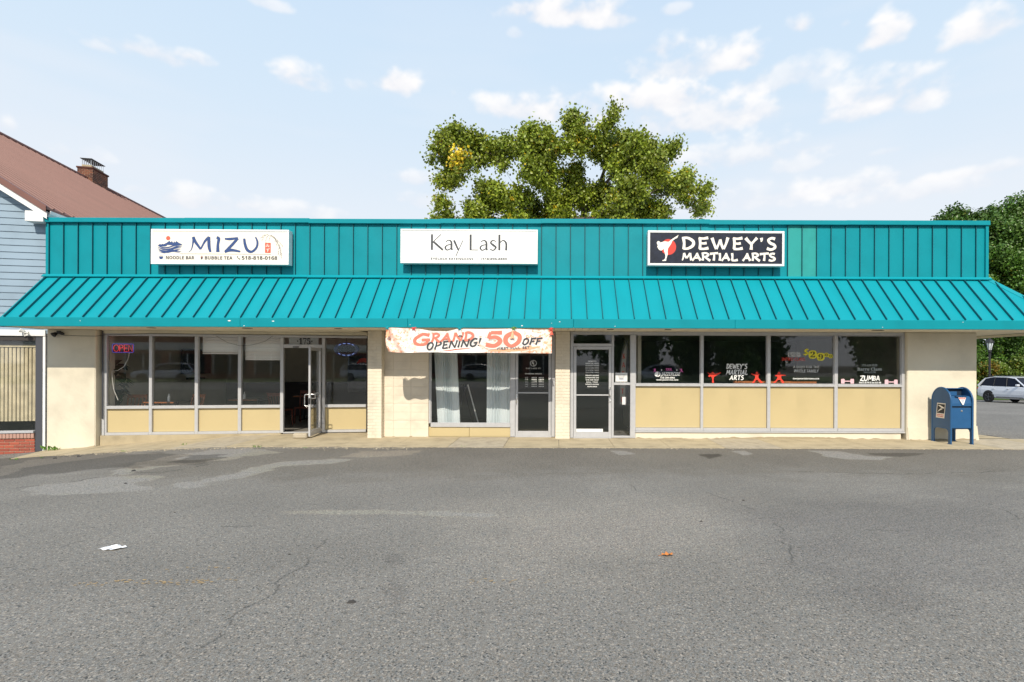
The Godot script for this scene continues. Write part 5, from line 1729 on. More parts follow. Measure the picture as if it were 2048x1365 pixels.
	for q: Array in [["K", 532, 672], ["a", 690, 786], ["y", 794, 906], ["l", 986, 1088], ["a", 1100, 1196], ["s", 1218, 1300], ["h", 1318, 1424]]:
		mb = MB.new()
		var g: Array = GLYPH[q[0]]
		var wide: float = (q[2] - q[1]) * k
		for i in range(1, g.size()):
			var pts := []
			var wd := []
			var mx: float = {"K": 0.74, "a": 0.5, "y": 0.62, "l": 0.6, "s": 0.46, "h": 0.56}[q[0]]
			for j in g[i][0].size():
				pts.append(Vector2(g[i][0][j][0] / mx * wide, g[i][0][j][1] * cap))
				wd.append(g[i][1][j] * stem)
			mb.ribbon(pts, wd, z + 0.0004 * i, Vector2((q[1] - 979.0) * k, base_y), Vector2.ONE, 0.0, 6)
		obj("lettering", mb, M["ink grey"], s)
	text("lettering", "EYELASH EXTENSIONS", sans_bold, Vector3((780.0 - 979) * k, (369.0 - 515) * k, z), 498 * k, 28 * k, M["ink grey"], s)
	text("lettering", "|", sans, Vector3((1075.0 - 979) * k, (369.0 - 516) * k, z), 4 * k, 34 * k, M["ink grey"], s)
	text("lettering", "(518)896-8889", sans_bold, Vector3((1272.0 - 979) * k, (369.0 - 516) * k, z), 300 * k, 34 * k, M["ink grey"], s)
	# --- martial arts school
	k = 0.002512
	s = sign_box("martial_arts_sign", "dark navy sign lettered DEWEY'S MARTIAL ARTS with white kicking figure", Vector3(3.678, 4.408, -d), 3.125, 0.80, M["sign navy"], 0.05, M["white enamel"])
	var p2 := func(zx: float, zy: float) -> Vector2:
		return Vector2((zx - 827.0) * k, (348.0 - zy) * k)
	obj("sun_disc", MB.new().disc(p2.call(394, 338), Vector2(69, 72) * k, z, 32), M["ink red"], s)
	var kick := PackedVector2Array()
	for q: Array in [[484, 224], [478, 232], [464, 240], [430, 262], [404, 282], [384, 290], [360, 286], [330, 294], [316, 298], [314, 290], [304, 284], [292, 288], [286, 300], [290, 314], [298, 322], [290, 334], [298, 350], [310, 366], [326, 372], [344, 362], [354, 354], [352, 372], [360, 392], [366, 420], [362, 446], [350, 456], [336, 460], [340, 466], [372, 465], [376, 440], [388, 404], [386, 380], [390, 350], [404, 330], [418, 308], [428, 284], [452, 264], [470, 256], [478, 246]]:
		kick.append(p2.call(q[0], q[1]))
	obj("kicker_figure", MB.new().prism(kick, z, z + 0.001, false), M["ink ivory"], s)
	mb = MB.new()
	mb.ribbon([p2.call(336, 366), p2.call(348, 378), p2.call(342, 390)], 6 * k, z + 0.002)
	mb.ribbon([p2.call(386, 290), p2.call(404, 282)], 5 * k, z + 0.002)
	obj("belt", mb, M["ink red"], s)
	var letters := [["D", 516, 624], ["E", 664, 752], ["W", 790, 936], ["E", 976, 1064], ["Y", 1096, 1198], ["'", 1228, 1256], ["S", 1288, 1372]]
	for q: Array in letters:
		mb = MB.new()
		brush(mb, q[0], (q[1] - 827.0) * k, (348.0 - 356) * k, (q[2] - q[1]) * k, 104 * k, 25 * k, z)
		obj("lettering", mb, M["ink ivory"], s)
	for q: Array in [["M", 520, 606], ["A", 614, 694], ["R", 696, 772], ["T", 772, 842], ["I", 848, 876], ["A", 882, 956], ["L", 964, 1022], ["A", 1074, 1146], ["R", 1152, 1224], ["T", 1226, 1304], ["S", 1306, 1368]]:
		mb = MB.new()
		brush(mb, q[0], (q[1] - 827.0) * k, (348.0 - 458) * k, (q[2] - q[1]) * k, 66 * k, 19 * k, z)
		obj("lettering", mb, M["ink ivory"], s)

func make_banner() -> void:
	var k := 0.002109
	var root := thing("opening_banner", "white and orange GRAND OPENING banner sagging below the canopy edge", "banner", Vector3(-1.836, 2.241, -11.300))
	# the sheet: u from left to right, v from bottom to top; a little slack, crumpled at the left end
	var top := Curve.new()
	top.min_value = 0.0
	top.max_value = 400.0
	for q: Array in [[0.0, 92.0], [0.04, 84.0], [0.17, 92.0], [0.3, 116.0], [0.36, 118.0], [0.44, 92.0], [0.6, 94.0], [0.77, 88.0], [0.9, 98.0], [1.0, 96.0]]:
		top.add_point(Vector2(q[0], q[1]))
	var bottom := Curve.new()
	bottom.min_value = 0.0
	bottom.max_value = 400.0
	for q: Array in [[0.0, 328.0], [0.1, 336.0], [0.25, 330.0], [0.45, 334.0], [0.62, 332.0], [0.8, 334.0], [1.0, 337.0]]:
		bottom.add_point(Vector2(q[0], q[1]))
	var sheet_at := func(u: float, v: float) -> Vector3:
		var zx := lerpf(163.0 + 22.0 * pow(maxf(1.0 - v, 0.0), 1.4) - 14.0 * sin(v * PI) * 0.6, 1837.0, u)
		var zy := lerpf(bottom.sample(u), top.sample(u), v)
		var left := exp(-u * 9.0)
		var zz := 0.016 * sin(u * 21.0 + v * 1.2) + 0.010 * sin(u * 47.0 - v * 3.0) + 0.012 * sin(v * 4.0 + u * 8.0)
		zz += left * (0.05 * sin(u * 70.0 + v * 5.5) + 0.05 * v)
		zz += 0.03 * exp(-pow((u - 0.2 - 0.12 * (1.0 - v)) / 0.03, 2.0)) * (1.0 - v * 0.4)
		zz += 0.012 * exp(-pow((u - 0.445 + 0.03 * (1.0 - v)) / 0.02, 2.0)) * v
		zz += 0.010 * exp(-pow((u - 0.775) / 0.02, 2.0)) * v - 0.03 * (1.0 - v)
		return Vector3((zx - 1000.0) * k, (210.0 - zy) * k, zz)
	# printed ground: washes of coral and orange over white
	var f := FastNoiseLite.new()
	f.seed = 71
	f.frequency = 0.022
	f.fractal_octaves = 4
	var im := Image.create(640, 96, false, Image.FORMAT_RGB8)
	for y in 96:
		for x in 640:
			var u := x / 640.0
			var v := 1.0 - y / 96.0
			var n1 := f.get_noise_2d(x, y * 1.6)
			var n2 := f.get_noise_2d(x + 900.0, y * 1.6 + 300.0)
			var n3 := f.get_noise_2d(x * 2.6 + 90.0, y * 3.0 + 700.0)
			var side := maxf(exp(-u * 7.0), maxf(exp(-(1.0 - u) * 9.0), exp(-pow((u - 0.64) / 0.07, 2.0)) * (1.0 - v)))
			side = maxf(side, smoothstep(0.72, 0.95, u) * (1.0 - v) * 0.9)
			var wash := smoothstep(0.1, 0.7, side * 0.75 + n1 * 0.9 - 0.12)
			var dots := smoothstep(0.33, 0.4, n3 + side * 0.2) * smoothstep(0.05, 0.3, side + n2 * 0.4)
			var c := Color(0.965, 0.95, 0.935).lerp(Color(0.96, 0.76, 0.67), clampf(wash * 0.65, 0, 1))
			c = c.lerp(Color(0.94, 0.56, 0.38), clampf(dots * 0.6 + smoothstep(0.75, 1.2, side + n2 * 0.5) * 0.4, 0, 1))
			im.set_pixel(x, y, c)
	var cloth := mat("banner cloth", Color.WHITE, 0.7)
	cloth.albedo_texture = ImageTexture.create_from_image(im)
	cloth.texture_repeat = false
	cloth.backlight_enabled = true
	cloth.backlight = Color(0.3, 0.3, 0.3)
	var mb := MB.new()
	var nu := 150
	var nv := 16
	for i in nu:
		for j in nv:
			var c := []
			for e: Array in [[i, j], [i + 1, j], [i + 1, j + 1], [i, j + 1]]:
				var u: float = float(e[0]) / nu
				var v: float = float(e[1]) / nv
				var q: Vector3 = sheet_at.call(u, v)
				var du: Vector3 = sheet_at.call(u + 0.004, v) - sheet_at.call(u - 0.004, v)
				var dv: Vector3 = sheet_at.call(u, v + 0.03) - sheet_at.call(u, v - 0.03)
				c.append([q, du.cross(dv).normalized(), Vector2(u, 1.0 - v)])
			for a: int in [0, 2, 1, 0, 3, 2]:
				mb.put(c[a][0], c[a][1], c[a][2])
	obj("sheet", mb, cloth, root)
	# print laid on the sheet: flat artwork in face units, bent with the cloth
	var lay := func(art: MB, called: String, mt: Material, off := 0.008) -> void:
		for i in art.v.size():
			var q := art.v[i]
			var u := (q.x - 170.0) / 1667.0
			var tt: float = top.sample(clampf(u, 0, 1))
			var bb: float = bottom.sample(clampf(u, 0, 1))
			var v := ((-q.y) - bb) / (tt - bb)
			var w: Vector3 = sheet_at.call(u, v)
			art.v[i] = Vector3((q.x - 1000.0) * k, (210.0 + q.y) * k, w.z + off + q.z)
		obj(called, art, mt, root)
	var word := func(s: String, x0: float, x1: float, y0: float, y1: float, stem: float, slant: float, rise: float) -> MB:
		var art := MB.new()
		brush(art, s, x0, 0.0, x1 - x0, y0 - y1, stem, 0.0, slant, 0.14)
		for i in art.v.size():
			var q := art.v[i]
			art.v[i] = Vector3(q.x, q.y - y0 + (q.x - x0) * rise, q.z)
		return art
	var g: MB = word.call("G", 424, 590, 252, 150, 30.0, 0.22, 0.0)
	brush(g, "RAND", 612, -228, 420, 84, 23.0, 0, 0.22, 0.14)
	for i in g.v.size():
		if g.v[i].x > 606:
			g.v[i].y += (g.v[i].x - 612) * 0.05
	lay.call(g, "lettering", M["print coral"])
	lay.call(word.call("OPENING!", 562, 1112, 306, 234, 17.0, 0.24, 0.085), "lettering", M["ink grey"])
	var ul := MB.new()
	ul.ribbon([Vector2(708, -320), Vector2(820, -306), Vector2(920, -294), Vector2(1004, -288)], [3, 9, 8, 3], 0)
	lay.call(ul, "underline_print", M["ink coral"])
	lay.call(word.call("50", 1160, 1520, 268, 120, 62.0, 0.16, 0.0), "lettering", M["ink ivory"], 0.006)
	lay.call(word.call("50", 1164, 1516, 264, 124, 40.0, 0.16, 0.0), "lettering", M["print coral"], 0.012)
	var pc := MB.new()
	pc.ribbon([Vector2(1572, -164), Vector2(1590, -152), Vector2(1604, -166), Vector2(1590, -176), Vector2(1574, -166)], 6.0, 0)
	pc.ribbon([Vector2(1626, -178), Vector2(1644, -164), Vector2(1658, -176), Vector2(1644, -186), Vector2(1628, -178)], 6.0, 0)
	pc.ribbon([Vector2(1602, -186), Vector2(1630, -152)], 6.0, 0)
	lay.call(pc, "lettering", M["print orange"])
	lay.call(word.call("OFF", 1532, 1722, 250, 186, 18.0, 0.3, 0.02), "lettering", M["ink grey"])
	lay.call(word.call("FIRST FULL SET", 1284, 1612, 304, 282, 6.0, 0.0, 0.05), "lettering", M["ink grey"])
	var bar_ := MB.new()
	bar_.ribbon([Vector2(1190, -312), Vector2(1400, -306), Vector2(1560, -292), Vector2(1720, -270)], [8, 30, 34, 10], -0.002)
	lay.call(bar_, "stripe_print", M["print orange"], 0.005)
	# ties through the eyelets
	for q: Array in [[0.012, "teal canopy paint"], [0.165, "ink red"], [0.445, "teal canopy paint"], [0.77, "weed leaf"], [0.995, "ink red"]]:
		var a: Vector3 = sheet_at.call(q[0], 0.97)
		mb = MB.new()
		var kn := a + Vector3(0, 0.03, 0.012)
		mb.tube([a + Vector3(0, -0.01, 0.01), kn, kn + Vector3(0.004, 0.035, -0.02)], [0.006, 0.014, 0.006], 6)
		for e: Array in [[-0.05, 0.014, 0.01], [0.06, 0.02, 0.02], [0.035, -0.04, 0.03], [-0.03, -0.03, 0.02]]:
			mb.tube([kn, kn + Vector3(e[0], e[1], e[2]) * 0.6, kn + Vector3(e[0] * 1.1, e[1] - 0.015, e[2])], [0.01, 0.012, 0.004], 5)
		obj("tie", mb, M[q[1]], root)
	# loose ribbon ends hanging over the print
	for q: Array in [[0.02, 0.16, "print orange"], [0.765, 0.2, "print orange"], [0.45, 0.12, "sign ivory"], [1.0, 0.1, "ink coral"]]:
		var a: Vector3 = sheet_at.call(q[0], 0.96)
		mb = MB.new()
		mb.tri(a + Vector3(0, 0.01, 0.02), a + Vector3(-0.06, -q[1], 0.035), a + Vector3(0.008, -q[1] * 0.9, 0.05))
		mb.tri(a + Vector3(0, 0.01, 0.02), a + Vector3(0.008, -q[1] * 0.9, 0.05), a + Vector3(0.04, -q[1] * 1.05, 0.03))
		obj("ribbon_end", mb, M[q[2]], root)

func make_mailbox() -> void:
	var root := thing("post_box", "dark blue street collection mailbox with domed top on four legs", "mailbox", Vector3(8.94, 0.012, -11.92))
	var blue: Material = M["post blue"]
	var turn := Basis(Vector3(0, 0, -1), Vector3(0, 1, 0), Vector3(1, 0, 0))   # draws a profile u = -z, y and extrudes it along x
	var r := 0.285
	var arch := func(rad: float, low: float, from: float, to: float, n: int) -> PackedVector2Array:
		var o := PackedVector2Array()
		for i in n + 1:
			var a := lerpf(from, to, float(i) / n)
			o.append(Vector2(cos(a) * rad, low + sin(a) * rad))
		return o
	# side plates with their legs
	for s: float in [-0.25, 0.226]:
		var pl := PackedVector2Array([Vector2(r, 0), Vector2(r, 0.95)])
		pl.append_array(arch.call(r, 0.95, 0.06, PI - 0.06, 20))
		pl.append_array(PackedVector2Array([Vector2(-r, 0.95), Vector2(-r, 0), Vector2(-r + 0.065, 0), Vector2(-r + 0.065, 0.25), Vector2(-r + 0.085, 0.30), Vector2(-r + 0.13, 0.325), Vector2(r - 0.13, 0.325), Vector2(r - 0.085, 0.30), Vector2(r - 0.065, 0.25), Vector2(r - 0.065, 0)]))
		var m := MB.new()
		m.t = Transform3D(turn, Vector3(s, 0, 0))
		m.prism(pl, 0, 0.024)
		obj("side_plate", m, blue, root)
		# rolled rim
		m = MB.new()
		var rim := []
		for q: Vector2 in [Vector2(r, 0.02), Vector2(r, 0.5), Vector2(r, 0.95)]:
			rim.append(Vector3(s + 0.012, q.y, -q.x))
		for i in range(1, 16):
			var a := PI * i / 16.0
			rim.append(Vector3(s + 0.012, 0.95 + sin(a) * r, -cos(a) * r))
		for q: Vector2 in [Vector2(-r, 0.95), Vector2(-r, 0.5), Vector2(-r, 0.02)]:
			rim.append(Vector3(s + 0.012, q.y, -q.x))
		m.tube(rim, 0.021, 8)
		obj("rim", m, blue, root)
		for zz: float in [-r + 0.03, r - 0.03]:
			bx("foot", Vector3(s - 0.012, -0.004, zz - 0.045), Vector3(s + 0.036, 0.014, zz + 0.045), blue, root)
	# shell: back, rounded top, bottom
	var sh := PackedVector2Array()
	sh.append(Vector2(r - 0.01, 0.34))
	sh.append(Vector2(r - 0.01, 0.95))
	sh.append_array(arch.call(r - 0.01, 0.95, 0.05, PI * 0.53, 14))
	var m := MB.new()
	for i in sh.size() - 1:
		var a := sh[i]
		var b := sh[i + 1]
		m.quad(Vector3(-0.226, a.y, -a.x), Vector3(-0.226, b.y, -b.x), Vector3(0.226, b.y, -b.x), Vector3(0.226, a.y, -a.x))
	obj("shell", m, blue, root)
	bx("hood_lip", Vector3(-0.226, 1.205, 0.015), Vector3(0.226, 1.228, 0.05), blue, root, 0.01)
	bx("bottom", Vector3(-0.226, 0.33, -r + 0.012), Vector3(0.226, 0.35, r - 0.03), blue, root)
	bx("collection_door", Vector3(-0.214, 0.352, r - 0.028), Vector3(0.214, 0.80, r - 0.006), blue, root, 0.006)
	bx("slot", Vector3(-0.226, 0.802, r - 0.05), Vector3(0.226, 0.838, r - 0.034), M["post dark"], root, 0)
	# pull-down chute with its sloping front
	m = MB.new()
	m.t = Transform3D(turn, Vector3(-0.222, 0, 0))
	m.prism(PackedVector2Array([Vector2(-r + 0.01, 0.84), Vector2(-r + 0.01, 0.90), Vector2(-r + 0.035, 1.03), Vector2(-r + 0.075, 1.055), Vector2(-r + 0.2, 1.06), Vector2(-r + 0.2, 0.84)]), 0, 0.444)
	obj("chute", m, blue, root)
	bx("chute_handle", Vector3(-0.13, 1.045, r - 0.045), Vector3(0.13, 1.066, r + 0.008), blue, root, 0.008)
	bx("chute_back", Vector3(-0.224, 0.9, -0.03), Vector3(0.224, 1.2, -0.015), M["post dark"], root)  # dark colour paints in the shade of the hood opening
	bx("chute_baffle", Vector3(-0.15, 1.062, 0.01), Vector3(0.05, 1.15, 0.08), blue, root)
	var key := MB.new()
	key.lathe([Vector2(0.022, 0), Vector2(0.02, 0.01), Vector2(0, 0.012)], Vector3(0.0, 0.735, r - 0.006), Vector3(0, 0, 1), 12)
	obj("lock", key, M["steel"], root)
	# notice on the chute: white triangle with a red head
	var lab := part("notice_label", root, Vector3(0.02, 0.955, r - 0.004))
	lab.rotation.x = -0.19
	var tri := PackedVector2Array([Vector2(-0.085, 0.075), Vector2(0.085, 0.075), Vector2(0.012, -0.085), Vector2(-0.012, -0.085)])
	obj("sheet", MB.new().prism(tri, 0, 0.002), M["white enamel"], lab)
	obj("band", MB.new().prism(PackedVector2Array([Vector2(-0.075, 0.068), Vector2(0.075, 0.068), Vector2(0.058, 0.034), Vector2(-0.058, 0.034)]), 0.002, 0.003), M["ink red"], lab)
	text("lettering", "NOTICE", sans_bold, Vector3(0, 0.051, 0.004), 0.09, 0.018, M["white enamel"], lab)
	for q in 4:
		var hw := 0.042 - q * 0.009
		obj("lettering", MB.new().prism(PackedVector2Array([Vector2(-hw, 0.02 - q * 0.018), Vector2(hw, 0.02 - q * 0.018), Vector2(hw, 0.012 - q * 0.018), Vector2(-hw, 0.012 - q * 0.018)]), 0.002, 0.003), M["ink navy"], lab)
	# postal eagle emblem on the side facing left
	var em := part("emblem", root, Vector3(-0.253, 0.72, 0.0), -PI / 2)
	em.scale = Vector3(1.3, 1.12, 1.0)
	var sq := PackedVector2Array([Vector2(-0.115, -0.15), Vector2(0.085, -0.15), Vector2(0.115, 0.15), Vector2(-0.085, 0.15)])
	obj("sheet", MB.new().prism(sq, 0, 0.002), M["ink ivory"], em)
	obj("field", MB.new().prism(PackedVector2Array([Vector2(-0.092, -0.055), Vector2(0.082, -0.055), Vector2(0.10, 0.13), Vector2(-0.072, 0.13)]), 0.002, 0.003), M["ink black"], em)
	obj("eagle", MB.new().prism(PackedVector2Array([Vector2(-0.072, 0.105), Vector2(-0.02, 0.108), Vector2(0.06, 0.075), Vector2(0.088, 0.06), Vector2(0.07, 0.046), Vector2(0.028, 0.05), Vector2(-0.03, 0.085)]), 0.003, 0.004), M["ink ivory"], em)
	obj("eagle", MB.new().prism(PackedVector2Array([Vector2(-0.085, -0.04), Vector2(-0.02, 0.0), Vector2(0.05, 0.035), Vector2(0.01, 0.045), Vector2(-0.03, 0.02)]), 0.003, 0.004), M["ink ivory"], em)
	text("lettering", "UNITED STATES", sans_bold, Vector3(-0.012, -0.085, 0.003), 0.16, 0.02, M["ink red"], em)
	text("lettering", "POSTAL SERVICE", sans_bold, Vector3(-0.015, -0.118, 0.003), 0.16, 0.02, M["ink red"], em)

func front_at(t: float, y: float, z: float) -> Vector3:
	# a point on the slanting left shop front
	return Transform3D(Basis(Vector3.UP, atan2(0.84, 5.91)), Vector3(-10.64, 0, -12.46)) * Vector3(t, y, z)

func make_chair(label: String, wood: Material, at: Vector3, turn: float, group: String) -> Node3D:
	var c := thing("wooden_chair", label, "chair", at, turn, group)
	bx("seat", Vector3(-0.21, 0.43, -0.2), Vector3(0.21, 0.47, 0.22), wood, c, 0.01)
	for q: Array in [[-0.19, 0.19], [0.19, 0.19]]:
		obj("leg", MB.new().tube([Vector3(q[0], 0.43, q[1]), Vector3(q[0] * 1.05, 0, q[1] * 1.08)], [0.02, 0.015], 8), wood, c)
	for x: float in [-0.19, 0.19]:
		obj("leg", MB.new().tube([Vector3(x, 0, -0.24), Vector3(x, 0.45, -0.19), Vector3(x * 1.02, 0.7, -0.215), Vector3(x * 1.06, 0.93, -0.28)], [0.018, 0.022, 0.02, 0.017], 8), wood, c)
	var m := MB.new()
	for i in 6:
		m.box(Vector3(lerpf(-0.21, 0.21, i / 6.0), 0.84, -0.262 - 0.02 * sin((i + 0.5) / 6.0 * PI)), Vector3(lerpf(-0.21, 0.21, (i + 1) / 6.0), 0.925, -0.245 - 0.02 * sin((i + 0.5) / 6.0 * PI)), 0.003)
	obj("top_rail", m, wood, c)
	for i in 4:
		obj("back_slat", MB.new().tube([Vector3(-0.12 + i * 0.08, 0.47, -0.185), Vector3(-0.12 + i * 0.08, 0.7, -0.225), Vector3(-0.125 + i * 0.083, 0.85, -0.262)], 0.011, 6), wood, c)
	return c

func make_table(label: String, at: Vector3, w: float, dp: float, group: String) -> Node3D:
	var t := thing("dining_table", label, "table", at, 0.0, group)
	bx("table_top", Vector3(-w / 2, 0.715, -dp / 2), Vector3(w / 2, 0.75, dp / 2), M["table top"], t, 0.008)
	bx("edge_band", Vector3(-w / 2 - 0.006, 0.718, dp / 2 + 0.001), Vector3(w / 2 + 0.006, 0.747, dp / 2 + 0.012), M["orange wood"], t)
	for x: float in [-w * 0.3, w * 0.3]:
		obj("leg", MB.new().tube([Vector3(x, 0.715, 0), Vector3(x, 0.02, 0)], 0.03, 8), M["black metal"], t)
		bx("foot", Vector3(x - 0.03, 0.0, -dp * 0.4), Vector3(x + 0.03, 0.03, dp * 0.4), M["black metal"], t)
	return t

func make_inside() -> void:
	# --- noodle bar
	make_chair("orange wooden chair showing its back at the far left window", M["orange wood"], Vector3(-10.5, 0.02, -13.15), 0.25, "chairs in the noodle bar")
	make_chair("orange wooden chair seen through the second window, left of wall screen", M["orange wood"], Vector3(-9.22, 0.02, -13.35), -0.3, "chairs in the noodle bar")
	make_chair("dark red chair just inside the open door, cut by the frame", M["red wood"], Vector3(-7.52, 0.02, -14.55), 2.9, "chairs in the noodle bar")
	make_chair("reddish chair behind the first one in the open doorway", M["red wood"], Vector3(-7.28, 0.02, -15.4), 0.1, "chairs in the noodle bar")
	make_table("small dark table with wooden edge behind the first two windows", Vector3(-9.88, 0.02, -13.55), 0.75, 0.7, "tables in the noodle bar")
	make_table("dark table behind the fourth window of the noodle bar", Vector3(-8.4, 0.02, -14.6), 0.75, 0.7, "tables in the noodle bar")
	make_table("dark table deep inside the open doorway", Vector3(-7.5, 0.02, -16.3), 0.75, 0.7, "tables in the noodle bar")
	for q: Array in [[-9.80, -13.45, "pale sauce bottle on the table behind the second window"], [-8.5, -14.5, "pale sauce bottle on the table behind the fourth window"]]:
		var m := MB.new()
		m.lathe([Vector2(0, 0), Vector2(0.03, 0), Vector2(0.032, 0.11), Vector2(0.013, 0.15), Vector2(0.012, 0.19), Vector2(0, 0.19)], Vector3.ZERO, Vector3.UP, 12)
		tag(obj("sauce_bottle", m, M["white enamel"], null, Vector3(q[0], 0.772, q[1])), q[2], "bottle", "sauce bottles on the tables")
	var tv := thing("wall_screen", "black flat screen on the left wall inside the noodle bar", "television", Vector3(-11.39, 1.80, -16.75), PI / 2)
	bx("housing", Vector3(-0.68, -0.39, 0.03), Vector3(0.68, 0.39, 0.075), M["black metal"], tv)
	bx("screen", Vector3(-0.66, -0.37, 0.0755), Vector3(0.66, 0.37, 0.078), M["screen"], tv, 0)
	bx("bracket", Vector3(-0.2, -0.2, 0.0), Vector3(0.2, 0.2, 0.029), M["black metal"], tv)
	var sb := bx("sound_bar", Vector3(-0.4, -0.035, 0), Vector3(0.4, 0.035, 0.07), M["black metal"])
	sb.position = Vector3(-11.39, 1.27, -16.75)
	sb.rotation.y = PI / 2
	tag(sb, "long black speaker bar under the wall screen", "speaker")
	var counter := thing("serving_counter", "black serving counter at the back of the noodle bar", "counter", Vector3(-8.4, 0.02, -17.6))
	bx("front", Vector3(-1.3, 0, -0.5), Vector3(3.2, 1.06, 0.0), M["wainscot"], counter)
	bx("counter_top", Vector3(-1.35, 1.062, -0.55), Vector3(3.25, 1.10, 0.06), M["black metal"], counter)
	var menu := thing("menu_screen", "dark menu panel with a small orange glow behind the oval sign", "menu board", Vector3(-6.0, 1.45, -16.6))
	bx("panel", Vector3(-0.5, -0.62, -0.03), Vector3(0.5, 0.62, 0), M["screen"], menu)
	obj("print", MB.new().ribbon([Vector2(-0.2, 0.3), Vector2(-0.08, 0.4), Vector2(0.06, 0.4), Vector2(0.16, 0.3)], [0.03, 0.12, 0.12, 0.03], 0.003), M["ink red"], menu)
	bx("stand", Vector3(-0.03, -1.43, -0.06), Vector3(0.03, -0.4, -0.035), M["black metal"], menu)
	# potted plant
	var plant := thing("potted_plant", "dark broad-leaved potted plant in the far left window", "plant", Vector3(-10.83, 0.02, -13.05))
	obj("pot", MB.new().lathe([Vector2(0, 0), Vector2(0.15, 0), Vector2(0.2, 0.38), Vector2(0.17, 0.38), Vector2(0.16, 0.34), Vector2(0, 0.34)], Vector3.ZERO, Vector3.UP, 14), M["charcoal paint"], plant)
	rng.seed = 51
	var lf := MB.new()
	for i in 64:
		var a := rng.randf() * TAU
		var y := rng.randf_range(0.8, 1.68)
		var l := rng.randf_range(0.24, 0.46)
		var o := Vector3(0.03 * cos(a), y, 0.03 * sin(a))
		var dir := Vector3(cos(a), rng.randf_range(-0.3, 0.5), sin(a)).normalized()
		var sd := dir.cross(Vector3.UP).normalized() * l * 0.27
		var mid := o + dir * l * 0.55 + Vector3.UP * 0.03
		var end := o + dir * l + Vector3.DOWN * l * 0.35
		lf.col = Color.WHITE * rng.randf_range(0.6, 1.4)
		lf.tri(o, mid - sd, mid + sd)
		lf.tri(mid - sd, end, mid + sd)
	tag(obj("foliage", lf, M["indoor leaf"], plant), "", "", "", "stuff")
	obj("stem", MB.new().tube([Vector3(0, 0.34, 0), Vector3(0.02, 1.0, 0.02), Vector3(-0.01, 1.6, 0)], [0.02, 0.015, 0.008], 6), M["bark"], plant)
	# roller blinds of the third and fourth windows
	for q: Array in [[2.077, 2.950, 1.985, "half-lowered pale roller blind in the third noodle bar window"], [3.047, 3.916, 1.84, "lower hanging pale roller blind in the window beside the door"]]:
		var o := thing("roller_blind", q[3], "blind", front_at((q[0] + q[1]) / 2, 0, -0.16), atan2(0.84, 5.91), "roller blinds in the noodle bar")
		var hw: float = (q[1] - q[0]) / 2 - 0.02
		obj("roller", MB.new().tube([Vector3(-hw, 2.41, 0), Vector3(hw, 2.41, 0)], 0.03, 10), M["shade cloth"], o)
		# pleated cloth
		var m := MB.new()
		var yy := 2.40
		var kk := 0
		while yy > q[2] + 0.02:
			var y2 := maxf(yy - 0.04, q[2])
			m.quad(Vector3(-hw, y2, 0.012 if kk % 2 == 0 else 0.004), Vector3(hw, y2, 0.012 if kk % 2 == 0 else 0.004), Vector3(hw, yy, 0.004 if kk % 2 == 0 else 0.012), Vector3(-hw, yy, 0.004 if kk % 2 == 0 else 0.012))
			yy = y2
			kk += 1
		obj("cloth", m, M["shade cloth"], o)
		bx("bottom_bar", Vector3(-hw, q[2] - 0.02, -0.01), Vector3(hw, q[2] + 0.004, 0.016), M["white enamel"], o)
	# neon sign
	var neon := thing("neon_open_sign", "red and blue neon OPEN sign in the leftmost shop window", "neon sign", front_at(0.363, 2.091, -0.11), atan2(0.84, 5.91))
	bx("backing", Vector3(-0.235, -0.108, -0.03), Vector3(0.235, 0.108, -0.012), M["screen"], neon)
	var red := mat("neon red", lin(0.5, 0.05, 0.05), 0.4)
	red.emission_enabled = true
	red.emission = Color(1.0, 0.22, 0.25)
	red.emission_energy_multiplier = 0.4
	var blue := mat("neon blue", lin(0.15, 0.12, 0.5), 0.4)
	blue.emission_enabled = true
	blue.emission = Color(0.42, 0.36, 1.0)
	blue.emission_energy_multiplier = 0.3
	obj("border_tube", MB.new().tube([Vector3(-0.215, -0.1, 0), Vector3(0.215, -0.1, 0), Vector3(0.228, -0.088, 0), Vector3(0.228, 0.088, 0), Vector3(0.215, 0.1, 0), Vector3(-0.215, 0.1, 0), Vector3(-0.228, 0.088, 0), Vector3(-0.228, -0.088, 0), Vector3(-0.215, -0.1, 0)], 0.0065, 6), blue, neon)
	var o_pts := []
	for i in 17:
		o_pts.append(Vector3(-0.145 + cos(TAU * i / 16) * 0.056, sin(TAU * i / 16) * 0.078, 0))
	var letters := [o_pts, [Vector3(-0.068, -0.078, 0), Vector3(-0.068, 0.078, 0), Vector3(-0.015, 0.07, 0), Vector3(0.004, 0.038, 0), Vector3(-0.015, 0.006, 0), Vector3(-0.06, 0.002, 0)],
		[Vector3(0.10, 0.078, 0), Vector3(0.03, 0.078, 0), Vector3(0.03, -0.078, 0), Vector3(0.10, -0.078, 0)], [Vector3(0.035, 0.002, 0), Vector3(0.092, 0.002, 0)], [Vector3(0.125, -0.078, 0), Vector3(0.125, 0.078, 0), Vector3(0.203, -0.078, 0), Vector3(0.203, 0.078, 0)]]
	var tubes := MB.new()
	for l: Array in letters:
		tubes.tube(l, 0.0075, 6)
	obj("letter_tube", tubes, red, neon)
	obj("cord", MB.new().tube([Vector3(0.13, -0.108, -0.02), Vector3(0.11, -0.26, 0.0), Vector3(0.03, -0.44, 0.01), Vector3(-0.1, -0.53, 0.01), Vector3(-0.235, -0.55, 0.0), Vector3(-0.225, -0.75, 0.0), Vector3(-0.19, -1.0, 0), Vector3(-0.1, -1.24, 0)], 0.006, 5), M["white wire"], neon)
	var glow := OmniLight3D.new()
	glow.name = "neon_light"
	glow.light_color = Color(1.0, 0.3, 0.4)
	glow.light_energy = 0.012
	glow.light_size = 0.1
	glow.omni_range = 8.0
	glow.omni_attenuation = 2.0
	glow.shadow_enabled = true
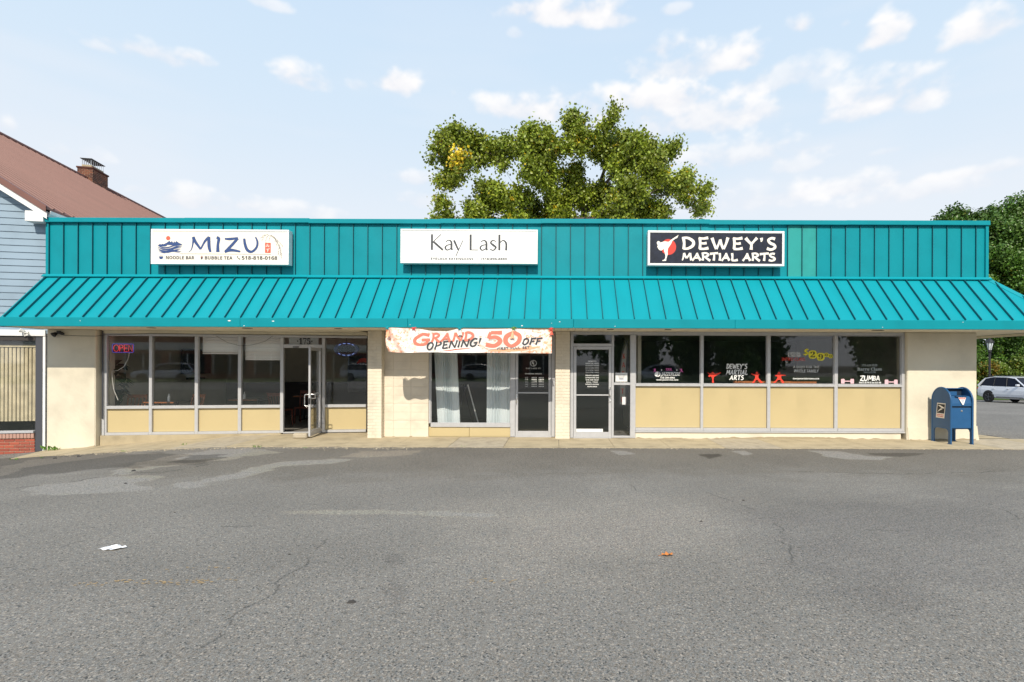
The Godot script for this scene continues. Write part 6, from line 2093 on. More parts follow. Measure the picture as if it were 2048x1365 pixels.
	neon.add_child(glow)
	glow.position = Vector3(0, 0, 0.03)
	# oval sign with dashes of blue light
	var oval := thing("oval_light_sign", "unlit-centred oval sign with short dashes of blue light", "sign", front_at(5.454, 2.101, -0.13), atan2(0.84, 5.91))
	var m := MB.new()
	m.lathe([Vector2(0, -0.02), Vector2(0.3, -0.02), Vector2(0.31, 0), Vector2(0.3, 0.012), Vector2(0, 0.012)], Vector3.ZERO, Vector3(0, 0, 1), 32)
	var body := obj("body", m, M["screen"], oval)
	body.scale = Vector3(1, 0.6, 1)
	var led := mat("light blue dash", lin(0.3, 0.4, 0.8), 0.4)
	led.emission_enabled = true
	led.emission = Color(0.55, 0.68, 1.0)
	led.emission_energy_multiplier = 0.7
	var ring := mat("sign blue", lin(0.008, 0.02, 0.11), 0.3)
	m = MB.new()
	for i in 40:
		var a := TAU * i / 40
		var b := TAU * (i + 1) / 40
		m.quad(Vector3(cos(a) * 0.3, sin(a) * 0.18, 0.014), Vector3(cos(a) * 0.22, sin(a) * 0.125, 0.014), Vector3(cos(b) * 0.22, sin(b) * 0.125, 0.014), Vector3(cos(b) * 0.3, sin(b) * 0.18, 0.014))
	obj("ring", m, ring, oval)
	for deg: float in [128, 102, 76, 52, 228, 256, 284, 310]:
		var a := deg_to_rad(deg)
		m = MB.new()
		m.ribbon([Vector2(cos(a - 0.13) * 0.255, sin(a - 0.13) * 0.15), Vector2(cos(a + 0.13) * 0.255, sin(a + 0.13) * 0.15)], 0.012, 0.018)
		obj("dash_lamp", m, led, oval)
	obj("chain", MB.new().tube([Vector3(0, 0.18, 0), Vector3(0, 0.4, 0)], 0.004, 4), M["wire"], oval)
	# --- eyelash studio: curtains and a folding board
	for q: Array in [[-2.946, -2.391, -2.826, -2.282, "pale sheer curtain at the left of the eyelash studio window"], [-1.642, -1.063, -1.654, -1.063, "pale sheer curtain at the right of the eyelash studio window"]]:
		m = MB.new()
		var nx := 64
		for i in nx:
			for j in 10:
				var cs := []
				for e: Array in [[i, j], [i + 1, j], [i + 1, j + 1], [i, j + 1]]:
					var u: float = float(e[0]) / nx
					var v: float = float(e[1]) / 10
					var x := lerpf(lerpf(q[2], q[3], u), lerpf(q[0], q[1], u), v)
					var amp := 0.024 * (0.6 + 0.5 * sin(u * 9.0 + q[0]))
					cs.append(Vector3(x, 0.06 + v * 2.44, -12.84 + amp * sin(u * 62.0 + 1.5 * sin(u * 11.0) + 0.6 * sin(v * 3.0)) + 0.02 * sin(v * 2.0)))
				m.quad(cs[0], cs[1], cs[2], cs[3])
		tag(obj("curtain", m, M["curtain cloth"]), q[4], "curtain", "sheer curtains in the studio window")
	var af := thing("folding_board", "black folding board with one pale edge between the studio curtains", "board", Vector3(-2.35, 0.02, -13.75), 0.35)
	for q: Array in [[-0.33, "black metal", "white enamel"], [0.33, "black metal", "black metal"]]:
		m = MB.new()
		m.t = Transform3D(Basis(Vector3(1, 0, 0), 0.0), Vector3.ZERO)
		for x: float in [-0.3, 0.3]:
			m.tube([Vector3(0.02 * signf(q[0]), 1.2, x), Vector3(q[0], 0.0, x)], 0.018, 6)
		m.quad(Vector3(q[0] * 0.9, 0.12, -0.28), Vector3(q[0] * 0.9, 0.12, 0.28), Vector3(q[0] * 0.1, 1.15, 0.28), Vector3(q[0] * 0.1, 1.15, -0.28))
		obj("leaf_panel", m, M[q[1]], af)
	m = MB.new()
	m.tube([Vector3(0.03, 1.2, 0.31), Vector3(0.36, 0.0, 0.31)], 0.02, 6)
	obj("edge", m, M["white enamel"], af)
	# --- martial arts school: feather flag, notice, rail
	var flag := thing("feather_flag", "tall grey feather flag with red letters standing behind the sidelight", "flag", Vector3(1.829, 0.02, -13.1))
	obj("pole", MB.new().tube([Vector3(0.02, 0, 0), Vector3(0.02, 1.4, 0), Vector3(-0.0, 2.1, 0), Vector3(-0.08, 2.33, 0), Vector3(-0.16, 2.37, 0)], 0.012, 6), M["black metal"], flag)
	var fp := PackedVector2Array([Vector2(0.0, 0.7), Vector2(-0.26, 0.7), Vector2(-0.245, 1.5), Vector2(-0.2, 1.95), Vector2(-0.14, 2.18), Vector2(-0.03, 2.34), Vector2(0.0, 2.1)])
	obj("cloth", MB.new().prism(fp, -0.004, 0.004), M["flag edge"], flag)
	var fi := PackedVector2Array([Vector2(-0.09, 0.74), Vector2(-0.22, 0.74), Vector2(-0.21, 1.5), Vector2(-0.165, 1.95), Vector2(-0.10, 2.16), Vector2(-0.06, 2.24), Vector2(-0.06, 1.95), Vector2(-0.085, 1.5)])
	obj("cloth_field", MB.new().prism(fi, 0.0045, 0.006), M["flag cloth"], flag)
	var fl := ["K", "A", "R", "A", "T", "E"]
	for i in 6:
		text("lettering", fl[i], serif_bold, Vector3(-0.125 - 0.008 * i, 1.93 - i * 0.215, 0.008), 0.075, 0.12, M["ink red"], flag)
	var note := thing("paper_notice", "white paper notice taped inside the sidelight by the flag", "notice", Vector3(1.567, 1.443, -12.485))
	bx("sheet", Vector3(-0.14, -0.105, -0.002), Vector3(0.14, 0.105, 0.0), M["paper"], note, 0)
	for i in 3:
		bx("print", Vector3(-0.09 + 0.01 * i, 0.055 - i * 0.03, 0.0005), Vector3(0.09 - 0.012 * i, 0.061 - i * 0.03, 0.0012), M["ink grey"], note, 0)
	bx("print", Vector3(-0.05, -0.05, 0.0005), Vector3(0.05, -0.03, 0.0012), M["ink navy"], note, 0)
	var leaf2 := bx("leaflet", Vector3(-0.04, -0.09, -0.001), Vector3(0.04, 0.09, 0.001), M["paper"])
	leaf2.position = Vector3(1.627, 0.888, -12.49)
	tag(leaf2, "narrow white leaflet low on the sidelight below the notice", "leaflet")
	var rail := thing("exercise_rail", "low orange wooden rail behind the middle martial arts windows", "rail", Vector3(5.222, 0.02, -12.585))
	bx("rail", Vector3(-0.98, 1.285, -0.045), Vector3(0.98, 1.34, 0.045), M["orange wood"], rail, 0.008)
	for x: float in [-0.92, 0.3, 0.93]:
		bx("post", Vector3(x - 0.03, 0, -0.04), Vector3(x + 0.03, 1.283, 0.04), M["orange wood"], rail)
	# cable along the soffit and the black flood lamp on the left pier
	obj("cable", MB.new().tube([Vector3(-11.430, 2.376, -12.31), Vector3(-11.024, 2.363, -12.312), Vector3(-10.675, 2.360, -12.315), front_at(0.076, 2.40, 0.03), front_at(0.534, 2.415, 0.02), front_at(1.019, 2.445, 0.02), front_at(2.116, 2.44, 0.02), front_at(3.927, 2.45, 0.02), front_at(5.573, 2.44, 0.02), front_at(5.969, 2.45, 0.02)], 0.005, 5), M["wire"])
	tag(get_node("cable"), "thin dark cable running along the top of noodle bar windows", "cable")
	obj("cable", MB.new().tube([front_at(2.473, 2.40, 0.012), front_at(2.731, 2.24, 0.012), front_at(3.013, 2.165, 0.02), front_at(3.297, 2.19, 0.02), front_at(3.582, 2.28, 0.02), front_at(3.755, 2.41, 0.012)], 0.004, 5), M["wire"])
	tag(get_node("cable_001"), "dark cable sagging in a loop across two windows beside door", "cable")
	var bl := thing("flood_lamp", "black flood lamp under the soffit on the left end pier", "light fitting", Vector3(-11.546, 2.43, -12.33))
	bx("bracket", Vector3(-0.05, -0.02, 0.0), Vector3(0.05, 0.05, 0.02), M["black metal"], bl)
	m = MB.new()
	m.lathe([Vector2(0, -0.03), Vector2(0.035, -0.02), Vector2(0.06, 0.06), Vector2(0.052, 0.06), Vector2(0, 0.03)], Vector3(-0.03, -0.02, 0.06), Vector3(-0.3, -0.6, 0.75).normalized(), 12)
	m.lathe([Vector2(0, -0.05), Vector2(0.03, -0.03), Vector2(0.036, 0.07), Vector2(0.018, 0.12), Vector2(0, 0.12)], Vector3(0.06, 0.0, 0.05), Vector3(0.95, -0.22, 0.2).normalized(), 10)
	obj("lamp_head", m, M["black metal"], bl)

func make_car() -> void:
	# heading +x in its own frame, wheels on y = 0; parked nose towards the street
	var root := thing("parked_car", "silver sport utility car parked on the lot beyond the mailbox", "car", Vector3(31.22, -0.748, -37.0), -deg_to_rad(86.0))
	root.rotation.z = 0.02
	var paint: Material = M["silver paint"]
	# sections: x, half width, sill height, belt height; the body is lofted between them
	var sec := [[-1.0, 0.80, 0.55, 0.95], [-0.95, 0.92, 0.42, 1.12], [-0.6, 0.99, 0.34, 1.16], [0.0, 1.0, 0.30, 1.15], [1.0, 1.0, 0.28, 1.13], [2.1, 1.0, 0.28, 1.11], [2.7, 1.0, 0.30, 1.09], [3.3, 0.98, 0.32, 1.05], [3.75, 0.93, 0.36, 0.99], [4.02, 0.84, 0.42, 0.92], [4.1, 0.74, 0.5, 0.82]]
	var ring := func(s: Array) -> Array:
		var w: float = s[1]
		var lo: float = s[2]
		var hi: float = s[3]
		var o := []
		for q: Array in [[0.90, 0.0], [0.985, 0.10], [1.0, 0.35], [0.985, 0.66], [0.955, 0.80], [0.93, 0.93], [0.86, 1.0], [0.4, 1.03]]:
			o.append(Vector3(s[0], lerpf(lo, hi, q[1]), w * q[0]))
		for i in range(7, -1, -1):
			o.append(Vector3(o[i].x, o[i].y, -o[i].z))
		return o
	var m := MB.new()
	for i in sec.size() - 1:
		var a: Array = ring.call(sec[i])
		var b: Array = ring.call(sec[i + 1])
		for j in a.size():
			var jj := (j + 1) % a.size()
			m.out([a[j], b[j], b[jj], a[jj]], Vector3((a[0].x + b[0].x) / 2, 0.7, 0))
	for s: Array in [sec[0], sec[-1]]:
		var a: Array = ring.call(s)
		for j in range(1, a.size() - 1):
			m.out([a[0], a[j], a[j + 1]], Vector3(1.5, 0.7, 0))
	obj("body", m, paint, root)
	# cabin: roof and pillars over dark glass
	var cab := [[-0.86, 1.16, 0.86, -0.50, 1.66, 0.70], [0.2, 1.15, 0.90, 0.2, 1.765, 0.72], [1.2, 1.13, 0.90, 1.15, 1.745, 0.70], [2.55, 1.09, 0.86, 1.72, 1.66, 0.66]]
	m = MB.new()
	for i in 3:
		var a: Array = cab[i]
		var b: Array = cab[i + 1]
		for s: int in [1, -1]:
			m.out([Vector3(a[0], a[1], a[2] * s), Vector3(b[0], b[1], b[2] * s), Vector3(b[3], b[4], b[5] * s), Vector3(a[3], a[4], a[5] * s)], Vector3(0.8, 1.3, 0))
	m.out([Vector3(2.55, 1.09, 0.86), Vector3(2.55, 1.09, -0.86), Vector3(1.72, 1.66, -0.66), Vector3(1.72, 1.66, 0.66)], Vector3(0.8, 1.3, 0))
	m.out([Vector3(-0.86, 1.16, 0.86), Vector3(-0.86, 1.16, -0.86), Vector3(-0.5, 1.66, -0.7), Vector3(-0.5, 1.66, 0.7)], Vector3(0.8, 1.3, 0))
	obj("window", m, M["car glass"], root)
	m = MB.new()
	for i in 3:
		var a: Array = cab[i]
		var b: Array = cab[i + 1]
		m.out([Vector3(a[3] - (0.12 if i == 0 else 0.0), a[4], a[5]), Vector3(b[3], b[4], b[5]), Vector3(b[3], b[4] + 0.03, b[5] - 0.12), Vector3(a[3], a[4] + 0.04, a[5] - 0.12)], Vector3(0.8, 1.3, 0))
		m.out([Vector3(a[3] - (0.12 if i == 0 else 0.0), a[4], -a[5]), Vector3(b[3], b[4], -b[5]), Vector3(b[3], b[4] + 0.03, -b[5] + 0.12), Vector3(a[3], a[4] + 0.04, -a[5] + 0.12)], Vector3(0.8, 1.3, 0))
		m.out([Vector3(a[3], a[4] + 0.04, a[5] - 0.12), Vector3(b[3], b[4] + 0.03, b[5] - 0.12), Vector3(b[3], b[4] + 0.03, -b[5] + 0.12), Vector3(a[3], a[4] + 0.04, -a[5] + 0.12)], Vector3(0.8, 1.0, 0))
		for s: int in [1, -1]:
			m.tube([Vector3(a[3], a[4] - 0.01, a[5] * s), Vector3(b[3], b[4] - 0.01, b[5] * s)], 0.035, 6)
	for s: int in [1, -1]:
		m.tube([Vector3(2.62, 1.08, 0.88 * s), Vector3(2.1, 1.42, 0.77 * s), Vector3(1.70, 1.665, 0.66 * s)], 0.045, 6)
		m.tube([Vector3(-0.9, 1.14, 0.88 * s), Vector3(-0.68, 1.42, 0.79 * s), Vector3(-0.5, 1.665, 0.70 * s)], [0.09, 0.08, 0.05], 6)
	obj("roof", m, paint, root)
	m = MB.new()
	for s: int in [1, -1]:
		m.tube([Vector3(0.32, 1.14, 0.905 * s), Vector3(0.3, 1.73, 0.735 * s)], 0.022, 5)
		m.tube([Vector3(1.3, 1.13, 0.905 * s), Vector3(1.18, 1.72, 0.725 * s)], 0.026, 5)
		m.tube([Vector3(-0.4, 1.83, 0.62 * s), Vector3(0.3, 1.86, 0.63 * s), Vector3(1.3, 1.83, 0.61 * s)], 0.018, 5)
	obj("pillar", m, M["black metal"], root)
	for s: int in [1, -1]:
		m = MB.new()
		m.box(Vector3(2.12, 1.13, 0.92 * s - 0.02), Vector3(2.28, 1.27, 1.12 * s), 0.03)
		obj("mirror", m, paint, root)
		m = MB.new()
		m.box(Vector3(0.62, 0.37, 1.0 * s - 0.012), Vector3(2.52, 0.41, 1.0 * s + 0.012), 0.004)
		obj("side_strip", m, M["black metal"], root)
		for x: float in [0.28, 1.36]:
			m = MB.new()
			m.box(Vector3(x, 0.93, 0.985 * s - 0.02), Vector3(x + 0.2, 0.965, 0.985 * s + 0.03), 0.008)
			obj("door_handle", m, paint, root)
	for x: float in [0.0, 3.1]:
		for s: int in [1, -1]:
			m = MB.new()
			m.lathe([Vector2(0, 0), Vector2(0.44, 0), Vector2(0.44, 0.014), Vector2(0, 0.014)], Vector3(x, 0.40, 0.985 * s), Vector3(0, 0, s), 24)
			obj("wheel_arch", m, M["black rubber"], root)
			var wh := part("wheel", root, Vector3(x, 0.375, 0.86 * s))
			m = MB.new()
			m.lathe([Vector2(0.25, 0.0), Vector2(0.36, 0.02), Vector2(0.375, 0.06), Vector2(0.375, 0.15), Vector2(0.35, 0.17), Vector2(0.25, 0.165)], Vector3.ZERO, Vector3(0, 0, s), 24)
			obj("tyre", m, M["black rubber"], wh)
			m = MB.new()
			m.lathe([Vector2(0, 0.14), Vector2(0.06, 0.155), Vector2(0.07, 0.13), Vector2(0.2, 0.12), Vector2(0.25, 0.16), Vector2(0.26, 0.165)], Vector3.ZERO, Vector3(0, 0, s), 24)
			for k in 5:
				var a := TAU * k / 5
				m.tube([Vector3(cos(a) * 0.05, sin(a) * 0.05, 0.155 * s), Vector3(cos(a) * 0.24, sin(a) * 0.24, 0.165 * s)], 0.02, 5)
			obj("rim", m, M["charcoal paint"], wh)
	for s: int in [1, -1]:
		bx("headlight", Vector3(3.86, 0.80, 0.62 * s - 0.14), Vector3(4.03, 0.90, 0.62 * s + 0.14), M["lamp glass"], root, 0.03)
	bx("grille", Vector3(4.02, 0.60, -0.36), Vector3(4.115, 0.86, 0.36), M["black metal"], root, 0.03)
	bx("tail_light", Vector3(-1.0, 0.92, 0.55), Vector3(-0.93, 1.02, 0.9), M["ink red"], root, 0.02)
	bx("tail_light", Vector3(-1.0, 0.92, -0.9), Vector3(-0.93, 1.02, -0.55), M["ink red"], root, 0.02)
	# copies of the car, added across the street only for the window reflections
	for q: Array in [[-24.0, 31.5, 3.1, "silver car at the left of three added across the street"], [-9.0, 31.8, 0.0, "silver car in the middle of three added across the street"], [12.0, 31.4, 3.2, "silver car at the right of three added across the street"]]:
		var c := root.duplicate()
		c.name = numbered("parked_car")
		add_child(c)
		c.position = Vector3(q[0], 0.02, q[1])
		c.rotation = Vector3(0, q[2], 0)
		c.set_meta("label", q[3])
		c.set_meta("group", "cars added across the street for reflections")

func make_lamp_post() -> void:
	var d := 41.5
	var base := -0.82
	var root := thing("street_lamp", "black lamp post with lantern head in front of the ivy bank", "lamp post", Vector3(34.061, base, -d))
	var m := MB.new()
	m.lathe([Vector2(0.19, 0), Vector2(0.19, 0.25), Vector2(0.12, 0.45), Vector2(0.085, 0.7), Vector2(0.07, 3.6), Vector2(0.12, 3.68), Vector2(0.12, 3.74), Vector2(0.06, 3.8), Vector2(0, 3.8)], Vector3.ZERO, Vector3.UP, 14)
	obj("post", m, M["black metal"], root)
	m = MB.new()
	m.lathe([Vector2(0.12, 3.84), Vector2(0.25, 4.42), Vector2(0, 4.42)], Vector3.ZERO, Vector3.UP, 8)
	obj("lantern_glass", m, M["lamp glass"], root)
	m = MB.new()
	for k in 8:
		var a := TAU * k / 8 + 0.2
		m.tube([Vector3(cos(a) * 0.125, 3.82, sin(a) * 0.125), Vector3(cos(a) * 0.258, 4.43, sin(a) * 0.258)], 0.016, 4)
	m.lathe([Vector2(0.3, 4.42), Vector2(0.3, 4.47), Vector2(0.16, 4.66), Vector2(0.06, 4.74), Vector2(0.03, 4.86), Vector2(0, 4.88)], Vector3.ZERO, Vector3.UP, 14)
	m.lathe([Vector2(0.06, 3.78), Vector2(0.14, 3.82), Vector2(0.13, 3.85), Vector2(0, 3.85)], Vector3.ZERO, Vector3.UP, 12)
	obj("lantern_frame", m, M["black metal"], root)

func leaf_cluster(n: int, spread: float, size: float, seed_: int) -> ArrayMesh:
	# a sprig: n folded leaves round a point
	var r := RandomNumberGenerator.new()
	r.seed = seed_
	var m := MB.new()
	for i in n:
		var o := Vector3(r.randfn(), r.randfn() * 0.8, r.randfn()) * spread * 0.5
		var dir := Vector3(r.randfn(), r.randfn() * 0.6 - 0.5, r.randfn()).normalized()
		var side := dir.cross(Vector3(r.randfn(), r.randfn(), r.randfn())).normalized()
		var nn := dir.cross(side).normalized()
		var l := size * r.randf_range(0.75, 1.25)
		m.col = Color.WHITE * r.randf_range(0.75, 1.2)
		var a := o
		var b := o + dir * l * 0.45 + side * l * 0.42 + nn * l * 0.1
		var c := o + dir * l
		var d := o + dir * l * 0.45 - side * l * 0.42 + nn * l * 0.1
		m.tri(a, b, c)
		m.tri(a, c, d)
	return m.mesh()

func foliage(root: Node3D, called: String, blobs: Array, mesh: Mesh, mt: Material, per_m3: float, tint: Color, seed_: int, sub := 9) -> void:
	# blobs: [centre, radius vector, tint or null]; sprigs gather into twig ends inside each blob, leaving gaps between
	var r := RandomNumberGenerator.new()
	r.seed = seed_
	var places := []
	var shades := []
	for b: Array in blobs:
		var rad: Vector3 = b[1]
		var vol := rad.x * rad.y * rad.z * 4.19
		var total := int(vol * per_m3)
		for s in sub:
			var dir := Vector3(r.randfn(), r.randfn(), r.randfn()).normalized()
			var c: Vector3 = b[0] + dir * rad * (0.25 + 0.65 * sqrt(r.randf()))
			var sr := r.randf_range(0.26, 0.46)
			var tone := r.randf_range(0.78, 1.22)
			for i in total / sub:
				var q := Vector3(r.randfn(), r.randfn(), r.randfn()).normalized() * pow(r.randf(), 0.45)
				var at := c + q * rad * sr
				var k := tone * r.randf_range(0.8, 1.2)
				var tc: Color = b[2] if b.size() > 2 and b[2] != null and r.randf() < 0.75 else tint
				if r.randf() < 0.02:
					tc = Color(2.6, 1.5, 0.6)
				shades.append(Color(tc.r * k * r.randf_range(0.9, 1.12), tc.g * k, tc.b * k))
				places.append(Transform3D(Basis.from_euler(Vector3(r.randf() * TAU, r.randf() * TAU, r.randf() * TAU)).scaled(Vector3.ONE * r.randf_range(0.8, 1.25)), at))
	var mm := MultiMesh.new()
	mm.transform_format = MultiMesh.TRANSFORM_3D
	mm.use_colors = true
	mm.mesh = mesh
	mm.instance_count = places.size()
	for i in places.size():
		mm.set_instance_transform(i, places[i])
		mm.set_instance_color(i, shades[i])
	var o := MultiMeshInstance3D.new()
	o.name = called
	o.multimesh = mm
	o.material_override = mt
	root.add_child(o, true)
	tag(o, "", "", "", "stuff")

func limb(m: MB, a: Vector3, b: Vector3, r0: float, r1: float, r: RandomNumberGenerator, sides := 7) -> Array:
	var pts := []
	var rad := []
	var k := 6
	var bend := Vector3(r.randf_range(-1, 1), r.randf_range(0.1, 0.8), r.randf_range(-1, 1)) * a.distance_to(b) * 0.09
	for i in k + 1:
		var f := float(i) / k
		pts.append(a.lerp(b, f) + bend * sin(f * PI) + Vector3(r.randf_range(-1, 1), r.randf_range(-1, 1), r.randf_range(-1, 1)) * r0 * 0.3 * sin(f * PI))
		rad.append(lerpf(r0, r1, pow(f, 0.8)))
	m.tube(pts, rad, sides)
	return pts

func tree(called: String, label: String, group: String, base: Vector3, fork: Vector3, r0: float, blobs: Array, mesh: Mesh, mt: Material, per_m3: float, tint: Color, seed_: int, sub := 9) -> Node3D:
	var root := thing(called, label, "tree", base, 0.0, group)
	var r := RandomNumberGenerator.new()
	r.seed = seed_ * 3 + 1
	var trunk := MB.new()
	limb(trunk, Vector3(0, -0.2, 0), fork - base, r0, r0 * 0.75, r, 10)
	obj("trunk", trunk, M["bark"], root)
	var arms := MB.new()
	var mains := []
	var sorted := blobs.duplicate()
	sorted.sort_custom(func(a, b): return a[0].distance_to(fork) < b[0].distance_to(fork))
	var tips := [[fork - base, r0 * 0.7]]
	for b: Array in sorted:
		var to: Vector3 = b[0] - base
		var best: Array = tips[0]
		var cost := 1e9
		for t: Array in tips:
			var dd: float = t[0].distance_to(to) + (0.0 if t[0].y < to.y + 0.3 else 2.0) + t[0].distance_to(tips[0][0]) * 0.25
			if dd < cost:
				cost = dd
				best = t
		var ra: float = best[1] * 0.72
		var pts := limb(arms, best[0], to, ra, ra * 0.55, r)
		tips.append([to, ra * 0.62])
		tips.append([pts[3], ra * 0.8])
		for k in 4:
			var dir := Vector3(r.randfn(), r.randfn() * 0.7 + 0.3, r.randfn()).normalized()
			limb(arms, pts[r.randi_range(3, 6)], to + dir * b[1] * 0.8, ra * 0.3, 0.012, r, 5)
	obj("branches", arms, M["bark"], root)
	var moved_blobs := []
	for b: Array in blobs:
		var c := b.duplicate()
		c[0] = b[0] - base
		moved_blobs.append(c)
	foliage(root, "foliage", moved_blobs, mesh, mt, per_m3, tint, seed_, sub)
	return root

func make_greenery() -> void:
	# --- the big tree behind the shops
	var sprig := leaf_cluster(10, 0.25, 0.128, 3)
	var b := []
	var gold := Color(3.1, 1.75, 0.6)
	for q: Array in [
		[Vector3(-4.988, 10.745, -22.500), 0.75], [Vector3(-4.351, 11.172, -22.500), 0.8], [Vector3(-3.632, 11.317, -22.000), 0.85], [Vector3(-3.184, 11.070, -22.500), 0.9], [Vector3(-4.458, 10.216, -22.500), 0.8], [Vector3(-3.425, 9.574, -22.000), 0.45], [Vector3(-2.175, 9.942, -22.600), 0.42], [Vector3(-2.080, 10.607, -22.500), 0.5], [Vector3(-3.660, 9.887, -21.200), 0.55, gold], [Vector3(-4.523, 9.509, -22.300), 0.7], [Vector3(-2.491, 10.657, -22.000), 0.85], [Vector3(-1.910, 10.989, -22.500), 0.8], [Vector3(-1.245, 10.951, -22.000), 0.75], [Vector3(-0.722, 11.078, -22.500), 0.8],
		[Vector3(-1.038, 10.558, -22.000), 0.8], [Vector3(-0.415, 10.664, -22.000), 0.95], [Vector3(-0.042, 11.208, -22.500), 0.75], [Vector3(0.685, 12.494, -22.000), 0.56], [Vector3(0.830, 12.080, -22.000), 0.6], [Vector3(0.726, 11.706, -22.000), 0.6], [Vector3(0.830, 11.457, -22.000), 0.55], [Vector3(0.830, 11.083, -22.000), 0.9], [Vector3(1.702, 11.626, -22.000), 0.6], [Vector3(2.146, 11.720, -22.300), 0.6], [Vector3(2.356, 11.553, -22.300), 0.7], [Vector3(2.388, 12.239, -22.600), 0.4], [Vector3(1.954, 10.796, -21.800), 0.9], [Vector3(2.735, 11.218, -22.300), 0.9], [Vector3(3.217, 11.341, -22.000), 0.7], [Vector3(3.804, 11.222, -22.400), 0.65], [Vector3(3.979, 10.761, -22.200), 0.8], [Vector3(4.628, 10.593, -22.300), 0.65], [Vector3(4.774, 9.748, -22.000), 0.7],
		[Vector3(3.245, 10.169, -21.500), 0.9], [Vector3(3.890, 9.533, -21.700), 0.95], [Vector3(2.747, 9.992, -22.400), 0.85], [Vector3(-0.204, 9.687, -21.600), 1.0], [Vector3(-1.038, 9.624, -22.000), 0.8], [Vector3(0.637, 10.128, -22.500), 0.85], [Vector3(0.000, 8.901, -22.000), 1.1], [Vector3(1.024, 9.114, -21.700), 0.85], [Vector3(-1.047, 8.649, -22.200), 1.0], [Vector3(0.208, 7.968, -22.000), 1.1], [Vector3(1.919, 9.424, -22.600), 0.9], [Vector3(2.649, 8.678, -21.600), 1.05], [Vector3(3.576, 8.696, -22.300), 1.0], [Vector3(1.851, 7.917, -21.800), 1.0], [Vector3(3.142, 7.826, -22.200), 1.1], [Vector3(4.151, 8.189, -22.000), 0.9],
		[Vector3(4.877, 9.126, -22.000), 0.75], [Vector3(5.575, 9.019, -22.300), 0.62], [Vector3(6.123, 8.923, -22.000), 0.55], [Vector3(6.538, 8.779, -22.000), 0.5], [Vector3(6.074, 8.359, -22.200), 0.42], [Vector3(-4.774, 8.677, -22.000), 0.55], [Vector3(-4.712, 8.007, -22.200), 0.75], [Vector3(-2.968, 8.793, -21.700), 0.75], [Vector3(-2.262, 8.519, -21.800), 0.95], [Vector3(-3.113, 8.164, -22.000), 0.95], [Vector3(-1.675, 8.018, -22.200), 1.0], [Vector3(-3.943, 7.746, -22.000), 0.8], [Vector3(-1.426, 8.867, -21.600), 0.7]]:
		var rr: float = q[1]
		b.append([q[0] + Vector3(0, -0.12, rng.randf_range(-1.3, 1.3)), Vector3(rr, rr * 0.86, rr * 1.15) * 0.70, q[2] if q.size() > 2 else null])
	# lower crown, mostly hidden by the building
	for q: Array in [[Vector3(-2.283, 6.506, -22.000), 1.5], [Vector3(0.217, 6.733, -23.000), 1.6], [Vector3(2.698, 6.524, -22.000), 1.5]]:
		b.append([q[0], Vector3(q[1], q[1], q[1]), null])
	tree("big_tree", "large spreading green tree with yellowing patches rising behind the shop roof", "", Vector3(1.2, -0.4, -25.6), Vector3(1.179, 7.880, -25.000), 0.42, b, sprig, M["leaf"], 245.0, Color(1.0, 1.0, 1.0), 5, 10)
	# bare limbs crossing the gaps of the crown
	# --- trees and bank at the right
	var big := leaf_cluster(9, 0.42, 0.2, 8)
	var dark: Material = M["dark leaf"]
	var sets := [
		["bank_tree", "dark green tree whose top shows just over the parapet's right end", Vector3(38.5, -0.8, -48), [[Vector3(33.632, 14.206, -46.000), 1.0], [Vector3(34.804, 14.644, -46.000), 1.2], [Vector3(36.410, 14.788, -46.500), 1.1], [Vector3(34.283, 13.383, -46.000), 1.6], [Vector3(36.019, 13.389, -46.000), 1.8], [Vector3(36.085, 12.926, -45.000), 2.2], [Vector3(38.221, 14.757, -47.000), 1.0]]],
		["bank_tree", "tall dark tree filling the sky at the right photo edge", Vector3(43, -0.8, -47), [[Vector3(38.406, 14.656, -46.000), 1.1], [Vector3(38.717, 15.058, -45.000), 1.2], [Vector3(39.736, 15.699, -45.000), 1.0], [Vector3(40.118, 15.063, -45.000), 1.3], [Vector3(38.208, 13.358, -45.000), 1.7], [Vector3(38.811, 13.312, -44.000), 1.7], [Vector3(36.943, 11.853, -44.000), 2.3], [Vector3(38.811, 11.860, -44.000), 2.4], [Vector3(40.472, 13.941, -44.000), 2.0], [Vector3(41.094, 11.453, -44.000), 2.8]]],
		["bank_tree", "leafy green tree whose lower crown hangs behind canopy's right end", Vector3(37.5, -0.8, -45), [[Vector3(35.495, 10.404, -43.000), 1.9], [Vector3(36.915, 10.003, -43.000), 2.0], [Vector3(38.132, 9.602, -43.000), 2.0], [Vector3(35.698, 8.376, -43.000), 1.9], [Vector3(37.321, 7.976, -43.000), 2.1], [Vector3(35.906, 6.868, -44.000), 1.8], [Vector3(37.344, 5.996, -43.500), 2.0], [Vector3(38.538, 6.763, -43.000), 2.2], [Vector3(36.509, 5.286, -45.000), 2.0], [Vector3(38.208, 4.443, -45.000), 1.8], [Vector3(39.906, 4.662, -45.000), 1.9], [Vector3(37.689, 9.434, -47.000), 2.4]]]]
	for i in sets.size():
		var s: Array = sets[i]
		b = []
		for q: Array in s[3]:
			b.append([q[0], Vector3(q[1], q[1] * 0.85, q[1]) * 0.9, null])
		tree(s[0], s[1], "trees on the bank beyond the lot", s[2], s[2] + Vector3(0, 4.5, 0), 0.3, b, big, dark, 34.0, [Color(0.85, 0.95, 0.9), Color(0.95, 1.0, 0.9), Color(1.0, 1.1, 0.9)][i], 31 + i, 7)
	# shrubs and ivy on the bank behind the car
	var small := leaf_cluster(10, 0.30, 0.15, 13)
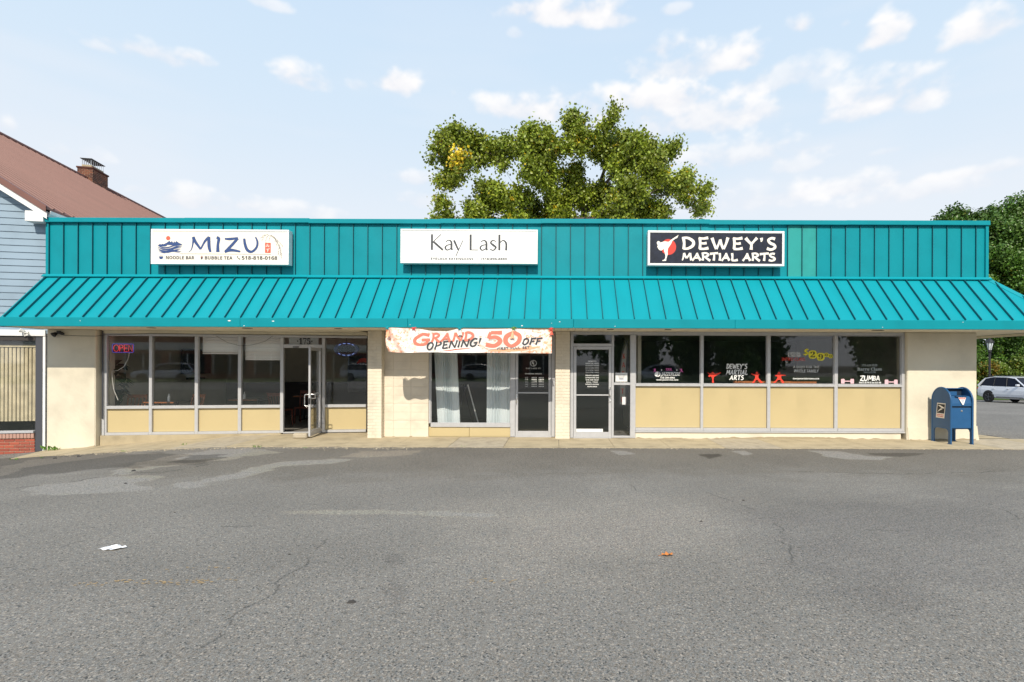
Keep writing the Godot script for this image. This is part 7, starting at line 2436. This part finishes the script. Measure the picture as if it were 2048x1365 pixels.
	var bush := [[Vector3(34.723, 1.882, -43.200), 1.25, "reddening ivy bush next to the wall's right edge"], [Vector3(35.698, 1.561, -43.000), 1.15, "green and orange ivy bush behind the lamp post foot"], [Vector3(36.834, 1.768, -43.000), 1.3, "bright green ivy bush behind the car's roof"], [Vector3(37.617, 1.570, -42.600), 1.3, "orange flecked ivy bush at the right photo edge"], [Vector3(36.347, 3.157, -44.800), 1.5, "shaded green bush under the canopy's right end"], [Vector3(37.995, 3.169, -45.000), 1.7, "dark bush behind the lantern of the street lamp"], [Vector3(39.517, 3.168, -44.800), 1.8, "dark green bush beside the lantern at far right"], [Vector3(39.092, 1.696, -42.500), 1.7, "ivy bush just past the right photo edge"]]
	for i in bush.size():
		var q: Array = bush[i]
		var at: Vector3 = q[0]
		at.y = -0.9
		var root := thing("ivy_bush", q[2], "bush", at, 0.0, "bushes on the bank behind the car")
		var bl := []
		var rr := RandomNumberGenerator.new()
		rr.seed = 200 + i
		var top: float = q[0].y + 0.9
		for k in 7:
			bl.append([Vector3(rr.randf_range(-0.9, 0.9), top * rr.randf_range(0.35, 1.05), rr.randf_range(-0.6, 0.6)), Vector3.ONE * q[1] * rr.randf_range(0.5, 0.75), Color(2.4, 1.1, 0.9) if i < 4 and k % 5 == 0 else null])
		obj("stems", MB.new().tube([Vector3(0, -0.2, 0), Vector3(0.1, top * 0.5, 0), Vector3(-0.1, top, 0.1)], [0.06, 0.04, 0.01], 5), M["bark"], root)
		foliage(root, "foliage", bl, small, M["ivy leaf"] if i < 4 or i == 7 else dark, 70.0, Color(1.1, 1.15, 0.9) if i < 4 else Color(0.9, 1, 0.9), 300 + i, 8)
	# grass strip behind the car
	var g := MB.new()
	for i in 20:
		var x0 := 27.0 + i * 1.6
		g.quad(Vector3(x0, -0.79, -40.4), Vector3(x0 + 1.6, -0.79, -40.4), Vector3(x0 + 1.6, -0.2, -47), Vector3(x0, -0.2, -47))
		g.quad(Vector3(x0, -0.2, -47), Vector3(x0 + 1.6, -0.2, -47), Vector3(x0 + 1.6, 3.0, -62), Vector3(x0, 3.0, -62))
	tag(obj("grass_bank", g, M["grass"]), "green grassy bank rising behind the parked car", "bank", "", "structure")
	# weeds along the joints
	rng.seed = 44
	for q: Array in [[[-11.557, 12.129], 0.10, "clump of green weeds at the foot of the left end pier", 26], [[-10.857, 10.636], 0.045, "small weed at the pavement's far left corner", 12], [[-10.307, 10.649], 0.035, "small weed in the pavement edge, second from far left", 10], [[-8.875, 10.913], 0.035, "low weed on the pavement edge below the neon sign window", 10], [[-8.099, 11.539], 0.04, "thin weed standing in a pavement joint near the third window", 8], [[-6.099, 10.847], 0.05, "low weed at the pavement edge before the noodle bar door", 14], [[-5.076, 10.805], 0.03, "tiny weed at the pavement edge right of the doorstop stone", 8], [[-1.912, 11.074], 0.03, "tiny dark weed at a joint below the eyelash studio window", 8]]:
		var x: float = q[0][0]
		var d: float = q[0][1]
		var m := MB.new()
		for i in q[3]:
			var a := rng.randf() * TAU
			var h: float = q[1] * rng.randf_range(0.5, 1.3)
			var o := Vector3(rng.randf_range(-1, 1) * q[1] * 1.6, 0, rng.randf_range(-0.4, 0.4) * q[1])
			var tip := o + Vector3(cos(a) * h * 0.8, h, sin(a) * h * 0.6)
			var sd := Vector3(-sin(a), 0, cos(a)) * h * 0.18
			var mid := o.lerp(tip, 0.55) + Vector3.UP * h * 0.15
			m.col = Color.WHITE * rng.randf_range(0.7, 1.3)
			m.tri(o, mid - sd, mid + sd)
			m.tri(mid - sd, tip, mid + sd)
		tag(obj("weed", m, M["weed leaf"], null, Vector3(x, ground_y(x, d) + 0.008, -d)), q[2], "weed", "weeds along the pavement")

func make_litter() -> void:
	# crumpled sheet of white paper
	var m := MB.new()
	rng.seed = 3
	var w := -3.642
	var a: Array = [-4.176, 4.886]
	var b: Array = [-4.021, 4.968]
	var c := Vector3((a[0] + b[0]) / 2, 0.004, -(a[1] + b[1]) / 2)
	var hx: float = (b[0] - a[0]) / 2
	var n := 6
	for i in n:
		for j in 3:
			var q := []
			for e: Array in [[i, j], [i + 1, j], [i + 1, j + 1], [i, j + 1]]:
				var u: float = e[0] / float(n) * 2 - 1
				var v: float = e[1] / 3.0 * 2 - 1
				var hgt := 0.007 + 0.006 * sin(e[0] * 2.1 + e[1] * 1.3) + 0.004 * cos(e[0] * 1.1 - e[1] * 2.0)
				q.append(Vector3(u * hx + v * 0.03, hgt, -v * 0.055 * (1.0 - 0.25 * u) + 0.02 * u))
			m.quad(q[0], q[1], q[2], q[3])
	tag(obj("paper_scrap", m, M["paper"], null, c), "white scrap of paper lying on the asphalt at left", "litter")
	# one dry leaf
	var s: Array = [1.024, 4.783]
	m = MB.new()
	var pts := [Vector3(-0.055, 0.008, 0.0), Vector3(-0.035, 0.02, 0.02), Vector3(-0.01, 0.012, 0.024), Vector3(0.012, 0.028, 0.03), Vector3(0.03, 0.014, 0.018), Vector3(0.058, 0.024, 0.012), Vector3(0.044, 0.012, -0.006), Vector3(0.05, 0.022, -0.03), Vector3(0.016, 0.010, -0.02), Vector3(-0.01, 0.03, -0.034), Vector3(-0.024, 0.012, -0.016), Vector3(-0.05, 0.02, -0.02)]
	for i in pts.size():
		m.tri(Vector3(0, 0.006, 0), pts[i], pts[(i + 1) % pts.size()])
	m.tube([Vector3(-0.05, 0.008, 0), Vector3(-0.085, 0.004, 0.01)], 0.002, 4)
	var lf := mat("dry leaf", lin(0.48, 0.17, 0.035), 0.7)
	tag(obj("fallen_leaf", m, lf, null, Vector3(s[0], 0.003, -s[1])), "curled orange dry leaf lying on the asphalt at right", "leaf")
	# dark crumbs of tar and stones
	var st := [[[-1.462, 3.827], 0.022, "dark flat stone on the asphalt, lower centre of the photo"], [[-2.394, 4.787], 0.010, "small dark pebble upper right of the paper scrap"], [[2.411, 6.761], 0.014, "thin dark twig-like crumb on the asphalt, right half"], [[1.621, 5.844], 0.014, "dark crumb on the asphalt above the dry leaf"], [[-4.392, 6.125], 0.010, "dark pebble on the asphalt above the paper scrap"], [[-6.770, 8.523], 0.03, "dark lump of tar on the left pale patch's upper edge"], [[-6.149, 7.597], 0.018, "small dark lump of tar within the left pale patch"], [[-9.508, 10.587], 0.035, "dark lump of asphalt by the pavement's left edge"], [[-9.906, 10.500], 0.03, "flat dark lump of asphalt near the left weeds"]]
	for q: Array in st:
		m = MB.new()
		var r: float = q[1]
		var ring := []
		for i in 7:
			var an := TAU * i / 7
			ring.append(Vector3(cos(an) * r * rng.randf_range(1.1, 1.9), 0, sin(an) * r * rng.randf_range(0.6, 1.1)))
		for i in 7:
			m.out([ring[i], ring[(i + 1) % 7], Vector3(ring[(i + 1) % 7].x * 0.5, r * 0.7, ring[(i + 1) % 7].z * 0.5), Vector3(ring[i].x * 0.5, r * 0.7, ring[i].z * 0.5)], Vector3.DOWN * 0.1)
			m.out([Vector3(ring[i].x * 0.5, r * 0.7, ring[i].z * 0.5), Vector3(ring[(i + 1) % 7].x * 0.5, r * 0.7, ring[(i + 1) % 7].z * 0.5), Vector3(0, r * 0.8, 0)], Vector3.DOWN * 0.1)
		tag(obj("stone", m, M["crack"], null, Vector3(q[0][0], ground_y(q[0][0], q[0][1]) + 0.001, -q[0][1])), q[2], "stone")
	# grit washed up along the edge of the pavement
	rng.seed = 58
	var grit := MultiMesh.new()
	grit.transform_format = MultiMesh.TRANSFORM_3D
	grit.use_colors = true
	var peb := MB.new()
	peb.box(Vector3(-0.5, -0.3, -0.5), Vector3(0.5, 0.3, 0.5), 0.22)
	grit.mesh = peb.mesh()
	grit.instance_count = 1500
	for i in 1500:
		var gx := rng.randf_range(-10.2, -3.0) if i % 3 < 2 else rng.randf_range(-3.0, 10.4)
		var gd := 11.02 - absf(rng.randfn()) * (0.13 if gx < -3.0 else 0.05)
		var gs := rng.randf_range(0.006, 0.02)
		grit.set_instance_transform(i, Transform3D(Basis(Vector3.UP, rng.randf() * TAU).scaled(Vector3(gs * rng.randf_range(0.8, 1.6), gs, gs)), Vector3(gx, ground_y(gx, gd) + gs * 0.15, -gd)))
		var gt := rng.randf_range(0.35, 1.0)
		grit.set_instance_color(i, Color(gt, gt * 0.95, gt * 0.85))
	var gm := mat("grit", lin(0.52, 0.48, 0.40), 0.95)
	gm.vertex_color_use_as_albedo = true
	var gi := MultiMeshInstance3D.new()
	gi.name = "grit"
	gi.multimesh = grit
	gi.material_override = gm
	add_child(gi)
	tag(gi, "loose pale grit along the pavement edge", "grit", "", "stuff")
	# concrete doorstop
	m = MB.new()
	m.box(Vector3(-0.17, 0.0, -0.09), Vector3(0.15, 0.115, 0.09), 0.022)
	var ds := obj("doorstop_stone", m, M["pale concrete"], null, Vector3(-5.86, 0.014, -12.26))
	ds.rotation.y = 0.06
	tag(ds, "rough concrete block propping the open glass door", "doorstop")

func make_opposite() -> void:
	# what stands across the street and shows only in the window panes
	tag(sheet("street", -120, 120, -29, -13, 20, 0.004, M["street asphalt"]), "pale asphalt street behind the camera", "road", "", "structure")
	var line := MB.new()
	for k: float in [-0.12, 0.12]:
		line.quad(Vector3(-120, 0.012, 21.05 + k), Vector3(120, 0.012, 21.05 + k), Vector3(120, 0.012, 20.95 + k), Vector3(-120, 0.012, 20.95 + k))
	tag(obj("centre_line", line, M["old yellow paint"]), "double yellow line along the street behind the camera", "road marking", "", "structure")
	tag(sheet("verge", -120, 120, -60, -29, 20, 0.02, M["grass"]), "green verge across the street behind the camera", "verge", "", "structure")
	var b := thing("opposite_building", "long low dark brick building across the street, seen in reflections", "building", Vector3(-14, 0, 44))
	bx("wall", Vector3(-22, 0, 0), Vector3(16, 5.2, 14), M["red brick 2"], b)
	bx("band", Vector3(-22, 3.3, -0.2), Vector3(16, 4.2, -0.01), M["white trim"], b)
	for k in 8:
		var x := -20.0 + k * 4.4
		bx("window", Vector3(x, 0.6, -0.08), Vector3(x + 3.4, 2.9, -0.01), M["car glass"], b, 0)
		bx("window_frame", Vector3(x - 0.12, 0.5, -0.12), Vector3(x, 3.0, -0.01), M["white trim"], b)
		bx("window_frame", Vector3(x + 1.62, 0.5, -0.12), Vector3(x + 1.74, 3.0, -0.081), M["white trim"], b)
	var big := leaf_cluster(8, 0.9, 0.5, 18)
	var spots := [[-46.0, 40.0, "round tree far left across the street"], [8.0, 40.0, "full tree across the street behind the camera"], [17.0, 37.0, "broad tree across the street, second of the row"], [27.0, 41.0, "tall tree across the street, third of the row"], [38.0, 38.0, "round tree across the street, fourth of the row"], [50.0, 41.0, "wide tree across the street, last of the row"]]
	for i in spots.size():
		var q: Array = spots[i]
		var base := Vector3(q[0], 0, q[1])
		var bl := []
		var rr := RandomNumberGenerator.new()
		rr.seed = 400 + i
		for k in 9:
			bl.append([base + Vector3(rr.randf_range(-3.6, 3.6), rr.randf_range(1.6, 8.5), rr.randf_range(-2.5, 2.5)), Vector3.ONE * rr.randf_range(1.6, 2.5), null])
		tree("street_tree", q[2], "trees across the street", base, base + Vector3(0, 2.6, 0), 0.25, bl, big, M["dark leaf"], 5.0, Color(1, 1, 0.9), 500 + i, 6)
